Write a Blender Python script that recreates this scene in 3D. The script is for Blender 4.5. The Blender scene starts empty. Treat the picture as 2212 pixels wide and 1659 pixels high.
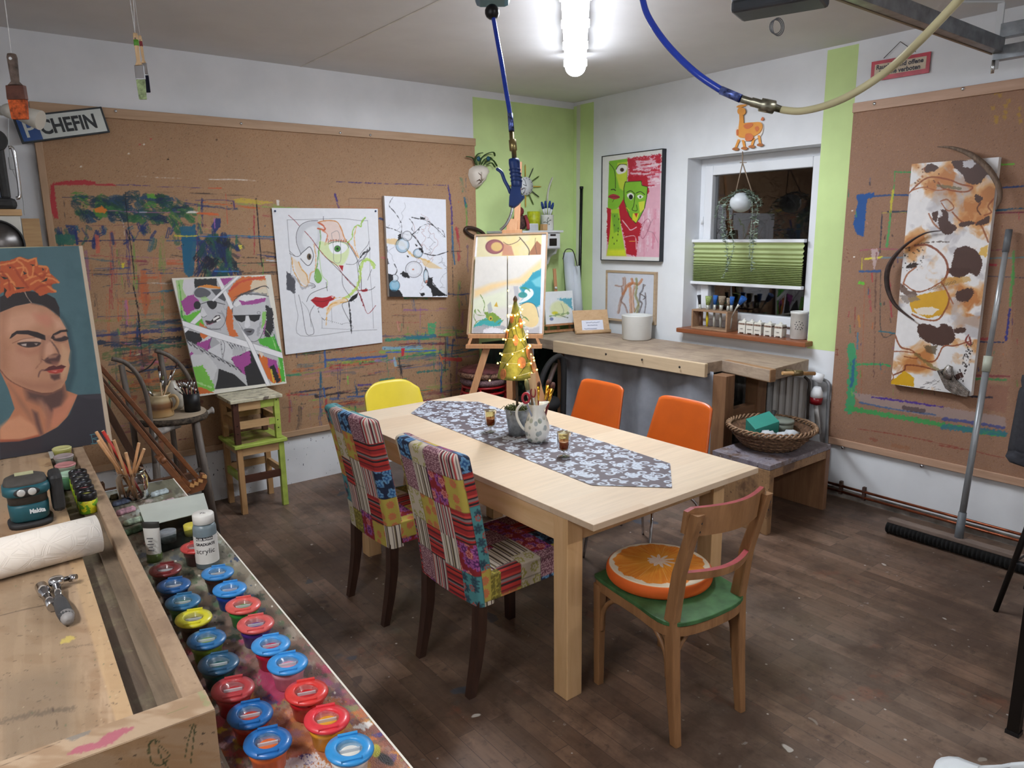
import bpy,math,random
import numpy as np
from mathutils import Vector,Matrix
R = random.Random(7)
PI = math.pi
COL = bpy.context.scene.collection
# ---------------------------------------------------------------- camera model measured from the photograph
F,CXP,CYP,CAMZ = 1565.48,1106.0,829.5,1.70
_y,_p,_r = math.radians(37.8175),math.radians(-11.69155),math.radians(-0.76389)
fw = Vector((math.sin(_y)*math.cos(_p),math.cos(_y)*math.cos(_p),math.sin(_p)))
r0 = fw.cross(Vector((0,0,1))).normalized(); u0 = r0.cross(fw)
rt = r0*math.cos(_r) + u0*math.sin(_r); up = -r0*math.sin(_r) + u0*math.cos(_r)
CAM = Vector((0,0,CAMZ))
def ray(x,y): return fw + rt*((x-CXP)/F) - up*((y-CYP)/F)
def atz(x,y,Z): d = ray(x,y); return CAM + d*((Z-CAMZ)/d.z)
def aty(x,y,Y): d = ray(x,y); return CAM + d*(Y/d.y)
def atx(x,y,X): d = ray(x,y); return CAM + d*(X/d.x)
def atd(x,y,D): return CAM + ray(x,y)*D
def atp(x,y,P,N): d = ray(x,y); return CAM + d*((P-CAM).dot(N)/d.dot(N))
def projn(P):
    """photo pixel of an (...,3) array of measured points"""
    Q = P - np.array(CAM); f = Q@np.array(fw)
    return CXP + F*(Q@np.array(rt))/f,CYP - F*(Q@np.array(up))/f
# ---------------------------------------------------------------- colours and materials
def lin1(c): return c/12.92 if c <= .04045 else ((c+.055)/1.055)**2.4
def srgb(h): return tuple(int(h[i:i+2],16)/255 for i in (0,2,4))
def lin(h): return tuple(lin1(c) for c in srgb(h))
MC = {}
class NT:
    def __init__(s,name):
        m = bpy.data.materials.new(name); m.use_nodes = True
        s.m = m; s.t = m.node_tree; s.n = s.t.nodes; s.l = s.t.links
        s.b = s.n['Principled BSDF']; s.out = s.n['Material Output']
    def new(s,t,**k):
        n = s.n.new('ShaderNode'+t)
        for a,v in k.items():
            if a in n.inputs.keys(): n.inputs[a].default_value = v
            else: setattr(n,a,v)
        return n
    def link(s,a,b): s.l.new(a,b)
    def coord(s,sc=(1,1,1),rot=(0,0,0),space='Object'):
        tc = s.new('TexCoord'); mp = s.new('Mapping'); mp.inputs['Scale'].default_value = sc; mp.inputs['Rotation'].default_value = rot
        s.link(tc.outputs[space],mp.inputs[0]); return mp.outputs[0]
    def noise(s,v,scale,detail=4,rough=.55,dist=0):
        n = s.new('TexNoise'); n.inputs['Scale'].default_value = scale; n.inputs['Detail'].default_value = detail
        n.inputs['Roughness'].default_value = rough; n.inputs['Distortion'].default_value = dist
        s.link(v,n.inputs['Vector']); return n.outputs['Fac']
    def ramp(s,fac,stops,interp='LINEAR'):
        r = s.new('ValToRGB'); r.color_ramp.interpolation = interp
        e = r.color_ramp.elements
        while len(e) > 1: e.remove(e[-1])
        for i,(p,c) in enumerate(stops):
            q = e[0] if i == 0 else e.new(p)
            q.position = p; q.color = (*(lin(c) if isinstance(c,str) else (c,)*3),1)
        s.link(fac,r.inputs[0]); return r.outputs[0]
    def mix(s,fac,a,b,mode='MIX'):
        m = s.new('Mix'); m.data_type = 'RGBA'; m.blend_type = mode
        for i,v in ((0,fac),(6,a),(7,b)):
            sock = m.inputs[i]
            if isinstance(v,str): sock.default_value = (*lin(v),1)
            elif isinstance(v,(int,float)): sock.default_value = v if i == 0 else (v,v,v,1)
            else: s.link(v,sock)
        return m.outputs[2]
    def bump(s,h,st=.2,d=.01):
        b = s.new('Bump'); b.inputs['Strength'].default_value = st; b.inputs['Distance'].default_value = d
        s.link(h,b.inputs['Height']); s.link(b.outputs[0],s.b.inputs['Normal'])
def mat(name,hexc,rough=.5,metal=0.,var=.08,sc=8.,bump=0.,trans=0.,emit=0.,alpha=1.,coat=0.,ior=1.45,sss=0.):
    if name in MC: return MC[name]
    t = NT(name); b = t.b
    b.inputs['Roughness'].default_value = rough; b.inputs['Metallic'].default_value = metal
    b.inputs['Transmission Weight'].default_value = trans; b.inputs['Alpha'].default_value = alpha
    b.inputs['Coat Weight'].default_value = coat; b.inputs['IOR'].default_value = ior
    if sss: b.inputs['Subsurface Weight'].default_value = sss; b.inputs['Subsurface Radius'].default_value = (.02,.02,.02)
    c = lin(hexc)
    if var or bump:
        v = t.coord(); n = t.noise(v,sc)
        lo = tuple(max(0,x*(1-var*2)) for x in c); hi = tuple(min(1,x*(1+var*2)) for x in c)
        r = t.new('ValToRGB'); r.color_ramp.elements[0].color = (*lo,1); r.color_ramp.elements[1].color = (*hi,1)
        r.color_ramp.elements[0].position = .3; r.color_ramp.elements[1].position = .7
        t.link(n,r.inputs[0]); t.link(r.outputs[0],b.inputs['Base Color'])
        if bump: t.bump(t.noise(v,sc*6),bump,.004)
    else: b.inputs['Base Color'].default_value = (*c,1)
    if emit: b.inputs['Emission Color'].default_value = (*c,1); b.inputs['Emission Strength'].default_value = emit
    MC[name] = t.m; return t.m
def glass(name,hexc='ffffff',rough=.02,ior=1.45,tint=.9):
    """thin-walled clear material: light passes, a sheen stays"""
    if name in MC: return MC[name]
    t = NT(name); tr = t.new('BsdfTransparent'); gl = t.new('BsdfGlossy'); gl.inputs['Roughness'].default_value = rough
    tr.inputs[0].default_value = (*[x*tint for x in lin(hexc)],1)
    fr = t.new('Fresnel'); fr.inputs[0].default_value = ior
    mx = t.new('MixShader'); t.link(fr.outputs[0],mx.inputs[0]); t.link(tr.outputs[0],mx.inputs[1]); t.link(gl.outputs[0],mx.inputs[2])
    t.link(mx.outputs[0],t.out.inputs[0]); MC[name] = t.m; return t.m
def wood(name,c1,c2,axis=0,sc=1.,rough=.45,stain=None,stainamt=.5,bump=.08):
    if name in MC: return MC[name]
    t = NT(name); s = [14*sc]*3; s[axis] = 1.2*sc
    v = t.coord(tuple(s)); n = t.noise(v,2.2,6,.65,.6)
    col = t.ramp(n,[(.3,c1),(.7,c2)])
    if stain:
        v2 = t.coord(); n2 = t.noise(v2,5*sc,5,.65)
        f = t.ramp(n2,[(.48,0.),(.62,stainamt)]); col = t.mix(f,col,stain)
        n3 = t.noise(v2,60*sc,2,.5); f3 = t.ramp(n3,[(.66,0.),(.7,stainamt)]); col = t.mix(f3,col,stain)
    t.link(col,t.b.inputs['Base Color']); t.b.inputs['Roughness'].default_value = rough
    t.bump(n,bump,.003); MC[name] = t.m; return t.m
def vcol(name,rough=.6,bump=0.,sc=400.,metal=0.,coat=0.):
    if name in MC: return MC[name]
    t = NT(name); a = t.new('Attribute'); a.attribute_name = 'paint'
    v = t.coord(); n = t.noise(v,30); g = t.ramp(n,[(.3,.94),(.7,1.)])
    c = t.mix(1.,a.outputs['Color'],g,'MULTIPLY')
    t.link(c,t.b.inputs['Base Color']); t.b.inputs['Roughness'].default_value = rough
    t.b.inputs['Metallic'].default_value = metal; t.b.inputs['Coat Weight'].default_value = coat
    if bump: t.bump(t.noise(v,sc,2),bump,.002)
    MC[name] = t.m; return t.m
# ---------------------------------------------------------------- mesh builder
def frame(d,upv=(0,0,1)):
    d = Vector(d).normalized(); s = d.cross(Vector(upv))
    if s.length < 1e-4: s = d.cross(Vector((1,0,0)))
    s.normalize(); return d,s,s.cross(d)
class MB:
    def __init__(s): s.V = []; s.Fc = []; s.M = []; s.S = []; s.m = 0; s.smooth = False
    def add(s,vs,fs,m=None,sm=None):
        b = len(s.V); s.V += [tuple(v) for v in vs]
        for f in fs:
            s.Fc.append(tuple(b+i for i in f)); s.M.append(s.m if m is None else m); s.S.append(s.smooth if sm is None else sm)
        return s
    def poly(s,pts,m=None): return s.add(pts,[range(len(pts))],m)
    def box(s,a,b,m=None):
        x0,y0,z0 = [min(a[i],b[i]) for i in range(3)]; x1,y1,z1 = [max(a[i],b[i]) for i in range(3)]
        return s.hexa([(x0,y0,z0),(x1,y0,z0),(x1,y1,z0),(x0,y1,z0),(x0,y0,z1),(x1,y0,z1),(x1,y1,z1),(x0,y1,z1)],m)
    def hexa(s,v,m=None): return s.add(v,[(0,3,2,1),(4,5,6,7),(0,1,5,4),(1,2,6,5),(2,3,7,6),(3,0,4,7)],m)
    def obox(s,c,ax,ay,az,m=None):
        c,ax,ay,az = map(Vector,(c,ax,ay,az))
        return s.hexa([c+ax*i+ay*j+az*k for k in (-1,1) for i,j in ((-1,-1),(1,-1),(1,1),(-1,1))],m)
    def bar(s,p,q,w,h,upv=(0,0,1),m=None):
        p,q = Vector(p),Vector(q); d,a,b = frame(q-p,upv)
        return s.obox((p+q)/2,(q-p)/2,a*(-w/2),b*(h/2),m)
    def tube(s,pts,r,n=10,m=None,caps=True,closed=False,sy=1.,upv=(0,0,1)):
        pts = [Vector(p) for p in pts]; N = len(pts); rr = r if isinstance(r,(list,tuple)) else [r]*N
        vs = []; fs = []
        d,a,b = frame(pts[1]-pts[0],upv)
        for i,p in enumerate(pts):
            if closed: t = (pts[(i+1) % N]-pts[i-1])
            else: t = pts[min(i+1,N-1)]-pts[max(i-1,0)]
            if t.length > 1e-9: t.normalize(); a = (a-t*a.dot(t)).normalized(); b = a.cross(t)
            for k in range(n):
                an = 2*PI*k/n; vs.append(p+a*(math.cos(an)*rr[i])+b*(math.sin(an)*rr[i]*sy))
        for i in range(N if closed else N-1):
            j = (i+1) % N
            for k in range(n): l = (k+1) % n; fs.append((i*n+k,j*n+k,j*n+l,i*n+l))
        s.add(vs,fs,m,True)
        if caps and not closed: b0 = len(s.V)-len(vs); s.Fc += [tuple(b0+k for k in range(n)),tuple(b0+(N-1)*n+k for k in reversed(range(n)))]; s.M += [s.m if m is None else m]*2; s.S += [False]*2
        return s
    def lathe(s,prof,c,n=28,ax=(0,0,1),sx=1.,sy=1.,m=None,rot=0.,capb=True,capt=True,fn=None):
        d,a,b = frame(ax); c = Vector(c)
        if rot: a,b = a*math.cos(rot)+b*math.sin(rot),-a*math.sin(rot)+b*math.cos(rot)
        vs = []
        for r,z in prof:
            for k in range(n):
                an = 2*PI*k/n; q = fn(an,z) if fn else 1.
                vs.append(c+d*z+a*(math.cos(an)*r*sx*q)+b*(math.sin(an)*r*sy*q))
        fs = []
        for i in range(len(prof)-1):
            for k in range(n): l = (k+1) % n; fs.append((i*n+k,i*n+l,(i+1)*n+l,(i+1)*n+k))
        s.add(vs,fs,m,True); b0 = len(s.V)-len(vs)
        if capb and prof[0][0] > 1e-5: s.Fc.append(tuple(b0+k for k in reversed(range(n)))); s.M.append(s.m if m is None else m); s.S.append(False)
        if capt and prof[-1][0] > 1e-5: s.Fc.append(tuple(b0+(len(prof)-1)*n+k for k in range(n))); s.M.append(s.m if m is None else m); s.S.append(False)
        return s
    def prism(s,pts,d,m=None):
        pts = [Vector(p) for p in pts]; d = Vector(d); n = len(pts)
        return s.add(pts+[p+d for p in pts],[tuple(reversed(range(n))),tuple(range(n,2*n))]+[(i,(i+1) % n,(i+1) % n+n,i+n) for i in range(n)],m)
    def ball(s,c,r,n=12,sc=(1,1,1),m=None,fn=None):
        c = Vector(c); vs = []; h = n//2+1
        for i in range(h):
            th = PI*i/(h-1)
            for k in range(n):
                ph = 2*PI*k/n; d = Vector((math.sin(th)*math.cos(ph),math.sin(th)*math.sin(ph),math.cos(th)))
                q = fn(d) if fn else 1
                vs.append(c+Vector((d.x*sc[0],d.y*sc[1],d.z*sc[2]))*r*q)
        fs = []
        for i in range(h-1):
            for k in range(n): l = (k+1) % n; fs.append((i*n+k,(i+1)*n+k,(i+1)*n+l,i*n+l))
        return s.add(vs,fs,m,True)
    def grid(s,fn,nu,nv,m=None,sm=True):
        vs = [fn(i/nu,j/nv) for j in range(nv+1) for i in range(nu+1)]
        return s.add(vs,[(j*(nu+1)+i,j*(nu+1)+i+1,(j+1)*(nu+1)+i+1,(j+1)*(nu+1)+i) for j in range(nv) for i in range(nu)],m,sm)
WM = {}
def tag(o,label=None,cat=None,group=None,kind=None):
    for k,v in (('label',label),('category',cat),('group',group),('kind',kind)):
        if v: o[k] = v
    return o
def thing(name,label,cat,loc=(0,0,0),group=None):
    o = bpy.data.objects.new(name,None); COL.objects.link(o); o.location = loc; o.empty_display_size = .05
    WM[o.name] = Vector(loc); return tag(o,label,cat,group)
def base(V): 
    a = np.array(V); lo = a.min(0); hi = a.max(0); return Vector(((lo[0]+hi[0])/2,(lo[1]+hi[1])/2,lo[2]))
def obj(name,mb,mats,parent=None,bevel=0.,label=None,cat=None,group=None,kind=None,cols=None,solid=0.,sub=0):
    """link one mesh object; vertices are given in room coordinates and stored relative to the thing's base"""
    o0 = WM[parent.name] if parent else base(mb.V)
    me = bpy.data.meshes.new(name)
    me.from_pydata([(v[0]-o0.x,v[1]-o0.y,v[2]-o0.z) for v in mb.V],[],mb.Fc)
    mats = mats if isinstance(mats,(list,tuple)) else [mats]
    for m in mats: me.materials.append(m)
    me.polygons.foreach_set('material_index',[min(i,len(mats)-1) for i in mb.M])
    me.polygons.foreach_set('use_smooth',mb.S)
    if cols is not None:
        at = me.attributes.new('paint','FLOAT_COLOR','POINT')
        c = np.ones((len(mb.V),4),np.float32); c[:,:3] = np.where(cols <= .04045,cols/12.92,((np.clip(cols,0,1)+.055)/1.055)**2.4)
        at.data.foreach_set('color',c.ravel())
    me.update()
    o = bpy.data.objects.new(name,me); COL.objects.link(o)
    if parent: o.parent = parent; WM[o.name] = o0
    else: o.location = o0; WM[o.name] = o0
    if bevel:
        b = o.modifiers.new('edge','BEVEL'); b.width = bevel; b.segments = 2; b.limit_method = 'ANGLE'; b.angle_limit = .6
    if solid: b = o.modifiers.new('thick','SOLIDIFY'); b.thickness = solid; b.offset = 0
    if sub: b = o.modifiers.new('sub','SUBSURF'); b.levels = sub; b.render_levels = sub
    return tag(o,label,cat,group,kind)
def cr(pts,n=8,closed=False):
    """smooth curve through points"""
    P = [np.array(p,float) for p in pts]; N = len(P); out = []
    for i in range(N if closed else N-1):
        if closed: a,b,c,d = P[i-1],P[i],P[(i+1) % N],P[(i+2) % N]
        else: a,b,c,d = P[max(i-1,0)],P[i],P[i+1],P[min(i+2,N-1)]
        for k in range(n):
            t = k/n; out.append(.5*((2*b)+(c-a)*t+(2*a-5*b+4*c-d)*t*t+(3*b-a-3*c+d)*t**3))
    if not closed: out.append(P[-1])
    return out
# ---------------------------------------------------------------- brush-work on a fine grid of coloured vertices
def h2(ix,iy,sd):
    ix = ix.astype(np.int64); iy = iy.astype(np.int64)
    n = (ix*374761393+iy*668265263+int(sd)*2147483647) & 0xffffffff
    n = ((n ^ (n >> 13))*1274126177) & 0xffffffff; n = n ^ (n >> 16)
    return (n & 0xffff)/65535.
def vn(x,y,sd=0):
    x0 = np.floor(x); y0 = np.floor(y); fx = x-x0; fy = y-y0; fx = fx*fx*(3-2*fx); fy = fy*fy*(3-2*fy)
    return (h2(x0,y0,sd)*(1-fx)+h2(x0+1,y0,sd)*fx)*(1-fy)+(h2(x0,y0+1,sd)*(1-fx)+h2(x0+1,y0+1,sd)*fx)*fy
def fbm(x,y,sd=0,o=4):
    t = 0; a = .5; s = 0
    for i in range(o): t = t+a*vn(x,y,sd+i*17); s += a; x = x*2.03; y = y*2.03; a *= .5
    return t/s
class Paint:
    def __init__(s,X,Y,hexc):
        s.X = X; s.Y = Y; s.C = np.ones(X.shape+(3,))*np.array(srgb(hexc)); s.tr = (0,0,1); s.k = 0; s.sf = 1.
    def T(s,pts): ox,oy,q = s.tr; return np.array([(ox+p[0]/q,oy+p[1]/q) for p in pts],float)
    def put(s,idx,a,col):
        c = np.array(srgb(col)) if isinstance(col,str) else np.array(col); a = np.clip(a,0,1)[:,None]
        s.C[idx] = s.C[idx]*(1-a)+c*a
    def win(s,P,m):
        return np.where((s.X > P[:,0].min()-m) & (s.X < P[:,0].max()+m) & (s.Y > P[:,1].min()-m) & (s.Y < P[:,1].max()+m))
    def fill(s,pts,col,soft=.8,jag=0.,a=1.,smooth=False,jf=.25,tex=0.,grow=0.):
        if smooth: pts = cr(pts,5,True)
        q = s.tr[2]; soft = max(.7,soft*s.sf/q); jag *= 1.4/q if q > 1 else 1; jf = jf if q == 1 else .45
        P = s.T(pts); i = s.win(P,soft+jag*2+1+grow); x,y = s.X[i],s.Y[i]
        if x.size == 0: return
        ins = np.zeros(x.shape,bool); d2 = np.full(x.shape,1e9)
        for k in range(len(P)):
            x1,y1 = P[k-1]; x2,y2 = P[k]; dx,dy = x2-x1,y2-y1; L = dx*dx+dy*dy+1e-9
            t = np.clip(((x-x1)*dx+(y-y1)*dy)/L,0,1); d2 = np.minimum(d2,(x-x1-t*dx)**2+(y-y1-t*dy)**2)
            if abs(dy) > 1e-9: ins ^= ((y1 > y) != (y2 > y)) & (x < (x2-x1)*(y-y1)/dy+x1)
        sd = np.where(ins,-1,1)*np.sqrt(d2)-grow; s.k += 1
        if jag: sd = sd+(vn(x*jf,y*jf,s.k)-.5)*2*jag+(vn(x*jf*3,y*jf*3,s.k+5)-.5)*jag
        al = np.clip(.5-sd/soft,0,1)*a
        if tex: al = al*np.clip((vn(x*.35,y*.35,s.k+9)+.4*vn(x,y,s.k)-tex)*6,0,1)
        s.put(i,al,col)
    def line(s,pts,w,col,a=1.,jag=0.,soft=.8,taper=False,smooth=True,dry=0.,n=5):
        if smooth and len(pts) > 2: pts = cr(pts,n)
        q = s.tr[2]; w = max(w/q*1.1,.75) if q > 1 else w; soft = max(.7,soft*s.sf/q); jag *= 1.3/q if q > 1 else 1
        P = s.T(pts); m = w+soft+jag*2; i = s.win(P,m); x,y = s.X[i],s.Y[i]
        if x.size == 0: return
        s.k += 1; best = np.full(x.shape,1e9); N = len(P)-1; al_t = np.zeros(x.shape)
        for k in range(N):
            x1,y1 = P[k]; x2,y2 = P[k+1]; dx,dy = x2-x1,y2-y1; L = dx*dx+dy*dy+1e-9
            t = np.clip(((x-x1)*dx+(y-y1)*dy)/L,0,1); d = np.sqrt((x-x1-t*dx)**2+(y-y1-t*dy)**2)
            hw = w/2
            if taper: hw = hw*np.sin(PI*np.clip((k+t)/N*.96+.02,0,1))**.6
            sd = d-hw; u = sd < best; best = np.where(u,sd,best); al_t = np.where(u,(k+t)/N,al_t)
        if jag: best = best+(vn(x*.3,y*.3,s.k)-.5)*2*jag
        al = np.clip(.5-best/soft,0,1)*a
        if dry:
            dx,dy = P[-1]-P[0]; L = math.hypot(dx,dy)+1e-9; ux,uy = dx/L,dy/L
            pa = x*ux+y*uy; pe = -x*uy+y*ux; al = al*np.clip((vn(pa*.05,pe*.7,s.k)*.7+vn(pa*.3,pe*1.1,s.k+3)*.3-dry)*5,0,1)
        s.put(i,al,col)
    def ell(s,c,rx,ry,col,soft=.8,a=1.,rot=0.,ring=0.):
        P = s.T([c]); q = s.tr[2]; cx,cy = P[0]; rx /= q; ry /= q; soft = max(.7,soft/q); ring = max(.8,ring/q) if ring else 0
        i = s.win(P,max(rx,ry)+soft+ring+1); x,y = s.X[i]-cx,s.Y[i]-cy
        x,y = x*math.cos(rot)+y*math.sin(rot),-x*math.sin(rot)+y*math.cos(rot)
        d = (np.sqrt((x/rx)**2+(y/ry)**2)-1)*min(rx,ry)
        if ring: d = abs(d)-ring/2
        s.put(i,np.clip(.5-d/soft,0,1)*a,col)
    def speck(s,n,rect,cols,rmin,rmax,a=.9):
        x0,y0,x1,y1 = rect
        for _ in range(n):
            r = R.uniform(rmin,rmax); s.ell((R.uniform(x0,x1),R.uniform(y0,y1)),r,r*R.uniform(.5,1.2),R.choice(cols),.8,a)
    def grain(s,hexc,fx,fy,thr,amt,seed=3,soft=.15):
        n = fbm(s.X*fx,s.Y*fy,seed); a = np.clip((n-thr)/soft,0,1)*amt
        s.C = s.C*(1-a[...,None])+np.array(srgb(hexc))*a[...,None]
def panel(name,P00,P10,P11,P01,nu,nv,hexc,painter,thick,edgehex,parent=None,rough=.6,bump=0.,edgemat=None,**k):
    """flat board with corners P00 (bottom start) P10 P11 P01; its face carries the brush-work, its sides and back one colour"""
    P00,P10,P11,P01 = map(Vector,(P00,P10,P11,P01)); a,b,c,d = map(np.array,(P00,P10,P11,P01))
    U,V = np.meshgrid(np.linspace(0,1,nu),np.linspace(0,1,nv)); U = U[...,None]; V = V[...,None]
    P = a*(1-U)*(1-V)+b*U*(1-V)+c*U*V+d*(1-U)*V
    X,Y = projn(P); p = Paint(X,Y,hexc); painter(p)
    N = (P10-P00).cross(P01-P00).normalized(); back = -N*thick
    mb = MB(); n0 = nu*nv; mb.V = [tuple(v) for v in P.reshape(-1,3)]
    mb.Fc = [(j*nu+i,j*nu+i+1,(j+1)*nu+i+1,(j+1)*nu+i) for j in range(nv-1) for i in range(nu-1)]
    mb.M = [0]*len(mb.Fc); mb.S = [False]*len(mb.Fc)
    f = [P00,P10,P11,P01]; mb.hexa([q+back for q in f]+[q-N*.0005 for q in f],1)
    cols = np.vstack([p.C.reshape(-1,3),np.ones((8,3))*np.array(srgb(edgehex))])
    return obj(name,mb,[vcol(name+'_face',rough,bump),edgemat or mat(name+'_edge',edgehex,.7)],parent,cols=cols,**k)
def text_mesh(txt,size,P,ex,ey,mb,m=0,bold=0.,sx=1.,align='LEFT'):
    cu = bpy.data.curves.new('lettering','FONT'); cu.body = txt; cu.size = size; cu.align_x = align; cu.offset = bold; cu.resolution_u = 3
    to = bpy.data.objects.new('lettering',cu); COL.objects.link(to)
    me = to.to_mesh(depsgraph=bpy.context.evaluated_depsgraph_get()) if False else None
    dg = bpy.context.evaluated_depsgraph_get(); me = to.evaluated_get(dg).to_mesh()
    P,ex,ey = Vector(P),Vector(ex).normalized(),Vector(ey).normalized()
    mb.add([P+ex*(v.co.x*sx)+ey*v.co.y for v in me.vertices],[tuple(q.vertices) for q in me.polygons],m,False)
    to.evaluated_get(dg).to_mesh_clear(); bpy.data.objects.remove(to); bpy.data.curves.remove(cu)
def lerp(a,b,t): return Vector(a)*(1-t)+Vector(b)*t
# ================================================================ ROOM
XR,YL,ZC,ZB = 4.42,4.79,2.78,0
XW,YB = -1.9,-1.9
white = mat('white_wall_paint','dfe1e4',.85,var=.03,sc=3,bump=.15)
green = mat('lime_wall_paint','c6dc98',.8,var=.04,sc=3,bump=.12)
cream = mat('beige_wall_paint','cfd2c0',.8,var=.02)
def struct(name,mb,m,**k): return obj(name,mb,m,kind='structure',**k)
t = NT('worn_parquet'); v = t.coord((1,1,1),(0,0,PI/2))
br = t.new('TexBrick'); t.link(v,br.inputs['Vector'])
for k_,q in (('Scale',1.),('Brick Width',.42),('Row Height',.068),('Mortar Size',.0012),('Bias',0.),('Mortar Smooth',.3)): br.inputs[k_].default_value = q
br.inputs['Color1'].default_value = (*lin('5c4638'),1); br.inputs['Color2'].default_value = (*lin('826755'),1); br.inputs['Mortar'].default_value = (*lin('453831'),1); br.offset = .37
vo = t.coord(); vg = t.coord((30,2.2,1))
gr = t.ramp(t.noise(vg,2,5,.6),[(.3,.80),(.7,1.12)]); c = t.mix(1.,br.outputs['Color'],gr,'MULTIPLY')
c = t.mix(t.ramp(t.noise(vo,1.1,6,.62),[(.42,0.),(.62,.4)]),c,'6f665d')
c = t.mix(t.ramp(t.noise(t.coord((1,1,1),(0,0,1.3)),1.7,6,.7),[(.46,0.),(.60,.75)]),c,'45352c')
c = t.mix(t.ramp(t.noise(t.coord((1,1,1),(0,.4,.4)),2.6,7,.7),[(.60,0.),(.68,.45)]),c,'7e4a35')
c = t.mix(t.ramp(t.noise(t.coord((1,1,1),(.8,.4,0)),1.6,5,.6),[(.64,0.),(.72,.4)]),c,'3f5f5c')
c = t.mix(t.ramp(t.noise(vo,22,5,.7),[(.56,0.),(.70,.6)]),c,'3a302a')
c = t.mix(t.ramp(t.noise(t.coord((1,1,1),(.2,.9,.1)),26,3,.6),[(.70,0.),(.73,.7)]),c,'8a8580')
vr = t.new('TexVoronoi'); vr.inputs['Scale'].default_value = 9; t.link(vo,vr.inputs['Vector'])
c = t.mix(t.ramp(vr.outputs['Distance'],[(.035,.9),(.05,0.)]),c,'b9b5ae')
dv_ = t.new('VectorMath',operation='ADD'); nz_ = t.new('TexNoise'); nz_.inputs['Scale'].default_value = 7; t.link(vo,nz_.inputs['Vector']); ms_ = t.new('VectorMath',operation='SCALE'); t.link(nz_.outputs['Color'],ms_.inputs[0]); ms_.inputs['Scale'].default_value = .22; t.link(vo,dv_.inputs[0]); t.link(ms_.outputs[0],dv_.inputs[1])
for scl,hx,th in ((2.6,'c4c0b8',.045),(1.9,'3c4652',.075),(2.2,'4a3a34',.09),(5.5,'8a8278',.05)):
    v2 = t.new('TexVoronoi'); v2.inputs['Scale'].default_value = scl; t.link(dv_.outputs[0],v2.inputs['Vector']); c = t.mix(t.ramp(v2.outputs['Distance'],[(th*.8,.75),(th,0.)]),c,hx)
t.link(c,t.b.inputs['Base Color']); t.link(t.ramp(t.noise(vo,4,5),[(.3,.34),(.7,.6)]),t.b.inputs['Roughness']); t.bump(t.noise(vo,40,4),.12,.003)
struct('floor',MB().box((XW-.2,YB-.2,-.1),(XR+.2,YL+.2,0)),t.m)
ceilm = mat('ceiling_paint','d8d8da',.9,var=.02,sc=3,bump=.2)
mb = MB(); mb.box((XW-.2,YB-.2,ZC),(XR+.2,YL+.2,ZC+.1)); struct('ceiling',mb,ceilm)
struct('trim_1',MB().box((2.014,YB,ZC-.0015),(2.026,YL,ZC+.002)),mat('ceiling_joint','d6d4d0',.9))
# wall with the large pin board
mb = MB(); mb.box((XW-.2,YL,0),(XR+.2,YL+.1,ZC),0)
mb.poly([(3.373,YL-.0008,0),(XR,YL-.0008,0),(XR,YL-.0008,2.728),(3.373,YL-.0008,2.728)],1)
o = NT('white_wall_splattered'); vv = o.coord(); cc = o.ramp(o.noise(vv,3,4),[(.3,'d6d8db'),(.7,'e4e5e8')])
vm = o.coord((1,1,.55)); sp = o.noise(vm,75,2,.5); sz = o.new('SeparateXYZ'); tc = o.new('NewGeometry'); o.link(tc.outputs['Position'],sz.inputs[0])
low = o.ramp(sz.outputs[2],[(.30,1.),(.36,0.)]); dots = o.ramp(sp,[(.70,0.),(.72,1.)]); mm = o.mix(1.,dots,low,'MULTIPLY'); cc = o.mix(mm,cc,'5a5a66')
o.link(cc,o.b.inputs['Base Color']); o.b.inputs['Roughness'].default_value = .85
struct('wall_left',mb,[o.m,green])
# wall with the window
Y0,Y1,W0,W1,D = 2.53,3.56,.955,2.225,4.60
mb = MB()
for a,b,z0,z1 in ((YB,Y0,0,ZC),(Y1,YL,0,ZC),(Y0,Y1,0,W0),(Y0,Y1,W1,ZC)): mb.box((XR,a,z0),(XR+.3,b,z1),0)
e = XR-.0008
def strip(a,b,z0,z1,m): mb.poly([(e,a,z0),(e,a,z1),(e,b,z1),(e,b,z0)],m)
strip(2.335,Y0-.002,.94,2.765,1); strip(4.546,4.706,.3,2.755,1); strip(4.706,4.752,0,2.755,2); strip(4.752,YL-.001,0,2.75,1)
struct('wall_right',mb,[white,green,cream])
struct('wall_back',MB().box((XW-.2,YB-.1,0),(XR+.3,YB,ZC)),white)
struct('wall_side',MB().box((XW-.1,YB,0),(XW,YL,ZC)),white)
# window: outer frame, sash, pane, night outside
pvc = mat('window_plastic','e6e8ec',.35,var=0)
def rframe(mb,y0,y1,z0,z1,w,x0,x1,wb=None):
    wb = wb or w
    mb.box((x0,y0,z0),(x1,y0+w,z1)); mb.box((x0,y1-w,z0),(x1,y1,z1)); mb.box((x0,y0+w,z1-w),(x1,y1-w,z1)); mb.box((x0,y0+w,z0),(x1,y1-w,z0+wb))
mb = MB(); rframe(mb,Y0,Y1,.99,W1,.055,D-.02,D+.05); wo = struct('window_1',mb,pvc,bevel=.004)
mb = MB(); rframe(mb,2.585,3.505,1.045,2.17,.068,D-.045,D+.03); obj('sash',mb,pvc,wo,bevel=.006)
obj('pane',MB().box((D-.005,2.65,1.11),(D,3.44,2.105)),glass('window_glass','ffffff',.0,1.6,.95),wo)
mb = MB()
for z in (1.15,1.75): mb.tube([(D-.05,3.51,z),(D-.05,3.51,z+.06)],.009)
obj('hinge',mb,pvc,wo)
struct('backdrop_night',MB().box((5.3,1.8,.3),(5.32,4.4,3)),mat('night_dark','1a1210',1,var=0))
mb = MB(); mb.box((4.33,2.49,.957),(4.6,3.545,.99)); sillw = wood('sill_wood','7a4527','95583a',1,1.2,.35)
struct('windowsill',mb,sillw,bevel=.006)
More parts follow.
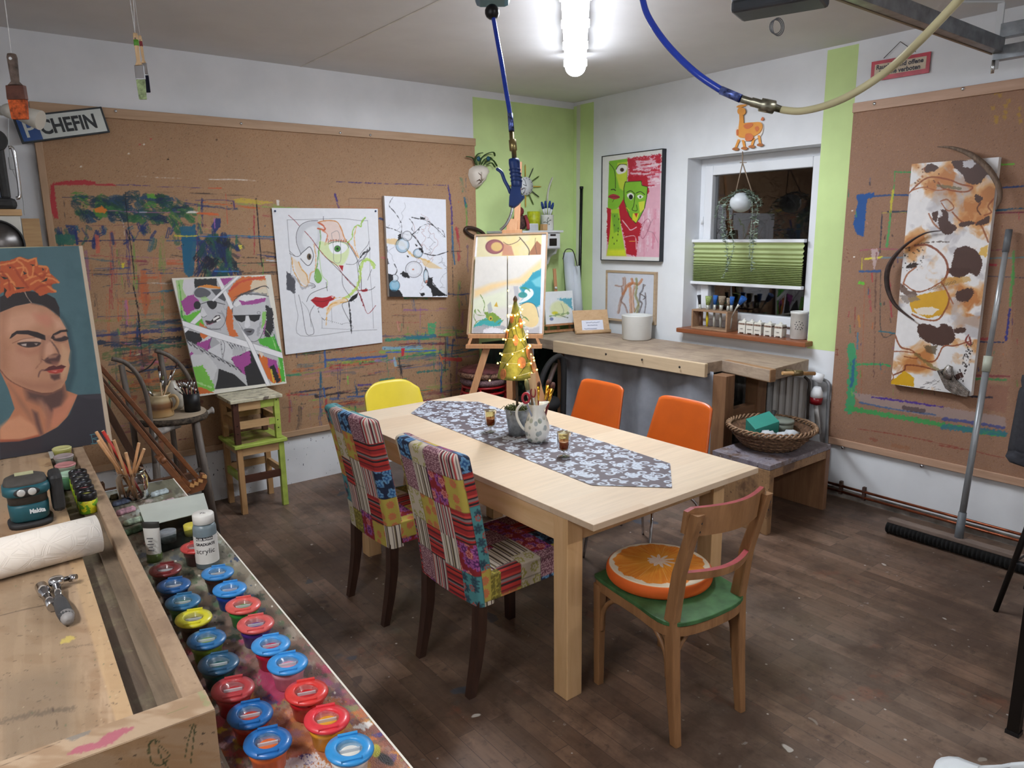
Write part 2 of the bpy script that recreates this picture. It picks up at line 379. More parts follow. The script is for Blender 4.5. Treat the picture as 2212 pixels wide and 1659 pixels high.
# ---------------------------------------------------------------- lamps
lampm = mat('lamp_diffuser','f4f8ff',.3,var=0,emit=24); housing = mat('lamp_housing','e8e8e8',.5,var=0)
def tube_lamp(P0,P1,w,label,power,col=(1,.98,.96),spread=PI,group=None):
    P0,P1 = Vector(P0),Vector(P1); d = (P1-P0).normalized(); s = Vector((-d.y,d.x,0))
    t = thing('tube_lamp',label,'ceiling lamp',(P0+P1)/2,group)
    prof = []; N = 14
    def sect(q,sc,zz): return [q+s*(math.cos(PI*k/N)*w/2*sc)+Vector((0,0,-math.sin(PI*k/N)*w*.45*sc+zz)) for k in range(N+1)]
    L = (P1-P0).length; rows = []
    for x,sc in ((-.035,.3),(-.025,.6),(-.005,.88),(.02,1.),(.05,1.),(L-.05,1.),(L-.02,1),(L+.005,.88),(L+.025,.6),(L+.035,.3)): rows.append(sect(P0+d*x,sc,0))
    mb = MB(); vs = [v for r_ in rows for v in r_]; n = N+1
    mb.add(vs,[(i*n+k,(i+1)*n+k,(i+1)*n+k+1,i*n+k+1) for i in range(len(rows)-1) for k in range(N)],sm=True)
    obj('diffuser',mb,lampm,t)
    mb = MB(); a,b = P0+Vector((0,0,.01)),P1+Vector((0,0,.01)); mb.bar(a,b,w,.022); mb.bar(a+Vector((0,0,.03)),b+Vector((0,0,.03)),w*.5,.05)
    obj('lamp_base',mb,housing,t)
    for i in range(4):
        for sg in (-1,1): c_ = P0+d*(L*(.08+.28*i))+s*(sg*w*.5); obj('clip',MB().obox(c_,d*.014,s*.006,(0,0,.016)),lampm,t)
    L_ = bpy.data.lights.new('tube_light','AREA'); L_.shape = 'RECTANGLE'; L_.size = L; L_.size_y = w*.8; L_.energy = power; L_.color = col; L_.spread = spread
    lo = bpy.data.objects.new('tube_light',L_); COL.objects.link(lo); lo.parent = t; lo.location = (0,0,-.07)
    lo.rotation_euler = (0,0,math.atan2(d.y,d.x))
    for sg in ((-1,1) if power > 45 else ()):   # light leaving the diffuser's upper flanks toward the ceiling
        L2 = bpy.data.lights.new('tube_uplight','AREA'); L2.shape = 'RECTANGLE'; L2.size = L-.25; L2.size_y = .03; L2.energy = power*.009; L2.color = (.86,.92,1.); L2.spread = 2.2
        u_ = bpy.data.objects.new('tube_uplight',L2); COL.objects.link(u_); u_.parent = t; n_ = (s*sg*.9+Vector((0,0,.75))).normalized(); y_ = n_.cross(d)
        M_ = Matrix((d,y_,n_)).transposed() @ Matrix(((1,0,0),(0,-1,0),(0,0,-1))); M_ = M_.to_4x4(); M_.translation = s*(sg*(w/2+.012)); u_.matrix_local = M_
    return t
A = atz(1243,146,2.70); B = atz(1243,0,2.70); dd = (B-A).normalized()
tube_lamp(A,A+dd*1.5,.125,'glowing white tube lamp on the ceiling above the table',50,(.85,.92,1.))
tube_lamp((-.9,.1,2.70),(-.9,1.6,2.70),.125,'tube lamp on the ceiling behind the joiner bench',38,(1,.97,.94))
tube_lamp((1.6,-1.0,2.70),(3.0,-1.0,2.70),.125,'tube lamp on the ceiling near the bar table',25,(1,.96,.92))
# ---------------------------------------------------------------- camera, world
cam = bpy.data.cameras.new('camera'); co = bpy.data.objects.new('camera',cam); COL.objects.link(co)
cam.sensor_width = 36; cam.lens = F*36/2212; cam.clip_start = .05
Mx = Matrix((rt,up,-fw)).transposed().to_4x4(); Mx.translation = CAM; co.matrix_world = Mx
bpy.context.scene.camera = co
w_ = bpy.data.worlds.new('world'); bpy.context.scene.world = w_; w_.use_nodes = True
w_.node_tree.nodes['Background'].inputs[0].default_value = (.02,.02,.03,1)
sc_ = bpy.context.scene; sc_.view_settings.view_transform = 'Standard'; sc_.view_settings.look = 'None'; sc_.view_settings.exposure = .06
# ================================================================ PIN BOARDS AND ART
S1,S2,S5,S7,S8,S9,S10 = (0,0,3.191),(0,500,3.318),(360,420,3.456),(960,300,3.456),(1230,280,3.318),(1760,60,2.962),(1700,580,2.369)
oak = wood('batten_wood','a68566','b8987a',0,1.,.55); oakv = wood('batten_wood_upright','a68566','b8987a',2,1.,.55); oaky = wood('batten_wood_side','ad8a70','c09c84',1,1.,.55)
def board_base(p):
    p.grain('8d6340',.8,.8,.62,.55,3,.1); p.grain('c29a70',.9,.9,.66,.35,9,.08)
    n = fbm(p.X*.008,p.Y*.008,5); p.C = p.C*(.95+.1*n[...,None])
    # fine chips
    i = vn(p.X*.55,p.Y*.9,12) > .955; p.C[i] = p.C[i]*.72
PAL = ['1f2f6b','3a2f6e','1d5a7e','2b7d5c','5d9a3c','a32f3c','c8622c','2c2a30','c88a7c','31508c','8a5a86','7fae4a','6a2f3a','2a4a70','3a3438']
def paint_left(p):
    board_base(p); L = p.line
    def rnd(n,x0,y0,x1,y1,lo,hi,w0,w1,hv=.7,a=(.35,.9),pal=PAL,dry=.42):
        for _ in range(n):
            x,y = R.uniform(x0,x1),R.uniform(y0,y1); l = R.uniform(lo,hi); w = R.uniform(w0,w1)
            if R.random() < hv: q = (x+l,y+l*(.11 if y < 560 else -.02 if y < 750 else -.13))
            else: q = (x+R.uniform(-3,6),y+l*.8)
            L([(x,y),q],w,R.choice(pal),R.uniform(*a),1.2,1.2,smooth=False,dry=dry)
    # soft smears behind everything
    rnd(40,110,490,380,900,40,170,4,16,.55,a=(.25,.65)); rnd(26,380,430,590,600,30,150,2,9); rnd(46,600,730,1000,900,40,200,3,11,.85)
    rnd(70,610,690,1010,900,15,90,1.2,5,.8); rnd(30,820,640,1010,780,20,120,2,8,.5)
    rnd(12,120,460,380,960,20,120,1.5,3,.5,dry=.35); rnd(20,955,380,1010,760,20,110,2,7,.2)
    rnd(40,220,560,370,940,30,120,4,12,.4,pal=['c8704a','7a3a4a','b06a9a','243a66','2c6a52','d08a6a','c05a36'],dry=.4)
    rnd(26,640,850,960,905,25,110,3,8,.9,pal=['3c5a96','4a4a8a','8a3a4a','3a7a5a'],dry=.45)
    p.tr = S1
    F_ = p.fill
    F_([(355,1262),(440,1250),(570,1240),(660,1252),(660,1275),(365,1276)],'b0343c',jag=3,a=.95); F_([(660,1268),(780,1266),(800,1280),(660,1280)],'b0343c',jag=1,a=.9)
    F_([(350,1275),(372,1276),(385,1380),(400,1500),(405,1512),(372,1500),(352,1460),(345,1380)],'b0343c',jag=3,a=.95)
    L([(800,1276),(900,1274),(970,1280)],5,'4c3a78',.85,1,dry=.25); L([(985,1280),(1035,1278)],4,'4c3a78',.8,1); L([(1080,1290),(1240,1288),(1400,1298)],3,'4c3a78',.8,.6)
    L([(1440,1296),(1530,1297)],5,'d2542c',.9,1.5)
    L([(940,1215),(1080,1222),(1340,1230)],3.4,'d9cfc4',.9,1,taper=True); L([(1440,1236),(1600,1238),(1790,1246)],5,'e4dcd4',.95,.6,taper=True)
    L([(430,1360),(700,1362),(1000,1368),(1300,1372),(1560,1382),(1620,1395)],1.6,'3a2f50',.8); L([(860,1322),(1250,1330),(1750,1352)],1.6,'2f2a2a',.85); L([(1310,1328),(1540,1336)],4,'5a4234',.7,1,dry=.3)
    L([(440,1365),(450,1540)],1.4,'2f2a30',.7)
    # dark green and blue cloud of brush strokes
    for _ in range(120):
        x,y = R.uniform(500,1300),R.uniform(1350,1515); an = R.uniform(-1.1,.3); l = R.uniform(40,100)
        L([(x,y),(x+math.cos(an)*l*.5,y-math.sin(an)*l*.5-10),(x+math.cos(an)*l,y-math.sin(an)*l)],R.uniform(22,48),R.choice(['1f3a4c','1d4a44','27496a','2f6a3c','33506a','1c2c4c','4f8a3a','284c38']),R.uniform(.5,.9),2,2,dry=.3)
    for _ in range(60):
        x,y = R.uniform(350,1560),R.uniform(1540,1660); L([(x,y),(x+R.uniform(-30,40),y+R.uniform(10,70))],R.uniform(16,40),R.choice(['1d4a5a','1f2f6b','1d5a7e','2a5a4a','25386e']),R.uniform(.5,.9),2,2,dry=.33,smooth=False)
    F_([(650,1440),(700,1420),(740,1450),(720,1470),(660,1462)],'d07a2c',jag=2); F_([(1010,1340),(1060,1330),(1080,1370),(1020,1365)],'66a834',jag=3,a=.8)
    L([(740,1450),(1000,1464),(1240,1462)],4,'b86aa0',.7,1); L([(1290,1466),(1365,1464)],6,'e6e2dc',.95,1); L([(1365,1468),(1500,1474)],9,'d8693a',.9,1.5); L([(960,1462),(1010,1462)],5,'c8d8e0',.8)
    L([(1555,1310),(1570,1480),(1585,1640)],2.2,'c24c34',.85,.6); L([(1765,1370),(1775,1480),(1785,1650)],4.5,'26242a',.95,1.2)
    L([(862,1325),(872,1450),(885,1560),(895,1650)],5,'1c2026',.9,1); L([(820,1480),(850,1540),(858,1620)],4,'c2bab4',.7,2)
    L([(530,1560),(800,1552),(1100,1548)],4,'6a3a4c',.6,1,dry=.35); F_([(450,1550),(520,1550),(545,1650),(500,1650)],'23386a',jag=3,a=.85,tex=.3)
    p.tr = S5
    L([(0,45),(200,44),(400,42),(520,50)],4,'4a3a70',.85,1,dry=.2); L([(440,0),(446,90),(455,220)],3,'cc4f36',.8); L([(668,40),(680,160),(688,300),(700,420),(712,540)],7,'23222a',.95,2)
    F_([(500,40),(560,25),(700,45),(800,60),(700,75),(560,65),(510,60)],'cdb53a',jag=3,a=.7,tex=.25); L([(500,60),(505,100)],8,'4a3474',.9,2)
    F_([(100,240),(215,235),(225,360),(200,600),(165,618),(130,580),(115,400)],'1f5f80',3,jag=3,a=.85); L([(235,240),(230,420),(240,560)],6,'43386c',.85,1.5)
    L([(80,310),(160,306),(230,312)],6,'d8c83a',.95,1); L([(0,345),(200,343),(420,340)],6,'1f4f8a',.85,1); L([(420,305),(600,312),(800,318)],9,'2a6a9c',.85,1.5,dry=.2); L([(340,320),(480,318),(810,335)],5,'1f3f7a',.85,1)
    for _ in range(60):
        x,y = R.uniform(230,540),R.uniform(280,600); an = R.uniform(.2,1.6); l = R.uniform(20,80)
        L([(x,y),(x+math.cos(an)*l,y+math.sin(an)*l)],R.uniform(14,40),R.choice(['1d2f5c','232f6a','1f4a4c','2a5a44','334a3c','1c2030','3a6a50']),R.uniform(.5,.9),2,1.5,smooth=False,dry=.25)
    F_([(330,240),(370,175),(405,180),(400,240),(360,290)],'2a3570',jag=2,a=.9); L([(355,180),(360,250)],8,'a86ab0',.9,1); L([(160,130),(200,128),(230,134)],7,'e2ded8',.95); L([(230,140),(330,150),(385,155)],10,'d2683a',.9,2)
    F_([(535,380),(560,378),(565,400),(545,410)],'d6cc4a',jag=2); L([(560,470),(700,474),(810,476)],4,'2c2a2e',.9,2); L([(380,510),(600,512),(825,508)],4,'23222a',.9,1); L([(745,492),(825,498)],7,'b9c4d0',.85,1)
    L([(350,572),(430,570),(540,576)],6,'2f74b8',.95,1); F_([(820,40),(842,45),(840,85),(824,80)],'d8d0c8',jag=1)
    L([(1255,0),(1270,50),(1285,95)],13,'43347a',.9,3,dry=.2); L([(2110,0),(2125,100),(2130,230)],11,'4c3a7c',.95,4)
    L([(1270,-95),(1500,-85),(2080,-68)],6,'40306e',.9,2,dry=.25); L([(2100,-70),(2112,0)],9,'4c3a7c',.95,3); L([(2130,240),(2140,420),(2150,520)],9,'2f5f86',.85,2)
    L([(1360,30),(1365,95)],1.5,'5a4034',.7); L([(1365,30),(1600,34)],1.5,'5a4034',.7); L([(1100,85),(1350,90),(1590,105)],4,'c25a3c',.55,1,dry=.3)
    L([(1590,180),(1620,190)],14,'2a3a70',.8,2); L([(1605,470),(1640,480)],8,'c05a6a',.8,1); L([(2060,425),(2200,425)],5,'26242a',.85,3); L([(2130,380),(2140,760)],4,'2f2a2e',.7,2,dry=.3)
    L([(1760,820),(1770,1000)],5,'55403a',.6,2); L([(1650,822),(1900,815)],2,'55403a',.6,1)
    L([(1640,1090),(1800,1075),(1950,1070)],22,'2c8a6a',.8,4,dry=.25); L([(1800,1068),(2000,1055)],26,'2a6a86',.8,3,dry=.2); F_([(1950,960),(2010,955),(2000,1040),(1955,1045)],'35a06a',jag=4,a=.75,tex=.3)
    L([(2040,1050),(2190,1040)],20,'6aa84a',.8,4,dry=.3); L([(1600,1180),(1750,1165),(2000,1160)],26,'7fae4a',.75,4,dry=.35); L([(1620,1150),(1900,1145)],22,'7aaecc',.8,4,dry=.2)
    L([(1190,1235),(1400,1225),(1640,1205)],16,'2f50a0',.85,3,dry=.2); L([(1640,1180),(2010,1165)],9,'3560b8',.9,2); F_([(1750,1150),(1778,1148),(1770,1205),(1755,1210)],'c0303c',jag=1); L([(1180,1160),(1185,1290)],12,'355aa0',.8,3)
    L([(1200,1255),(1500,1245),(1640,1240)],10,'a8b84a',.7,3,dry=.3); L([(1700,1220),(1710,1280)],16,'8ab8d0',.8,3); L([(1560,1240),(1700,1245)],16,'a07ab8',.7,3,dry=.3)
    L([(2060,1225),(2190,1235)],26,'c8403c',.8,4,dry=.2); L([(2040,1200),(2060,1260)],14,'d8783a',.7,4); L([(1870,1330),(2100,1305)],12,'2f6a66',.8,5,dry=.2)
    L([(1240,1340),(1400,1330)],26,'6a6468',.6,4,dry=.3); L([(880,1350),(1000,1345)],14,'2f8a6a',.75,3,dry=.2); L([(1350,1360),(1355,1410)],12,'7fb84a',.85,4); L([(1430,1425),(1530,1420)],11,'4a3a8a',.8,3)
    L([(1590,1385),(1700,1370)],11,'2c7a6a',.8,3); L([(1170,1440),(1182,1510)],11,'3560a0',.85,3); L([(900,1500),(1050,1490)],10,'a83c40',.8,3,dry=.2); L([(1220,1530),(1400,1510),(1600,1495)],16,'3a5a9a',.75,4,dry=.3)
    L([(1340,1600),(1600,1590)],26,'7fa84a',.55,6,dry=.45); L([(1700,900),(1930,895)],2,'8a3a3a',.6,1)
    for _ in range(150):
        x,y = R.uniform(880,2190),R.uniform(1230,1600); l = R.uniform(2,14)
        L([(x,y),(x+R.uniform(-3,3),y+l)],R.uniform(.5,1.5),R.choice(['2a2420','2a2420','3a2a2a','2f4a3a']),.8,smooth=False)
    p.tr = S2
    L([(905,-10),(935,90),(955,250),(965,340)],7,'1c1c20',.95,1.5); L([(955,390),(985,540),(1000,700),(1015,860),(1030,970)],8,'17181c',.95,3)
    L([(560,70),(700,66),(1000,60),(1090,64)],6,'1d2a5a',.9,1.5); F_([(350,30),(440,20),(540,25),(560,90),(500,98),(380,90)],'2a6a5c',jag=4,a=.8,tex=.25); L([(540,0),(555,90)],13,'24306a',.9,2)
    F_([(680,25),(710,28),(718,150),(690,160)],'c8604a',2,jag=2,a=.75); F_([(1010,280),(1045,275),(1080,500),(1040,620),(1000,420)],'b85c34',6,jag=5,a=.65,tex=.2)
    L([(835,130),(860,260),(890,450)],3,'6fa03c',.8,1); F_([(870,225),(892,225),(892,262),(875,260)],'d4c43c',jag=2); L([(660,312),(850,305),(960,300),(1250,300)],4,'3a4a78',.85,2); L([(650,240),(662,330)],8,'a4552c',.7,3,dry=.3)
    L([(740,395),(900,375),(1240,370)],2.4,'3a4a5a',.8,1); L([(900,440),(1100,438),(1240,432)],3,'2f4a7a',.8,1); L([(1140,430),(1240,422)],9,'3a7a9a',.8,2); L([(1060,368),(1230,374)],7,'d0c8c0',.6,3,dry=.35)
    L([(700,612),(900,606),(1000,600)],3,'3a3a6a',.8,1); L([(695,745),(900,730),(1290,700)],22,'343a6c',.8,5,dry=.25); L([(700,800),(900,805),(1290,770)],34,'20304a',.8,6,dry=.25); L([(820,850),(1060,830),(1290,820)],22,'2c5a4a',.75,5,dry=.25)
    L([(830,790),(1000,850),(1100,800),(1180,770)],12,'8a5a34',.6,3); L([(900,770),(1290,760)],16,'26282c',.7,4,dry=.3); F_([(1300,0),(1390,0),(1370,210),(1330,310),(1310,200)],'1f6080',3,jag=2,a=.85); L([(1405,0),(1420,160),(1430,300)],8,'4a3a70',.8,2)
    for _ in range(40):
        x,y = R.uniform(1440,1640),R.uniform(20,300); L([(x,y),(x+R.uniform(-40,40),y+R.uniform(20,70))],R.uniform(20,50),R.choice(['1d2f5c','232f6a','1f4a4c','2a5a44','1c2030']),.75,2,1.5,smooth=False,dry=.25)
    L([(1250,30),(1340,34),(1410,30)],8,'d2c23c',.9,2); L([(1420,34),(1659,40)],6,'2a5aa0',.9,1); L([(1540,285),(1659,288)],7,'2f74b8',.95,1)
    L([(935,850),(932,920)],10,'b83c34',.8,2); L([(920,950),(1060,945),(1180,930)],18,'b0608a',.7,3,dry=.2); F_([(965,885),(1000,875),(1020,915),(985,925)],'cfc9a0',jag=1); L([(780,1075),(900,1070),(960,1080)],4,'8fae3a',.8,3)
    L([(845,700),(855,740)],12,'6a9a4a',.8,3); F_([(790,720),(850,700),(860,830),(800,840)],'3a4a6a',6,jag=4,a=.5)
    for _ in range(46):
        x,y = R.uniform(760,1300),R.uniform(880,1240); L([(x,y),(x+R.uniform(40,160),y-R.uniform(0,20))],R.uniform(14,60),R.choice(['c8703a','9a4a34','6a3a3a','3a4a4a','b06a50','4a6a3a','c89048','2f3a4a']),.55,4,2,smooth=False,dry=.35)
    p.tr = (0,0,1)
    for _ in range(30): q_ = (R.uniform(230,560),R.uniform(640,760)); L([q_,(q_[0]+R.uniform(20,90),q_[1]-R.uniform(0,6))],R.uniform(5,12),R.choice(['20304a','343a6c','2c5a4a','8a5a34','26282c']),.5,2,2,smooth=False,dry=.35)
    for _ in range(200): x,y = R.uniform(120,1010),R.uniform(430,920); p.ell((x,y),R.uniform(.5,1.6),R.uniform(.5,1.8),R.choice(PAL+['2a2420']*8),.8,.8)
    for x,y,c in ((302,312,'b85048'),(326,300,'b85048'),(363,344,'3a2a20'),(278,332,'e0d8c8'),(311,312,'e0dcd0'),(175,360,'dcd4c8'),(92,378,'5a7a2c'),(104,451,'5a7a2c'),(107,462,'e4e0d8'),(468,302,'55402c')): p.ell((x,y),2.2,1.7,c)
    p.speck(160,(80,280,1010,560),['6a4a30','d0aa80','7a5232'],.5,1.2,.6)
bx0,bx1,bz0,bz1 = .488,3.375,.345,2.422
tb = thing('pin_board','big brown pin board covered in paint marks on the wall with three pictures','pin board',((bx0+bx1)/2,YL,bz0))
panel('board_face',(bx0+.02,YL-.018,bz0+.01),(bx1-.005,YL-.018,bz0+.01),(bx1-.005,YL-.018,bz1-.02),(bx0+.02,YL-.018,bz1-.02),680,470,'a58263',paint_left,.016,'9a7350',tb,.75,.1)
obj('top_batten',MB().box((bx0,YL-.03,bz1-.055),(bx1,YL-.001,bz1)),oak,tb,.003); obj('bottom_batten',MB().box((bx0,YL-.03,bz0),(bx1,YL-.001,bz0+.04)),oak,tb,.003); obj('side_batten',MB().box((bx0,YL-.03,bz0+.04),(bx0+.035,YL-.001,bz1-.055)),oakv,tb,.003)
scr = mat('steel','c9ccd0',.25,1.,var=0)
for px_,py_ in ((521,267),(735,287),(800,292),(250,240)): q = aty(px_,py_,YL-.031); obj('screw',MB().lathe([(.008,0),(.007,.004),(0,.004)],q,10,(0,-1,0)),scr,tb)
def paint_right(p):
    board_base(p); p.tr = S9; L = p.line; F_ = p.fill
    F_([(265,1068),(380,1055),(385,1085),(335,1095),(325,1200),(315,1335),(270,1325),(245,1260),(262,1180),(275,1120)],'21508e',jag=3); L([(380,1078),(500,1070),(615,1072)],10,'2a4a80',.9,1.5); L([(470,1178),(600,1178)],12,'2a3550',.9,2)
    L([(430,1180),(425,1300),(415,1440)],7,'2c3040',.85,2,dry=.2); L([(512,920),(570,925),(632,922)],9,'3c9a56',.9,2); L([(512,925),(508,1010),(500,1100)],5,'4aa050',.85,2); L([(500,1040),(490,1120),(485,1180)],11,'c8be3a',.85,3)
    L([(485,1190),(475,1300),(460,1400)],12,'4c9e56',.85,4); L([(290,1425),(400,1415),(560,1420)],6,'a8506a',.7,2,dry=.2); L([(320,1480),(430,1468)],11,'d4cc3a',.95,1); L([(303,1475),(300,1550)],5,'cabf3a',.9,1); L([(430,1472),(560,1470)],9,'6a8a9c',.8,1); L([(285,1560),(400,1565)],3,'3a4a7a',.8)
    F_([(360,1420),(400,1410),(410,1440),(380,1560),(365,1470)],'c8b4b8',jag=3,a=.7); L([(280,1635),(310,1632)],12,'6ac03c',.9,2); L([(365,1570),(370,1625)],7,'b83a40',.85,2)
    L([(430,1185),(520,1180),(600,1182)],3,'c2b43a',.7); L([(1195,874),(1275,872)],9,'6ab83c',.9,2); L([(1205,1022),(1339,1014)],9,'24407a',.9,1.5); L([(1155,1168),(1339,1158)],12,'24506c',.9,2,dry=.15); L([(1155,1185),(1339,1180)],6,'6a2436',.85,1)
    L([(1105,1475),(1339,1470)],8,'5a8a9a',.8,1); L([(1105,1515),(1160,1518)],12,'b03040',.85,2); L([(1115,1425),(1230,1420)],5,'7a3a4a',.7,2); L([(1095,1590),(1339,1600)],4,'2a3a5a',.85,1); L([(1270,1420),(1272,1640)],13,'4a9a4a',.75,4,dry=.2); L([(1305,1185),(1308,1230)],4,'a83a44')
    for x,y in ((1160,600),(1160,575),(1222,500),(1222,540),(1215,575),(1310,520),(1305,560),(1315,600),(1155,415),(1185,435),(1240,470),(1140,515)): F_([(x-14,y-12),(x+10,y-16),(x+14,y+8),(x-6,y+14)],'b08a3a',jag=4,a=.75,tex=.25)
    L([(1215,390),(1300,375),(1339,378)],9,'a88034',.8,3,dry=.2)
    for x,y in ((203,1418),(208,1440),(200,1465),(215,1490)): L([(x,y),(x+10,y+6)],3,'6a3426',.9)
    p.tr = S10
    L([(330,405),(335,560),(320,720)],40,'3a9a66',.9,6); L([(345,470),(330,600)],14,'2c5a8c',.8,5); L([(320,715),(450,740),(620,768),(900,820),(1110,850)],22,'3c9a50',.9,5); L([(800,810),(980,830),(1110,845)],26,'2f6a86',.75,5,dry=.15); L([(360,490),(480,490),(525,500)],10,'3aa05c',.9,3)
    F_([(330,632),(450,650),(800,708),(1120,760),(1120,810),(960,790),(600,735),(380,690)],'a08c88',3,jag=3,a=.8); L([(430,658),(600,680),(820,712)],10,'4c2f8a',.95,3,taper=True); L([(370,685),(520,715),(760,750)],8,'3a5a8a',.8,2,dry=.15); L([(800,770),(960,790),(1110,815)],14,'3f4a8a',.8,3)
    L([(600,712),(700,730)],22,'4a3a3c',.7,4); L([(360,820),(560,850),(760,890),(1110,970)],3,'8a3a2c',.85,1); L([(780,905),(900,925)],6,'8a3a2c',.7,2)
    L([(430,870),(460,880)],12,'8a4634',.5,4); L([(540,905),(620,920)],18,'96603e',.5,5); F_([(365,10),(480,8),(480,20),(370,20)],'3a5a8c',jag=2); L([(480,10),(482,330),(550,330)],4,'3a3a3a',.7,1); L([(470,320),(550,332)],6,'2c6a7c',.85,1)
    L([(420,110),(430,220)],8,'b8404a',.6,3,dry=.2); L([(525,60),(535,250)],9,'b03a4a',.7,3,dry=.15); L([(350,200),(345,300)],4,'8a3434',.6,2); L([(365,240),(372,300)],9,'c8873a',.7,3); L([(370,70),(390,78)],12,'6ac03c',.9,2); L([(362,330),(360,410)],8,'3a7aa0',.7,2)
    L([(455,30),(450,280),(445,560)],5,'5a4038',.6,3,dry=.2); L([(400,40),(380,640)],3,'a85a3c',.6,1); L([(1150,60),(1155,250),(1150,365)],3,'8a4a3a',.6); L([(1140,210),(1120,370)],10,'2a2f80',.9,3); L([(980,375),(1110,378)],6,'24305c',.9,2)
    L([(980,360),(1040,362)],14,'9a3038',.7,3); L([(1155,10),(1140,190)],10,'4a9a4a',.8,3); L([(950,565),(1120,570)],10,'3f8a4c',.8,3); L([(950,548),(1140,552)],9,'7a2c38',.7,2); F_([(1000,590),(1140,600),(1120,740),(1000,720)],'8a5a4c',6,jag=6,a=.45); L([(940,655),(1050,660)],8,'2a2a3a',.9,2)
    L([(250,415),(262,415)],3,'7a3426'); L([(248,442),(262,442)],3,'7a3426'); L([(256,412),(258,446)],3,'7a3426')
    p.tr = (0,0,1)
    for _ in range(110):
        x,y = R.uniform(1830,2200),R.uniform(380,860); L([(x,y),(x+R.uniform(-2,2),y+R.uniform(2,16))],R.uniform(1,3),R.choice(PAL+['6a2f2a']*3),.6,1,smooth=False,dry=.2)
    p.speck(120,(1830,250,2210,1020),['6a4a30','c89c7c','7a5232'],.5,1.2,.6)
    for x,y in ((1840,240),(1841,455),(1845,555)): p.ell((x,y),2,1.4,'e8e4dc')
yb0,yb1 = .2,2.33
tb = thing('pin_board','brown pin board beside the window with a large burnt-look canvas on it','pin board',(XR,(yb0+yb1)/2,bz0))
panel('board_face',(XR-.018,yb1-.002,bz0+.01),(XR-.018,yb0,bz0+.01),(XR-.018,yb0,bz1),(XR-.018,yb1-.002,bz1),560,520,'97735d',paint_right,.016,'a8846a',tb,.75,.1)
obj('top_batten',MB().box((XR-.03,yb0,bz1-.045),(XR-.001,yb1,bz1+.01)),oaky,tb,.003); obj('bottom_batten',MB().box((XR-.03,yb0,bz0-.002),(XR-.001,yb1,bz0+.042)),oaky,tb,.003)
for px_,py_ in ((1889,224),(2080,192),(1991,1007),(1820,967)): q = atx(px_,py_,XR-.031); obj('screw',MB().lathe([(.009,0),(.008,.004),(0,.004)],q,10,(-1,0,0)),scr,tb)
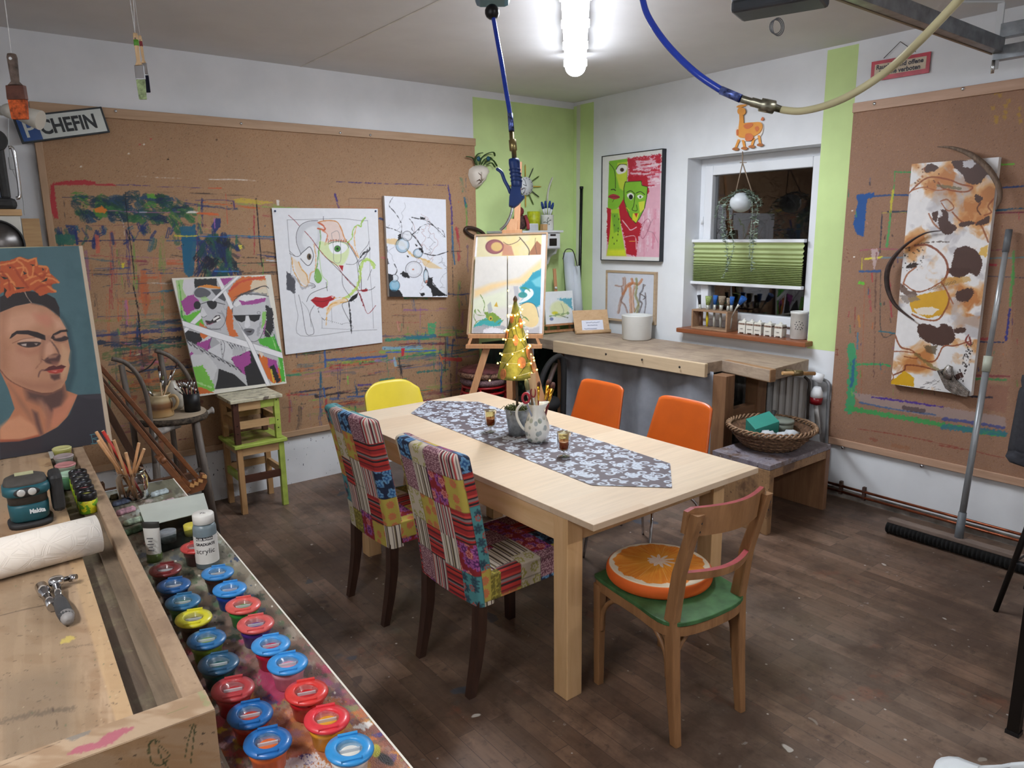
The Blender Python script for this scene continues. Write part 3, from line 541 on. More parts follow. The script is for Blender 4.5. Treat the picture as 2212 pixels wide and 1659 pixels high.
# ---------------------------------------------------------------- large canvas with brown blotches
def art_blot(p):
    w = fbm(p.X*.012,p.Y*.012,31)*60; n = fbm((p.X+w)*.016,(p.Y-w)*.016,40,5)
    def lay(lo,hi,col,am=1): a = np.clip((n-lo)/(hi-lo),0,1)[...,None]*am; p.C = p.C*(1-a)+np.array(srgb(col))*a
    lay(.47,.58,'cf9458',.9); lay(.60,.66,'b06a34',.7)
    n = fbm((p.X-w)*.02,(p.Y+w)*.02,77,5); lay(.56,.64,'e8e4e2',1)
    n = fbm((p.X-w)*.02,(p.Y+w)*.02,90,5); lay(.60,.70,'b4afb2',.7)
    p.tr = S9; L = p.line; F_ = p.fill; br_ = '4a3028'
    def blob(pts,s=1.): F_(pts,br_,1,jag=3.2,a=.97,smooth=True,jf=.2)
    L([(600,1060),(720,960),(850,970),(930,1000),(1010,1020),(960,1050),(830,1030),(790,990)],9,'8a4422',.85,1); L([(620,1040),(700,1020),(780,1040),(860,1030)],7,'a0562c',.8,1)
    L([(805,1110),(850,1100),(890,1150),(850,1170),(810,1120)],8,'93502c',.8,1); L([(880,1180),(940,1240),(1000,1250),(1060,1260),(1110,1370)],10,'8c4826',.8,1); L([(730,1190),(760,1250),(800,1290)],10,'8c4826',.7,1)
    L([(640,1395),(720,1390),(790,1430),(840,1490),(850,1560),(820,1640)],13,'84452e',.9,1.2); L([(560,1659),(590,1580),(650,1530)],9,'9a5430',.8,1); L([(1160,1080),(1110,1140),(1130,1180),(1085,1200)],9,'8c4826',.8,1)
    blob([(880,850),(980,848),(1080,860),(1130,930),(1090,950),(1050,1000),(970,990),(945,940),(890,890)]); F_([(945,855),(1010,848),(1030,870),(1000,900),(950,890)],'c8c4c8',jag=3)
    blob([(700,895),(740,870),(790,890),(770,915),(710,925)]); blob([(805,1165),(850,1175),(860,1240),(910,1280),(850,1325),(800,1290),(790,1220),(820,1200)]); blob([(755,1180),(790,1180),(780,1240),(755,1225)])
    blob([(930,1250),(1000,1235),(1020,1255),(940,1275)]); blob([(1090,1215),(1118,1205),(1110,1250),(1030,1265),(1040,1245)]); blob([(1030,1065),(1075,1090),(1050,1120),(1025,1100)]); L([(1060,1120),(1040,1160),(1060,1195)],8,'5a3020',.8,2)
    blob([(900,1420),(960,1395),(1010,1410),(1060,1460),(1070,1520),(1040,1590),(990,1570),(930,1600),(870,1570),(885,1480)]); F_([(590,1520),(640,1500),(665,1510),(640,1535),(585,1540)],'3a2a24',jag=3)
    F_([(810,1600),(990,1590),(1000,1620),(800,1659)],'c08a34',3,jag=4,a=.6); L([(790,1010),(860,1020),(930,1030)],16,'6a6248',.75,3); L([(570,1420),(640,1390),(760,1370),(860,1370)],5,'4a3a30',.7,4)
    p.speck(40,(560,1400,700,1560),['2c2622'],2,6,.8); p.speck(30,(640,880,800,1060),['5a3420','a05a30'],2,7,.7)
    F_([(1060,1410),(1110,1390),(1100,1470),(1050,1450)],'d8a63c',4,jag=3,a=.8)
    p.tr = S10
    F_([(620,150),(700,130),(810,110),(830,170),(800,235),(720,255),(640,220)],'d2a02c',2,jag=2); F_([(650,205),(740,195),(780,210),(740,240),(670,235)],'e6ded8',2,jag=2,a=.9); F_([(520,580),(560,560),(600,520),(650,560),(650,605),(530,592)],'d4a41c',1,jag=2)
    blob([(870,120),(940,100),(955,130),(920,170),(870,160)]); blob([(670,290),(720,285),(770,300),(800,280),(850,310),(855,370),(800,395),(740,385),(680,350)]); blob([(860,310),(910,305),(905,328),(862,330)]); blob([(830,0),(930,0),(935,20),(880,45),(830,25)])
    L([(600,80),(680,120),(800,60),(830,0)],6,'8c4a28',.85,1); L([(790,70),(830,150),(800,230),(760,265),(690,258),(640,235)],8,'90502c',.9,1); L([(580,90),(620,130),(650,130)],26,'5a4034',.8,4); F_([(575,140),(650,130),(680,160),(610,180)],'8a7a70',jag=3,a=.8)
    L([(550,330),(580,400),(640,420),(700,470),(760,470),(800,400),(860,395),(940,370)],7,'8a4424',.85,1); L([(535,425),(600,425),(680,440),(660,460),(600,450)],5,'8a4424',.8,1); L([(545,545),(600,520),(610,495),(680,500),(760,520)],7,'7a3c24',.85,1); L([(660,440),(740,500),(790,530)],14,'7a6a3c',.7,3)
    L([(530,520),(545,560),(520,580)],5,'9a5a24',.8); L([(815,110),(850,180)],6,'9a5430',.8); L([(930,340),(915,370),(940,390),(935,350)],9,'7a2c24',.85,2); F_([(700,395),(770,395),(760,440),(715,430)],'5a4a34',3,jag=3,a=.8)
    for _ in range(55): a = R.uniform(0,1); p.ell((880+a*60+R.uniform(-15,20),560-a*180+R.uniform(-20,30)),R.uniform(1.5,5),R.uniform(2,6),'2a2220',.8,.85)
    for _ in range(18): x,y = R.uniform(680,780),R.uniform(575,620); L([(x,y),(x+R.uniform(10,25),y-R.uniform(-5,10))],1.5,'3a3434',.8)
    F_([(860,545),(880,535),(890,560),(870,570)],'4a2c26'); F_([(880,535),(895,530),(905,555),(892,560)],'4a2c26')
    for i_ in range(9): p.ell((730+i_*16,108-i_*5),6,5,'5a4a38',.8,.8,ring=2)
XA = XR-.06; q1 = atx(1921,826,XA); q2 = atx(2092,858,XA); q3 = atx(2163,341,XA); q4 = atx(1974,352,XA)
yl_,yr_ = (q1.y+q4.y)/2,(q2.y+q3.y)/2; zt,zb = (q3.z+q4.z)/2,(q1.z+q2.z)/2
tb = thing('canvas_painting','tall white and rust abstract canvas with brown blotches on the pin board','painting',(XA,(yl_+yr_)/2,zb))
panel('painted_canvas',(XA,yl_,zb),(XA,yr_,zb),(XA,yr_,zt),(XA,yl_,zt),330,600,'e3e0df',art_blot,.035,'d8d4d0',tb,.5,.2)
foil = mat('crumpled_foil','a09c98',.22,.9,var=.3,sc=30,bump=.6); bark = wood('bark_arc','4a3a30','8a7462',2,2.,.7,bump=.5)
mb = MB(); P_ = [atx(x,y,XA-.01) for x,y in ((2027,800),(2050,793),(2070,822),(2095,845),(2092,857),(2062,850),(2045,838))]
mb.prism(P_,(-.02,0,0)); mb.ball(P_[1]+Vector((-.02,0,-.03)),.03,8,(.6,1,1.4),fn=lambda d: 1+.3*math.sin(d.z*9+d.y*7)); obj('foil_scrap',mb,foil,tb,sub=0)
def arc(pts,ws,X,nm,m,**k):
    pts = cr(pts,6); P_ = [atx(x,y,X) for x,y in pts]; n = len(P_); rr = [np.interp(i/(n-1),np.linspace(0,1,len(ws)),ws) for i in range(n)]
    return obj(nm,MB().tube(P_,rr,8,sy=.6),m,**k)
arc([(2025,317),(2060,320),(2100,336),(2135,365),(2156,400),(2160,430),(2150,455)],[.003,.014,.024,.026,.022,.016,.004],XA-.035,'bark_strip',bark,label='curved dry bark strip over the top corner of the blotched canvas',cat='bark')
arc([(2035,498),(1995,505),(1950,535),(1920,575),(1917,620),(1935,660),(1975,692)],[.003,.008,.014,.022,.02,.014,.004],XA-.03,'bark_strip',mat('dark_bark','3a2a26',.45,var=.3,sc=20,bump=.5),label='dark curved bark strip across the middle edge of the blotched canvas',cat='bark')
# ---------------------------------------------------------------- two figures in sunglasses
def art_pair(p):
    p.tr = S5; F_ = p.fill; L = p.line; mg = 'a04490'; bk = '222226'; og = 'd06a2c'; gn = '63b834'
    P = [(68,640),(735,612),(885,1395),(172,1478)]; F_(P,'b8b8ba')
    F_([(68,640),(130,636),(150,760),(130,900),(110,930)],'a8c88a',3,jag=3); L([(90,650),(105,760),(110,900)],9,'5fae3c',.9,3); F_([(125,640),(205,630),(215,690),(190,750),(150,770),(120,700)],'d4d0d4',2,jag=3)
    F_([(205,632),(370,628),(380,690),(330,680),(240,690),(210,700)],bk,1,jag=2); F_([(225,690),(300,672),(400,690),(395,720),(330,715),(250,705)],'dd8a34',1,jag=2)
    F_([(105,800),(150,760),(205,745),(245,780),(235,850),(190,870),(155,905),(125,860)],mg,1,jag=4); F_([(105,905),(160,900),(250,860),(265,935),(290,1000),(240,1010),(130,960)],gn,2,jag=4); L([(110,870),(120,920),(150,950)],10,'2f7a3c',.8,3)
    F_([(560,615),(735,612),(745,700),(640,720),(560,750),(490,800),(455,740),(500,660)],og,2,jag=4); F_([(640,640),(740,640),(760,760),(700,740),(620,720)],'d9cdb4',6,jag=5,a=.9); F_([(390,630),(500,622),(460,660),(430,680)],mg,1,jag=2); L([(470,720),(560,650),(720,620)],14,'c8442c',.8,3)
    F_([(455,830),(490,870),(500,1000),(540,1060),(470,1060),(440,960)],og,2,jag=4)
    F_([(110,1000),(250,1040),(270,1100),(200,1140),(130,1100)],bk,1,jag=2); F_([(245,950),(330,1020),(290,1090),(250,1060)],og,1,jag=3)
    # left head
    F_([(205,720),(250,690),(320,700),(400,705),(440,760),(450,850),(440,930),(445,1040),(340,1020),(290,960),(270,930),(250,880),(262,830),(240,790),(205,760)],'bcbcc0',1,smooth=False)
    F_([(205,735),(230,700),(280,700),(330,735),(290,770),(225,765)],'4a4a50',3,a=.85,smooth=True); F_([(330,710),(400,705),(445,780),(435,800),(380,770)],'3a3a40',3,a=.85); F_([(250,770),(290,760),(320,790),(270,800)],'9ac87a',3,a=.7)
    p.ell((228,827),26,30,'1c1c20'); F_([(302,798),(368,798),(372,835),(345,858),(315,840)],'1a1a1e',smooth=True); L([(255,818),(305,802)],4,'1a1a1e'); L([(368,805),(435,822)],4,'1a1a1e'); p.ell((440,830),16,28,'a4a4a8',ring=3)
    F_([(255,840),(275,850),(305,905),(275,918),(250,900)],'d4d4d6',2); L([(262,840),(250,895),(272,917),(300,905)],2.5,'2a2a2e')
    F_([(288,940),(330,945),(365,905),(395,900),(405,930),(370,955),(320,970),(300,975)],'2a2024',1); F_([(345,928),(385,905),(398,915),(350,945)],'e8e6e4'); F_([(370,942),(402,925),(405,936),(375,952)],'e8e6e4'); L([(290,950),(315,972),(345,960)],5,'9a4a6a',.9)
    for a_,b_ in (((300,1000),(400,1010)),((410,870),(440,940)),((380,880),(410,890))): L([a_,b_],10,'7c7c82',.5,3)
    L([(290,980),(320,1005),(400,1000),(440,940),(450,850)],2,'2e2e32')
    # right head
    F_([(500,820),(560,770),(650,770),(740,800),(745,900),(730,1000),(690,1080),(650,1100),(600,1080),(560,1010),(520,950),(495,880)],'c2c2c6',1)
    F_([(495,820),(560,750),(680,745),(750,765),(720,790),(600,790),(520,840)],'e0dfe0',1); F_([(540,790),(600,800),(680,780),(740,770),(735,800),(650,820),(560,825)],mg,1,jag=3)
    for k_ in range(7): L([(500+k_*22,770-k_*6),(590+k_*22,730-k_*8),(690+k_*12,700-k_*12+k_*k_*2)],3,'2a2a2e',.85,1)
    L([(490,880),(500,800),(560,750),(640,745),(760,760)],4,'2a2a2e'); L([(560,745),(640,740),(740,745)],14,'55555c',.5,5)
    F_([(500,906),(598,905),(590,940),(560,955),(520,940)],'1c1c20',smooth=False); F_([(612,905),(700,900),(690,935),(655,952),(625,940)],'1c1c20'); L([(500,905),(700,900)],5,'1c1c20'); F_([(590,905),(612,905),(625,980),(600,1000),(580,985)],'dcdce0',2,a=.9)
    F_([(575,1010),(610,1000),(655,1010),(640,1045),(600,1052)],'6a6a70',1,smooth=True); F_([(590,1022),(640,1016),(625,1032)],'2a2226'); L([(600,1080),(650,1100),(700,1070),(735,980)],3,'2e2e32'); L([(560,1000),(600,1060)],12,'8a8a90',.5,4); L([(700,960),(680,1050)],18,'8a8a90',.5,6); p.ell((688,884),12,10,'6a6a70',ring=2)
    F_([(715,880),(745,865),(740,960),(710,1000)],'84c25a',3,jag=3,a=.9); F_([(740,830),(790,850),(800,1000),(770,1080),(735,1060),(720,1020),(745,940)],bk,1,jag=5); L([(740,950),(725,1040)],8,'c070b0',.8,3)
    F_([(680,1080),(735,1070),(800,1060),(860,1180),(885,1395),(850,1400),(830,1200),(760,1140),(700,1120)],'4fae3a',2,jag=3); L([(740,1010),(800,1100),(850,1300)],5,'b8d8a0',.7,2); L([(800,1040),(850,1200)],5,'2f7a3c',.8,2)
    # clothes
    F_([(330,1040),(420,1090),(560,1110),(640,1130),(700,1200),(660,1380),(600,1300),(480,1250),(300,1180),(180,1240),(170,1180),(250,1100)],'cfcfd2',1); F_([(225,1110),(300,1090),(350,1060),(370,1110),(300,1170),(200,1190),(165,1230),(180,1180)],mg,1,jag=4); F_([(345,1035),(370,1080),(400,1110),(330,1150),(320,1110)],'a8a8ac',1)
    L([(345,1040),(310,1150)],2.5,'2a2a2e'); L([(345,1040),(430,1110),(415,1240)],2.5,'2a2a2e'); L([(405,1100),(418,1240)],9,'9a9aa0',.6,2); [p.ell((408+k_*4,1120+k_*36),3,4,'3a3a40') for k_ in range(4)]
    F_([(440,1100),(600,1130),(560,1200),(500,1190),(470,1130)],'c4c4c8',1); [L([(450+k_*22,1100),(490+k_*20,1150+k_*4)],5,'3a3a40',.8,2) for k_ in range(6)]; F_([(500,1130),(600,1150),(570,1230),(490,1200)],'b4b4b8',2,a=.8)
    F_([(390,1290),(480,1320),(600,1430),(360,1455),(380,1380)],bk); F_([(480,1230),(620,1165),(700,1200),(760,1410),(600,1430),(590,1350)],bk); F_([(485,1215),(550,1200),(620,1165),(630,1260),(580,1290),(590,1350),(520,1320)],mg,1,jag=4)
    F_([(120,1070),(200,1110),(330,1180),(500,1270),(590,1360),(605,1440),(590,1380),(470,1330),(330,1280),(190,1180),(125,1110)],'bdbdc0',1,jag=2); [L([(150+k_*42,1095+k_*22),(185+k_*42,1130+k_*22)],7,'3a3a40',.75,3) for k_ in range(10)]; L([(130,1075),(330,1185),(520,1290)],3,'2a2a2e')
    F_([(180,1200),(300,1190),(380,1290),(330,1440),(190,1470)],'cfcfd0',2,jag=3); F_([(185,1290),(270,1275),(300,1330),(340,1400),(360,1450),(340,1480),(220,1440),(200,1380)],'78c048',1,jag=5); L([(220,1400),(330,1440)],10,'bfe0a4',.7,4); F_([(170,1440),(260,1440),(350,1480),(175,1500)],og,1,jag=2)
    F_([(690,1190),(780,1230),(840,1300),(860,1400),(800,1410),(760,1380),(700,1290)],og,1,jag=3); F_([(750,1220),(820,1240),(835,1340),(790,1300),(760,1290)],mg,1,jag=4); F_([(765,1290),(800,1270),(850,1390),(820,1405),(790,1340)],bk,1,jag=4); L([(780,1310),(800,1400)],10,'d8c23a',.9,2); F_([(670,1150),(725,1190),(710,1220)],'d8ccc0')
    w = 'e6e5e8'
    def tape(a,b,c_,d): F_([a,b,c_,d],w); L([a,b],2,'8a8a90',.7); L([d,c_],2,'8a8a90',.7)
    tape((370,618),(500,830),(478,865),(355,640)) if 0 else None
    tape((368,618),(395,616),(500,842),(478,860)); tape((335,790),(520,612),(548,612),(350,800)); tape((250,880),(105,1030),(108,1060),(262,925))
    tape((98,935),(330,1010),(860,1180),(870,1225)); F_([(98,935),(340,1015),(860,1180),(872,1226),(330,1062),(105,975)],w); L([(98,935),(340,1015),(860,1180)],2,'7a7a80',smooth=False); L([(105,975),(330,1062),(872,1226)],2,'7a7a80',smooth=False)
    F_([(525,940),(560,1010),(640,1110),(775,1420),(745,1426),(600,1100)],w); L([(525,940),(640,1110),(775,1420)],2,'7a7a80',smooth=False); L([(600,1100),(745,1426)],2,'7a7a80')
q = [aty(*v,YL-.045) for v in ((432,856),(619,828),(585,593),(371,601))]
lt,lb = Vector((q[3].x,YL-.045,(q[2].z+q[3].z)/2)),Vector((q[0].x,YL-.14,0)); lb = aty(432,856,YL-.12); rb = aty(619,828,YL-.12); tl = aty(371,601,YL-.055); tr_ = aty(585,593,YL-.055)
tb = thing('canvas_painting','painting of two people in sunglasses crossed by white bands','painting',(lb+rb)/2)
panel('painted_canvas',lb,rb,tr_,tl,300,330,'dcd8cc',art_pair,.02,'d8cdb4',tb,.55)
# ---------------------------------------------------------------- paper sheet with face drawing
def art_face(p):
    p.tr = S5; F_ = p.fill; L = p.line; k = '3a3a40'; og = 'cf7a2c'; rd = 'b0242c'; gn = '8fc040'
    F_([(1000,230),(1060,205),(1130,200),(1150,300),(1130,380),(1080,380),(1010,440),(980,380),(968,320),(980,260)],'c4c6cc',10,a=.7,smooth=True); F_([(1040,260),(1120,240),(1120,350),(1040,400),(1010,340)],'e2e4e8',14,a=.9,smooth=True)
    L([(1000,440),(970,360),(970,290),(1000,230),(1060,200),(1130,195)],3,k); L([(910,155),(960,200),(990,235)],3.5,'8a2430'); L([(900,190),(1100,186),(1300,180),(1440,195),(1500,195)],2,'6a6a70'); L([(900,190),(915,400),(930,480),(925,620)],2,'6a6a70'); L([(1500,195),(1515,400),(1520,600),(1535,800),(1545,1000)],2,'8a8a90'); L([(1170,165),(1170,195)],3,k)
    F_([(1135,205),(1160,190),(1250,200),(1300,240),(1320,310),(1350,360),(1290,350),(1220,350),(1180,380),(1200,300),(1160,270),(1130,260),(1170,240)],'e6b49a',14,a=.45)
    L([(1130,210),(1170,235),(1180,265),(1130,255)],10,'c85430',.85,2); L([(1140,205),(1200,195),(1270,205),(1305,260),(1330,330),(1380,390),(1420,460)],7,og,.8,1); L([(1165,270),(1200,300),(1190,350),(1180,378),(1230,345),(1300,345),(1350,355)],7,'d0683c',.7,2)
    L([(1480,175),(1455,210),(1450,240),(1420,230),(1390,270),(1385,320),(1350,360)],9,gn,.75,3); L([(1415,240),(1400,320),(1410,400),(1430,470)],7,'e0a04a',.6,3)
    F_([(1140,350),(1200,360),(1280,350),(1350,370),(1360,440),(1320,520),(1260,530),(1200,480),(1150,430)],'d4e4a4',10,a=.8,smooth=True); F_([(1210,380),(1270,355),(1330,370),(1350,400),(1310,440),(1240,440)],'eef0f2',3,smooth=True)
    p.ell((1275,405),23,23,'4a8a3c'); p.ell((1275,405),9,9,'1a2a1a'); p.ell((1275,405),23,23,k,ring=1.2); L([(1205,370),(1270,350),(1340,365),(1360,400)],3,k); [L([(1210+i*18,362-i*1),(1205+i*20,335)],1.6,k) for i in range(8)]
    F_([(1005,440),(1070,395),(1100,450),(1085,500),(1050,530),(1010,490)],'e8e8ea',2,smooth=True); L([(1000,445),(1035,415),(1070,392),(1095,450),(1080,510),(1050,530),(1000,480)],4,k); p.ell((1064,465),17,24,'6a5844'); p.ell((1066,465),7,14,'1a1614')
    L([(960,462),(985,462),(1005,445)],3,k); [L([(915+i*2,420+i*20),(960,462)],1.5,k) for i in range(2)]
    F_([(940,470),(960,560),(1000,650),(1050,690),(1050,600),(1000,540),(985,510)],'ecc898',10,a=.5); L([(935,470),(945,560),(975,620),(1000,670),(1040,690),(1055,660),(1045,600),(1010,560),(985,505)],7,'d89a44',.75,2); L([(1100,370),(1112,450),(1110,560),(1075,590),(1065,660)],7,'d89a50',.6,3)
    L([(1145,260),(1150,330),(1135,420),(1125,520),(1105,600),(1110,640),(1130,660),(1150,640)],6,'5a9a3c',.8,2); F_([(1110,560),(1135,560),(1160,620),(1145,655),(1115,650)],'6aa83c',5,a=.8,smooth=True); L([(1145,380),(1140,460),(1160,600),(1200,650),(1190,700)],3,'8ac04a',.8)
    L([(1030,275),(1080,330),(1130,400),(1200,480),(1270,530),(1310,590),(1370,660),(1420,710),(1460,790),(1500,890),(1560,830)],4,'8a2028',.95,.8); F_([(1285,530),(1320,530),(1312,575)],rd); L([(1200,480),(1300,580),(1400,680),(1440,720)],3,k)
    L([(1350,360),(1420,480),(1450,600),(1455,720),(1490,700)],4,k); L([(1340,520),(1400,520),(1440,480),(1450,440),(1500,380),(1510,350)],2.4,k); L([(1440,480),(1470,440),(1510,420),(1515,395)],13,'2a2a2e',.9,3,taper=True); L([(1500,410),(1480,470),(1440,500)],8,'6a6a70',.6,3)
    L([(1545,545),(1520,490),(1470,500),(1450,560),(1440,640),(1420,690),(1370,750),(1320,775)],18,'b4d45c',.75,5); L([(1560,530),(1530,500),(1460,500),(1430,580)],4,gn); F_([(1440,715),(1500,705),(1500,722),(1470,728)],rd,1); L([(1430,720),(1520,712),(1555,690)],3,k)
    F_([(895,575),(930,600),(960,640),(960,745),(925,720),(895,710)],'3a3a42',2,jag=3,a=.85); L([(935,610),(980,640),(1010,700),(1070,680),(1100,690)],14,'8a8a92',.5,5); L([(1080,700),(1110,690),(1100,670),(1070,660)],3,k); L([(1190,655),(1200,720)],3,k)
    F_([(1075,790),(1110,765),(1160,772),(1195,768),(1230,755),(1258,765),(1250,785),(1215,800),(1200,830),(1165,848),(1120,835)],'b4222c',1,smooth=False); L([(1075,790),(1150,800),(1205,790),(1255,768)],3,'6a1018'); F_([(1225,760),(1250,762),(1240,775)],'e8d0d0',2)
    L([(1045,800),(1080,740),(1200,690)],3,k); F_([(1190,850),(1240,800),(1330,770),(1340,800),(1240,840),(1200,900)],'f0c890',5,a=.7); L([(1250,775),(1320,770),(1350,800),(1240,815),(1200,870),(1190,980)],6,'e0a040',.7,3)
    L([(1430,730),(1400,770),(1350,800),(1310,820),(1330,880),(1370,960),(1380,1040)],3,k); F_([(1430,735),(1385,760),(1355,800),(1380,800),(1420,770)],'1c1c20',1); L([(1360,800),(1370,900),(1380,1040)],9,'222226',.9,3,taper=True); L([(1440,740),(1470,830)],8,'7a2028',.8,3)
    L([(950,700),(960,800),(980,900),(1000,1055),(1380,1020),(1570,1010)],2,'7a7a80'); L([(985,750),(1010,850),(1040,1030),(1080,1048),(1100,1020),(1070,900),(1100,830)],3,'5a5a60'); L([(1010,800),(1060,870),(1080,990)],2,'8a8a90'); L([(1170,850),(1130,850),(1150,910),(1180,940)],3,'4a4a50',.8,2); L([(1155,998),(1380,1005),(1360,960),(1300,970)],1.6,'9a9aa0'); L([(1160,920),(1160,998)],1.5,'8a8a90'); [p.ell((1170+i*14,930+i*4),2.5,2.5,'6a6a70') for i in range(11)]
    L([(1230,850),(1235,960)],1.5,'8a8a90'); L([(1230,290),(1285,285),(1300,490),(1250,500),(1245,400),(1230,290)],2,'7a7a80'); L([(1310,600),(1320,690),(1400,800)],2.5,k); L([(1420,500),(1440,700)],2.5,k); L([(1500,640),(1530,560)],2,k)
    p.ell((812,126),5,5,'3a4a5a'); p.ell((1560,126),5,5,'3a4a5a'); L([(790,1060),(1100,1100),(1300,1080)],40,'d6d6dc',.25,6,12)
q = [aty(*v,YL-.03) for v in ((617,766),(826,740),(816,451),(587,449))]
tb = thing('paper_drawing','large white paper sheet with a green-eyed face and red lips drawn on it','drawing',(q[0]+q[1])/2)
panel('sheet',*q,300,360,'e4e5ea',art_face,.002,'d8d8d8',tb,.7)
for x,y in ((594,456),(811,456)): obj('pin',MB().lathe([(.006,0),(.007,.004),(.004,.01),(0,.011)],aty(x,y,YL-.03),10,(0,-1,0)),mat('pin_blue','34466a',.3,var=0),tb)
# ---------------------------------------------------------------- white canvas with black ink line work
def art_ink(p):
    p.tr = S5; F_ = p.fill; L = p.line; k = '26262a'
    for s_ in range(9):
        x,y = R.uniform(1640,2090),R.uniform(40,600); pts = [(x,y)]
        for _ in range(22): x += R.uniform(-26,26); y += R.uniform(-8,34); pts.append((min(max(x,1635),2092),min(y,750)))
        L(pts,1.5,R.choice(['8a8a92','9a9aa2','b08a8a']),.75)
    for pts,w in (([(1690,20),(1660,80),(1700,130),(1740,190),(1755,240),(1750,300)],3),([(1640,245),(1700,262),(1760,290),(1830,300),(1900,240),(1960,220),(2010,250),(2060,300),(2080,320)],3.5),([(1830,170),(1870,180),(1910,185),(1960,205),(2000,240)],5),([(1920,440),(2000,455),(2090,430)],5),([(1700,520),(1720,570),(1690,620)],4),([(1930,540),(1950,600),(1980,650),(2040,720),(2090,755)],4),([(1820,290),(1860,330),(1910,400)],6),([(2020,255),(2040,300),(2075,318),(2060,270),(2010,245)],2),([(1810,180),(1840,220),(1830,260),(1870,290),(1890,240)],2)): L(pts,w,k,.9,2)
    F_([(1640,330),(1700,330),(1760,350),(1800,400),(1740,380),(1640,365)],'e0b060',4,a=.6,jag=3); L([(1780,400),(1830,450),(1900,480),(1960,500)],12,'dca850',.6,4); F_([(1900,480),(1960,495),(2060,555),(1960,550),(1920,530)],'e0b060',5,a=.5)
    for c,rx,ry,col in (((1760,380),50,55,'7aa4c0'),((1875,440),34,34,'7aa4c0'),((1845,560),62,60,'cfd0d6'),((1700,680),40,42,'5aa0c0'),((1935,610),18,50,'8ab4c8'),((1700,625),28,28,'b8c8d8'),((1795,310),36,36,'c8c8d0')): p.ell(c,rx,ry,col,3,.55); p.ell((c[0]+4,c[1]-4),rx*.7,ry*.7,'e8eaf0',5,.7); p.ell(c,rx,ry,k,ring=.9)
    p.ell((1840,560),8,6,'c87a5a',2,.8); p.ell((1940,650),9,12,'c8705a',2,.8)
    F_([(1635,370),(1650,400),(1645,470),(1665,520),(1645,520)],k,1,jag=3); F_([(1730,300),(1750,290),(1755,330),(1725,345)],k,1,jag=3); F_([(1880,400),(1915,405),(1915,440),(1895,425)],k,1,jag=4); F_([(1740,590),(1770,575),(1800,590),(1815,625),(1770,618)],k,1,jag=3)
    F_([(1650,590),(1690,600),(1690,640),(1660,660),(1670,710),(1740,715),(1770,765),(1655,770)],k,1,jag=2); F_([(1955,620),(1985,620),(1985,670),(2040,720),(2095,755),(1985,760),(1970,700),(1940,680)],k,1,jag=2); F_([(1890,735),(1925,735),(1930,755),(1900,762)],k,1,jag=3); F_([(1895,170),(1930,175),(1925,188),(1900,186)],k,1,jag=3); F_([(1855,370),(1875,378),(1868,395)],k,jag=2); F_([(1790,455),(1812,460),(1800,475)],k,jag=2)
    p.ell((1700,685),38,40,'4a9ac0',4,.4)
q = [aty(*v,YL-.05) for v in ((841,641),(967,642),(963,431),(830,423))]; x0_,x1_ = (q[0].x+q[3].x)/2,(q[1].x+q[2].x)/2; z0_,z1_ = (q[0].z+q[1].z)/2,(q[2].z+q[3].z)/2
tb = thing('canvas_painting','small white canvas with fine black ink lines and circles','painting',(x0_,YL-.05,z0_))
panel('painted_canvas',q[0],q[1],q[2],q[3],190,280,'e6e8f0',art_ink,.028,'b8bac0',tb,.6)
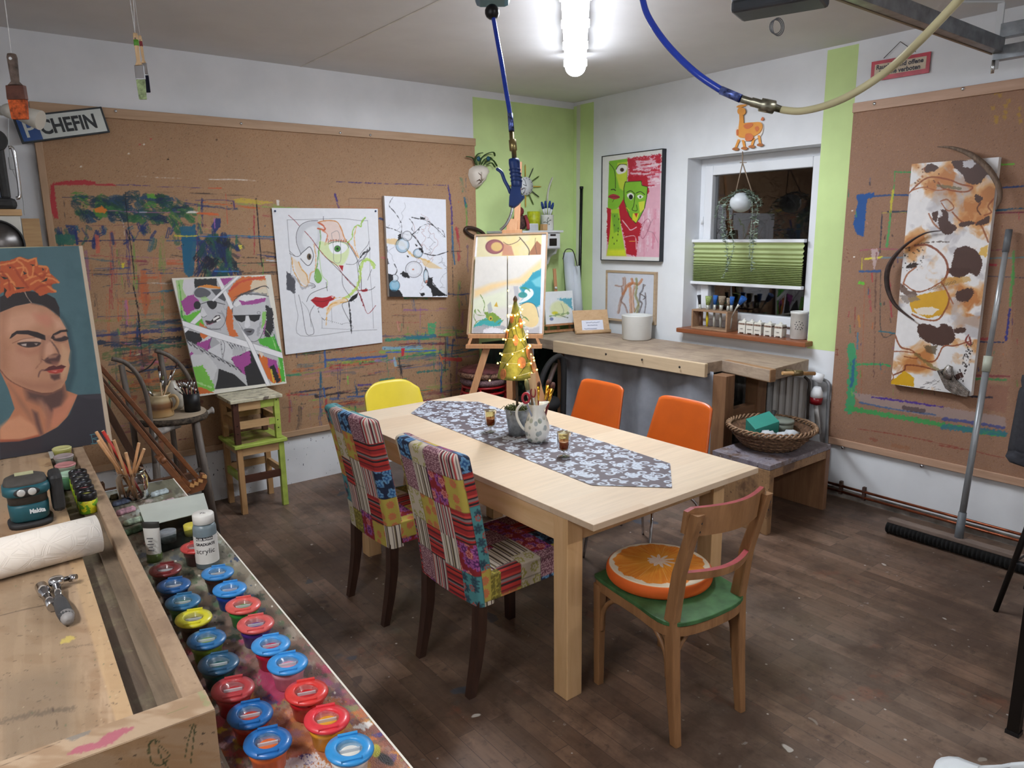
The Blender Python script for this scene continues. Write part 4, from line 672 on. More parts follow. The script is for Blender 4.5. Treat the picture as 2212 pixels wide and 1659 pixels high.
# ---------------------------------------------------------------- portrait on the joiner bench
def art_portrait(p):
    p.tr = S2; p.sf = 2.2; F_ = p.fill; L = p.line; sk = 'b9876a'; hi = 'd6a384'; sh = '8a5c48'; dk = '4a3634'
    p.grain('3f5f66',.02,.02,.5,.5,4,.2); F_([(430,580),(500,680),(540,860),(545,1010),(500,1160),(440,1180),(480,950),(450,760)],'35515a',14,a=.9)
    F_([(0,1000),(60,1130),(105,1270),(60,1350),(0,1420),(0,1515),(140,1507),(285,1472),(400,1412),(480,1335),(560,1172),(475,1140),(460,1050),(300,1000)],'b97a5a',3)
    F_([(0,1400),(60,1350),(140,1320),(240,1380),(280,1460),(140,1500),(0,1508)],'cf9270',14); F_([(0,1490),(150,1490),(280,1455),(285,1472),(140,1507),(0,1512)],'b0563c',5,a=.8)
    F_([(180,1130),(330,1160),(460,1110),(470,1180),(440,1270),(360,1330),(300,1240),(200,1200)],'4f3a3a',24,a=.85); F_([(230,1280),(270,1300),(310,1450),(290,1465),(255,1380)],'5f4442',12,a=.85); F_([(330,1240),(380,1300),(360,1410),(330,1440)],'a8705c',12,a=.8); F_([(380,1270),(440,1250),(500,1180),(548,1175),(470,1330),(400,1400),(370,1400)],'c98266',10,a=.9); F_([(60,1090),(120,1160),(220,1300),(240,1380),(140,1240)],'9a6a54',14,a=.8); F_([(270,1200),(300,1200),(340,1260),(320,1330)],'c08a70',16,a=.5)
    F_([(0,1512),(140,1505),(290,1468),(420,1398),(500,1310),(555,1172),(725,1163),(770,1300),(815,1560),(0,1660)],'34323a',3); F_([(560,1180),(725,1166),(740,1200),(640,1200)],'454048',6,a=.6); F_([(0,1515),(300,1480),(300,1560),(0,1600)],'3c3034',20,a=.5)
    F_([(0,560),(100,535),(225,512),(330,538),(425,612),(470,690),(487,770),(503,850),(490,920),(500,960),(478,1060),(440,1120),(370,1155),(300,1158),(200,1130),(110,1090),(50,1050),(0,990)],sk,2,smooth=False)
    F_([(0,620),(120,580),(260,560),(280,660),(200,700),(60,740),(0,760)],'cf9c80',30,a=.9); F_([(240,590),(340,590),(400,640),(340,690),(270,650)],'c6806a',22,a=.7); F_([(380,620),(440,640),(470,700),(400,700)],'d2a288',18,a=.8); F_([(0,580),(60,560),(40,760),(80,900),(40,1020),(0,980)],'a8755a',26,a=.7)
    F_([(60,880),(200,850),(260,930),(240,1030),(120,1040)],'c28e74',36,a=.8); F_([(100,1060),(250,1080),(440,1070),(380,1145),(200,1128)],'a4705a',22,a=.7); F_([(440,800),(500,860),(490,1000),(450,1060),(430,960)],'c9a07e',16,a=.8); F_([(120,820),(220,850),(300,820),(290,870),(200,890),(120,860)],'b07860',16,a=.8)
    F_([(330,760),(370,770),(390,860),(360,920),(330,900),(310,850)],'cb9a80',14); F_([(290,760),(335,770),(320,850),(300,930),(285,920)],'9a6c58',14,a=.7); F_([(320,920),(380,880),(430,885),(425,930),(390,950),(340,945)],'4a3030',6,a=.9,smooth=True); F_([(340,885),(420,882),(400,905),(350,912)],'b08068',6,a=.8); L([(300,915),(320,925),(345,915)],6,'6a4a40',.8); F_([(365,930),(425,930),(410,965),(378,960)],'8a5a4c',8,a=.8)
    L([(360,780),(400,830),(430,890)],8,'4f3a38',.75,2,4)
    # brows and eyes
    F_([(68,768),(85,735),(120,712),(200,708),(270,722),(325,745),(328,780),(280,768),(200,738),(120,735),(80,765)],'2c2224',2); F_([(362,765),(380,735),(430,708),(480,702),(487,718),(440,722),(400,745),(385,775)],'2c2224',2); F_([(325,745),(365,745),(365,790),(335,800)],'a87a64',10,a=.8)
    F_([(150,775),(220,760),(290,770),(280,800),(200,800),(130,800)],'c89e86',4,smooth=True); F_([(125,800),(200,790),(290,795),(270,822),(200,832),(150,820)],'3a2c2c',3,smooth=True); F_([(150,808),(190,803),(188,822),(160,818)],'c0b0a8',3); F_([(245,802),(272,802),(260,815)],'a8988c',3); L([(90,800),(170,770),(250,762)],6,'8a5a48',.7)
    F_([(380,775),(440,745),(490,760),(480,778),(430,790)],'3a2c2e',3,smooth=True); F_([(385,745),(440,730),(475,740),(440,760),(400,768)],'b88a74',5); L([(390,792),(440,798),(478,785)],5,'9a6c58',.8)
    # mouth
    F_([(310,1000),(350,970),(385,960),(405,968),(440,955),(475,968),(450,985),(400,990),(340,1000)],'5a2a2c',2); F_([(335,1000),(400,990),(460,982),(445,1008),(400,1020),(355,1014)],'b04038',3); F_([(370,1000),(410,998),(400,1008)],'d88a80',4); F_([(360,1025),(430,1020),(430,1055),(390,1068),(365,1050)],'4a3030',8,a=.85); L([(275,1040),(290,1000),(330,990)],8,'5f4040',.75,2,4); L([(300,900),(290,940),(260,980)],7,'8a5c4c',.6,3,4)
    L([(0,990),(50,1050),(110,1092),(200,1132),(300,1160),(370,1156)],6,'6a4238',.8,1,3)
    # hair and blossom
    F_([(0,470),(60,440),(190,425),(320,440),(395,480),(425,545),(430,614),(380,570),(300,525),(225,510),(110,535),(0,580)],'2a2426',2); L([(176,430),(195,470),(227,513)],5,'b8a090',.9,1); L([(225,515),(330,540),(420,610)],7,'6a4a3c',.6,2,5)
    F_([(0,215),(60,210),(100,195),(140,178),(200,200),(262,186),(275,240),(345,250),(362,300),(395,330),(432,368),(365,380),(375,405),(412,438),(350,440),(290,464),(240,420),(190,430),(100,445),(50,480),(25,430),(0,450)],'b8562e',2,jag=2)
    for pts in ([(0,240),(60,230),(110,215),(140,190),(200,215)],[(210,210),(255,195),(260,240)],[(280,250),(340,258),(330,300),(360,310)],[(100,270),(180,260),(210,330),(300,300)],[(30,380),(90,360),(110,420)],[(220,380),(280,350),(350,400),(400,430)],[(330,330),(380,340),(420,365)],[(0,300),(50,310),(90,370)],[(240,250),(230,320),(180,350)],[(120,205),(170,250),(150,320)]): L(pts,12,'d98a50',.8,2,2); 
    for pts in ([(60,245),(100,260),(140,320),(200,400)],[(250,300),(300,330),(330,300)],[(10,290),(60,350),(70,420)],[(250,420),(300,390),(370,380)]): L(pts,15,'9a3c22',.7,3,3)
    for pts in ([(5,320),(60,335),(30,345)],[(85,370),(110,400),(190,402),(120,415)],[(165,285),(195,300),(172,312)],[(290,365),(340,330),(335,355)],[(215,235),(250,240),(235,250)],[(60,250),(85,258),(70,266)],[(30,400),(50,420),(25,470)],[(300,260),(320,275),(305,280)]): F_(pts,'2c2c2a',1,jag=1)
    L([(655,1460),(665,1515)],4,'4f8a94'); L([(645,1458),(690,1452),(700,1475),(665,1485),(695,1495),(690,1518),(655,1522)],4,'4f8a94')
    L([(0,118),(590,98)],6,'cfc09a',.8); F_([(562,90),(640,85),(850,1560),(780,1560),(700,1000)],'c4b29c',2)
yP = 3.1; bl = aty(-75,1005,yP); br_ = aty(221,961,yP); trr = aty(166,531,yP+.06); tll = aty(-130,536,yP+.06)
bl = Vector((-.02,yP,.932)); br_ = Vector((.437,yP,.932)); trr = aty(178,531,yP+.06); tll = Vector((-.02,yP+.06,trr.z))
tb = thing('canvas_painting','portrait painting of a woman with orange blossom in dark hair on teal','painting',(bl+br_)/2)
panel('painted_canvas',bl,br_,trr,tll,330,560,'4a6a72',art_portrait,.03,'cbb9a4',tb,.5,.15)
# ================================================================ DINING TABLE AND WHAT STANDS ON IT
TZ = .74
def birch():
    t = NT('table_birch'); v = t.coord((1,1,1),(0,0,0))
    br = t.new('TexBrick'); t.link(v,br.inputs['Vector']); br.offset = .43
    for k_,q in (('Scale',1.),('Brick Width',.47),('Row Height',.19),('Mortar Size',.0004),('Mortar Smooth',1.)): br.inputs[k_].default_value = q
    br.inputs['Color1'].default_value = (*lin('c8ae92'),1); br.inputs['Color2'].default_value = (*lin('d5c1a8'),1); br.inputs['Mortar'].default_value = (*lin('cdac84'),1)
    g = t.ramp(t.noise(t.coord((1.5,22,22)),2.4,6,.6,.4),[(.3,.91),(.7,1.04)]); t.link(t.mix(1.,br.outputs['Color'],g,'MULTIPLY'),t.b.inputs['Base Color']); t.b.inputs['Roughness'].default_value = .42; return t.m
birchm = birch(); bx = wood('birch_leg','c39a6a','d6b184',2,.8,.45); by = wood('birch_rail','c9a373','dab78c',1,.8,.45)
T0x,T1x,T0y,T1y = 1.612,2.56,1.64,3.61
tb = thing('dining_table','long pale birch table with square legs and a patterned runner','table',((T0x+T1x)/2,(T0y+T1y)/2,0))
obj('tabletop',MB().box((T0x,T0y,TZ-.024),(T1x,T1y,TZ)),birchm,tb,.002)
for x in (1.616,2.45):
    for y in (1.775,3.36): obj('leg',MB().box((x,y,0),(x+.075,y+.075,TZ-.025)),bx,tb,.003)
mb = MB(); mb.box((1.622,1.85,.615),(1.645,3.36,TZ-.025)); mb.box((2.497,1.85,.615),(2.52,3.36,TZ-.025)); mb.box((1.69,1.79,.615),(2.45,1.81,TZ-.025)); mb.box((1.69,3.40,.615),(2.45,3.42,TZ-.025)); obj('apron',mb,by,tb,.002)
# runner
c0,c1 = Vector((2.163,3.605,0)),Vector((2.092,1.706,0)); dl = (c1-c0).normalized(); LN = (c1-c0).length; ds = Vector((-dl.y,dl.x,0)); HW = .222; TIP = .21
nu,nv = 150,620
U,V = np.meshgrid(np.linspace(-1,1,nu),np.linspace(0,LN,nv)); hw = np.minimum(HW,np.minimum(V,LN-V)*HW/TIP)
A_ = U*hw*1000; B_ = V*1000; p = Paint(A_,B_,'594f55'); sv = 'b2bac6'
def spiral(x,y,r,a0,sg,turns=1.25,w=9):
    pts = [(x+math.cos(a0+sg*k*.42)*r*(1-k*.42/(turns*2*PI+.6)),y+math.sin(a0+sg*k*.42)*r*(1-k*.42/(turns*2*PI+.6))) for k in range(int(turns*2*PI/.42))]
    p.line(pts,w,sv,1,.6,1.5,True,n=3); 
    if len(pts): p.ell(pts[-1],w*.6,w*.6,sv,1.5)
def leaf(x,y,l,a,w):
    c,s_ = math.cos(a),math.sin(a); q = [(0,0),(.25,.5),(.55,.62),(.75,.35),(1,.1),(.8,-.15),(.5,-.4),(.2,-.3)]
    p.fill([(x+l*(c*u-s_*v*w),y+l*(s_*u+c*v*w)) for u,v in q],sv,1.5,smooth=True); p.line([(x,y),(x+c*l*.7,y+s_*l*.7)],2.4,'5d5359',.9)
R.seed(4); sp_ = 74
for r_ in range(int(LN*1000/sp_)+1):
    for c_ in range(-4,5):
        x = (c_+(.5 if r_ % 2 else 0))*sp_+R.uniform(-9,9); y = r_*sp_+R.uniform(-9,9); a0 = R.uniform(0,6.28); k_ = (r_*2+c_) % 3
        if k_ == 0:
            for j in range(4): leaf(x,y,R.uniform(40,58),a0+(j-1.5)*.62,.62)
            spiral(x-math.cos(a0)*24,y-math.sin(a0)*24,19,a0,1,1.1,9)
        elif k_ == 1: spiral(x,y,31,a0,1,1.3,11); spiral(x+math.cos(a0+2.2)*40,y+math.sin(a0+2.2)*40,18,a0+3,-1,1.1,8); leaf(x+math.cos(a0)*30,y+math.sin(a0)*30,30,a0+1,.7)
        else: spiral(x,y,26,a0,-1,1.2,10); leaf(x+math.cos(a0)*24,y+math.sin(a0)*24,42,a0-1.2,.6); leaf(x+math.cos(a0)*24,y+math.sin(a0)*24,34,a0-.4,.6)
mb = MB(); wav = .0012
mb.V = [tuple(c0+dl*float(V[j,i])+ds*float(U[j,i]*hw[j,i])+Vector((0,0,TZ+.0022+.0006*math.sin(V[j,i]*9+U[j,i]*2)))) for j in range(nv) for i in range(nu)]
mb.Fc = [(j*nu+i,j*nu+i+1,(j+1)*nu+i+1,(j+1)*nu+i) for j in range(nv-1) for i in range(nu-1)]; mb.M = [0]*len(mb.Fc); mb.S = [True]*len(mb.Fc)
obj('table_runner',mb,vcol('runner_damask',.6,.1),cols=p.C.reshape(-1,3),label='grey table runner with silver scrolls and pointed ends on the birch table',cat='table runner')
RZ = TZ+.003
# candle glasses
gl = glass('amber_glass','f6e6b6',.03,1.3,.98); clear = glass('clear_glass','ffffff',.02,1.45,.95); wine = mat('red_wax','6e2a20',.35,var=.05,trans=.1)
for x,y,l in ((1060,932,'small stemmed candle glass with red wax beside the zinc pot'),(1218,985,'small stemmed candle glass with red wax beside the patterned jug')):
    c = atz(x,y,RZ); tb = thing('candle_glass',l,'candle glass',c,'candle glasses on the table runner')
    obj('foot',MB().lathe([(.027,0),(.026,.003),(.006,.007),(.004,.018),(.006,.026),(.02,.03)],c,24,capt=False),clear,tb)
    obj('bowl',MB().lathe([(.004,.029),(.026,.031),(.028,.04),(.030,.108)],c,28,capb=False,capt=False),gl,tb)
    obj('wax',MB().lathe([(.0262,.036),(.0275,.068),(.025,.069),(.004,.068)],c,20),wine,tb); obj('wick',MB().tube([c+Vector((0,0,.068)),c+Vector((.001,0,.077))],.0012,6),mat('wick','2a2622',.9,var=0),tb)
# zinc pot with cone tree
zc = mat('zinc','9aa0a4',.42,.55,var=.18,sc=40,bump=.1); P0 = atz(1118,938,RZ)
tb = thing('plant_pot','zinc pot filled with moss holding the little lit cone tree','pot',P0)
obj('pot_body',MB().lathe([(.040,0),(.043,.002),(.058,.118),(.060,.127),(.063,.129),(.060,.132),(.057,.129),(.054,.105)],P0,30),zc,tb)
R.seed(9); mb = MB()
for i in range(110):
    a = R.uniform(0,6.28); r = R.uniform(0,.052); q = P0+Vector((math.cos(a)*r,math.sin(a)*r,.118)); e_ = q+Vector((math.cos(a+R.uniform(-2,2))*R.uniform(.015,.04),math.sin(a)*R.uniform(.01,.04),R.uniform(0,.03))); mb.tube([q,(q+e_)/2+Vector((0,0,.016)),e_-Vector((0,0,R.uniform(0,.01)))],.0018,4)
mb.lathe([(.055,.107),(.053,.122),(.02,.130),(0,.131)],P0,16); obj('moss',mb,mat('moss','77805a',.9,var=.5,sc=60),tb); tb2 = tb
felt = mat('green_felt','85863e',.85,var=.12,sc=60,bump=.25); kk = P0+Vector((0,0,.24)); TB = aty(1106,816,P0.y).z; TT = aty(1102,650,P0.y).z
tb = thing('cone_tree','small green felt cone tree wound with glowing warm fairy lights','decoration',P0+Vector((0,0,.135))); ax_ = Vector((P0.x-.004,P0.y,0)); Hh = TT-TB
obj('trunk',MB().tube([P0+Vector((0,0,.133)),P0+Vector((0,0,.17)),(ax_.x,ax_.y,TB+.05)],.006,8),mat('trunk_wood','4a3a2c',.8,bump=.4),tb)
RB = .091
def cone(an,z,off=0): r = RB*(1-(z-TB)/Hh*.93)+off; return Vector((ax_.x+math.cos(an)*r,ax_.y+math.sin(an)*r,z))
obj('cone_body',MB().lathe([(RB*.9,TB+.004),(RB,TB),(RB*.97,TB+.02)]+[(RB*(1-t*.93),TB+Hh*t) for t in np.linspace(.1,1,14)],ax_,36),felt,tb)
obj('tip',MB().lathe([(.009,TT-.004),(.011,TT+.006),(.007,TT+.016),(0,TT+.024)],ax_,10,fn=lambda a,z: 1+.25*math.sin(a*5)),mat('cone_tip','5a4638',.8,bump=.5),tb)
mb = MB(); seam = mat('dark_seam','3e4428',.8,var=0)
for s_ in range(7): a0 = s_*.9; mb.tube([cone(a0+.5*math.sin(t*7+s_),TB+Hh*t*.8,.001) for t in np.linspace(0,1,16)],.0011,5)
obj('leaf_seam',mb,seam,tb)
can = mat('wood_slice','a56a44',.6,var=.2,sc=50); va = math.atan2(-P0.y,-P0.x)
def disc(an,z,ry,rz,m=can):
    c = cone(an,z,.003); n = Vector((math.cos(an),math.sin(an),.18)).normalized(); s_ = Vector((-math.sin(an),math.cos(an),0)); u = n.cross(s_)
    return MB().prism([c+s_*(math.cos(k*PI/8)*ry)+u*(math.sin(k*PI/8)*rz) for k in range(16)],n*.004)
for da,t_,ry,rz in ((.35,.17,.02,.027),(-.75,.02,.018,.026),(.0,.45,.012,.026),(1.05,.28,.016,.034),(-1.1,.5,.012,.026),(.75,.66,.011,.024),(1.3,.1,.018,.04),(-.6,.72,.01,.022)): obj('wood_slice',disc(va+da,TB+Hh*t_+.02,ry,rz),can,tb)
mb = MB(); pts = [cone(va+t*36+.4*math.sin(t*40),TB+Hh*(.06+.9*t)+.008*math.sin(t*55),.006) for t in np.linspace(0,1,180)]; mb.tube(pts,.0011,5); obj('wire',mb,mat('light_wire','c6c2a4',.4,.5,var=0),tb)
bulb = mat('warm_bulb','ffc94f',.4,var=0,emit=16)
R.seed(21)
for i in range(64):
    t = i/63; q = cone(va+t*36+.4*math.sin(t*40)+R.uniform(-.1,.1),TB+Hh*(.05+.9*t)+.008*math.sin(t*55),.011+R.uniform(0,.008)); obj('bulb',MB().ball(q,.0042,8),bulb,tb)
for q in (aty(1058,822,P0.y),aty(1150,810,P0.y-.04),aty(1098,628,P0.y)): obj('bulb',MB().ball(q,.004,8),bulb,tb)
for t_,da in ((.25,0),(.6,.3)):
    l_ = bpy.data.lights.new('fairy_glow','POINT'); l_.energy = .4; l_.color = (1,.72,.3); l_.shadow_soft_size = .02; lo = bpy.data.objects.new('fairy_glow',l_); COL.objects.link(lo); lo.parent = tb; lo.location = cone(va+da,TB+Hh*t_,.07)-WM[tb.name]
# jug
J = atz(1160,953,RZ); rj = Vector((rt.x,rt.y,0)).normalized()
def jug_pat():
    t = NT('jug_glaze'); v = t.coord((1,1,.75)); vr = t.new('TexVoronoi'); vr.inputs['Scale'].default_value = 40; vr.inputs['Randomness'].default_value = .7; t.link(v,vr.inputs['Vector'])
    f = t.ramp(vr.outputs['Distance'],[(.36,1.),(.44,0.)]); z = t.new('SeparateXYZ'); t.link(t.coord(),z.inputs[0]); lo_ = t.ramp(z.outputs[2],[(.115,1.),(.135,0.)]); f = t.mix(1.,f,lo_,'MULTIPLY')
    cc = t.ramp(t.noise(t.coord(),28,1),[(.35,'8d9684'),(.5,'a3acae'),(.65,'b6b8a4')]); t.link(t.mix(f,'e2e2da',cc),t.b.inputs['Base Color']); t.b.inputs['Roughness'].default_value = .12; t.b.inputs['Coat Weight'].default_value = .5; return t.m
jm = jug_pat(); tb = thing('jug','white glazed jug with grey pebble pattern holding brushes and scissors','jug',J)
prof = [(.03,0),(.036,.004),(.046,.025),(.051,.05),(.048,.075),(.037,.105),(.03,.125),(.031,.14),(.035,.155),(.032,.154),(.027,.138),(.026,.125),(.02,.12)]; prof = [(a*1.18,b*1.18) for a,b in prof]
mb = MB(); mb.lathe(prof,J,36); 
v_ = mb.V; sd_ = rj
for i,q in enumerate(v_):
    dz = (q[2]-J.z)/1.18
    if dz > .125: k_ = max(0,(Vector(q)-J).normalized().dot(sd_)); dr = (Vector((q[0],q[1],0))-Vector((J.x,J.y,0))).normalized().dot(sd_); f_ = max(0,dr-.55)/.45*(dz-.125)/.03; v_[i] = (q[0]+sd_.x*.018*f_,q[1]+sd_.y*.018*f_,q[2]+.008*f_)
obj('jug_body',mb,jm,tb); hp = cr([J+(Vector((0,0,z))-rj*x)*1.18 for x,z in ((.03,.146),(.055,.155),(.078,.13),(.077,.095),(.06,.06),(.045,.045))],5); obj('handle',MB().tube(hp,.0065,10),mat('jug_handle','e4e3da',.12,var=0,coat=.5),tb)
gold = mat('brass_ferrule','c89a3c',.25,1.,var=0); dred = mat('dark_red_lacquer','6a1a20',.2,var=0,coat=.4); brist = mat('dark_bristle','4a2a22',.8,var=.3,sc=120,bump=.4); silver = mat('silver_ferrule','c4c6c8',.25,1.,var=0)
pale = wood('pale_stick','c4a076','dcbc92',2,3.,.6)
def brush(nm,P,Q,hw,fr,bl,mh,mf,mbr,label,group,cat='brush',hl=.5,fl=.18,flat=.5,tip=.6):
    """P the lower handle end, Q the bristle end"""
    P,Q = Vector(P),Vector(Q); d = Q-P; L = d.length; d.normalize(); tb = thing(nm,label,cat,P,group); s_ = d.cross(fw).normalized(); hl_ = L*(1-fl-bl)
    obj('handle',MB().tube([P,P+d*hl_*.35,P+d*hl_*.8,P+d*hl_],[hw*.6,hw*1.1,hw*.8,hw],8),mh,tb)
    def fl_(a,b,ra,rb,f): 
        mb = MB(); mb.tube([P+d*a,P+d*b],[ra,rb],10,sy=f,upv=s_); return mb
    obj('ferrule',fl_(hl_,L*(1-bl),hw*1.02,fr,1.),mf,tb); obj('bristles',MB().tube([P+d*L*(1-bl),P+d*(L*(1-bl*.4)),Q],[fr,fr*1.08,fr*tip],10),mbr,tb); return tb
jb = J+Vector((0,0,.06))
def jt(x,y,dy=0): return aty(x,y,J.y+dy)
brush('paint_brush',jb+rj*.004,jt(1164,824),.004,.0075,.1,dred,gold,brist,'thin red paint brush upright in the patterned jug','brushes in the jug',fl=.3)
brush('paint_brush',jb+rj*.012,jt(1187,820,.01),.006,.012,.12,dred,gold,brist,'broad red paint brush with brass collar in the patterned jug','brushes in the jug',fl=.3)
brush('paint_brush',jb+rj*.016+Vector((0,-.01,0)),jt(1196,826,-.01),.006,.011,.14,dred,gold,brist,'outermost red paint brush leaning over the spout of the patterned jug','brushes in the jug',fl=.3)
brush('paint_brush',jb-rj*.01,jt(1136,820,.01),.006,.010,.2,mat('black_lacquer','26262a',.3,var=0),silver,mat('olive_bristle','7a7a52',.8,var=.2),'black handled brush with olive bristles in the patterned jug','brushes in the jug',fl=.3)
obj('wooden_stick',MB().bar(jb,jt(1151,806),.024,.003,fw),pale,label='flat pale wooden stick standing in the patterned jug',cat='stick'); obj('wooden_stick',MB().bar(jb+Vector((.004,.008,0)),jt(1144,818,.01),.014,.003,fw),pale,label='narrow wooden stick behind the flat one in the patterned jug',cat='stick')
tb = thing('scissors','scissors with dark red handles standing in the patterned jug','scissors',jb); hr = mat('scissor_handle','9a1f30',.35,var=0)
c = jt(1136,860,-.02); ring = [c+rj*(math.cos(a)*.016)+up*(math.sin(a)*.022) for a in np.linspace(0,2*PI,16,endpoint=False)]; obj('handle',MB().tube(ring,.006,8,closed=True),hr,tb)
c2 = jt(1152,848,.0); ring = [c2+rj*(math.cos(a)*.011)+up*(math.sin(a)*.022) for a in np.linspace(0,2*PI,16,endpoint=False)]; obj('handle',MB().tube(ring,.0028,8,closed=True),hr,tb)
mb = MB(); mb.bar(c-up*.015,jb,.009,.003,fw); mb.bar(c2-up*.02,jb+rj*.006,.009,.003,fw); obj('blade',mb,silver,tb)
# ================================================================ PATCHWORK CHAIRS
def patches(Um,Vm,seed,cw=.098,ch=.128):
    """patchwork print on cloth; Um, Vm in metres"""
    ci = np.floor(Um/cw+.3*seed); vo = h2(ci,ci*0,seed)*.5; rj_ = np.floor(Vm/ch+vo); k = h2(ci,rj_,seed+3); kk_ = (k*9.999).astype(int)
    cu = (Um/cw+.3*seed-ci-.5)*cw; cv = (Vm/ch+vo-rj_-.5)*ch; C = np.zeros(Um.shape+(3,))
    def col(h): return np.array(srgb(h))
    def stripes(t,pal,w): i = (np.floor(t/w).astype(int)) % len(pal); return np.array([srgb(h) for h in pal])[i]
    def flowers(c,u,v,r,n,ca,cb,sc,sd):
        gx = np.floor(u/sc); gy = np.floor(v/sc); ox = (h2(gx,gy,sd)-.5)*.5*sc; oy = (h2(gx,gy,sd+1)-.5)*.5*sc; x = u-(gx+.5)*sc-ox; y = v-(gy+.5)*sc-oy
        rr = np.sqrt(x*x+y*y); th = np.arctan2(y,x)+h2(gx,gy,sd+2)*6; e_ = r*(.62+.38*np.abs(np.cos(th*n/2))); m = rr < e_; c = np.where(m[...,None],col(ca),c); m2 = (rr < e_*.55) | ((rr < e_) & (np.abs(np.sin(th*n/2)) < .18)); c = np.where((m & m2)[...,None],col(cb),c); m3 = rr < r*.18; return np.where(m3[...,None],col(ca),c)
    red = ['b8302a','c23a30','2a2226','b8302a','8a7a7a','2a2226','c8453c','a02828','a02828','5a1f24']; mul = ['d8c8bc','8a2a3a','3a2a2c','d8d0c4','8a8078','b83a3c','d8c8bc','5a4a48']; wh = ['d8cdbc','d8cdbc','4a3430','d8cdbc','8a7a5a','3a2a28','d8cdbc']
    base_ = {0: stripes(Vm,red,.0075),1: stripes(Um,wh,.005),2: stripes(Um+.003,mul,.0055)}
    u,v = Um,Vm; one = np.ones(Um.shape+(1,))
    base_[3] = flowers(flowers(one*col('8e2028'),u,v,.03,8,'a85a9a','5a2360',.062,5),u+.03,v+.03,.02,5,'d88a80','a83a3c',.07,9)
    base_[4] = flowers(flowers(one*col('b3a544'),u,v,.014,4,'6f6526','6f6526',.024,7),u+.01,v,.006,3,'8a7c30','6f6526',.013,4); base_[5] = flowers(one*col('b8a548'),u,v,.02,10,'cc6a4a','b8804a',.055,8)
    base_[6] = flowers(flowers(one*col('4f8f92'),u,v,.022,7,'35606a','2a3f50',.05,11),u+.02,v+.02,.016,6,'b84a40','4f8f92',.07,13)
    g = (np.floor(u/.0034)+np.floor(v/.0034)) % 2; base_[7] = np.where(g[...,None] > 0,col('8a5a66'),col('5a2a3c')); base_[7] = flowers(base_[7],u,v,.0035,4,'c8a0a4','c8a0a4',.009,3)
    base_[8] = flowers(one*col('1c2844'),u,v,.026,4,'6a9ac0','2f5f94',.05,15); base_[9] = flowers(one*col('c6b9a4'),u,v,.024,5,'a09a4a','c6b9a4',.06,19)
    for i in range(10): C = np.where((kk_ == i)[...,None],base_[i]*one,C)
    # seam shade between patches
    m = (np.abs(np.abs(cu)-cw/2) < .0012) | (np.abs(np.abs(cv)-ch/2) < .0012); C = np.where(m[...,None],C*.72,C)
    return np.clip(C*.97,0,1)
darkleg = wood('dark_leg','2c1c16','452e24',2,1.,.35)
cloth = vcol('patchwork_cloth',.85,.12,500)
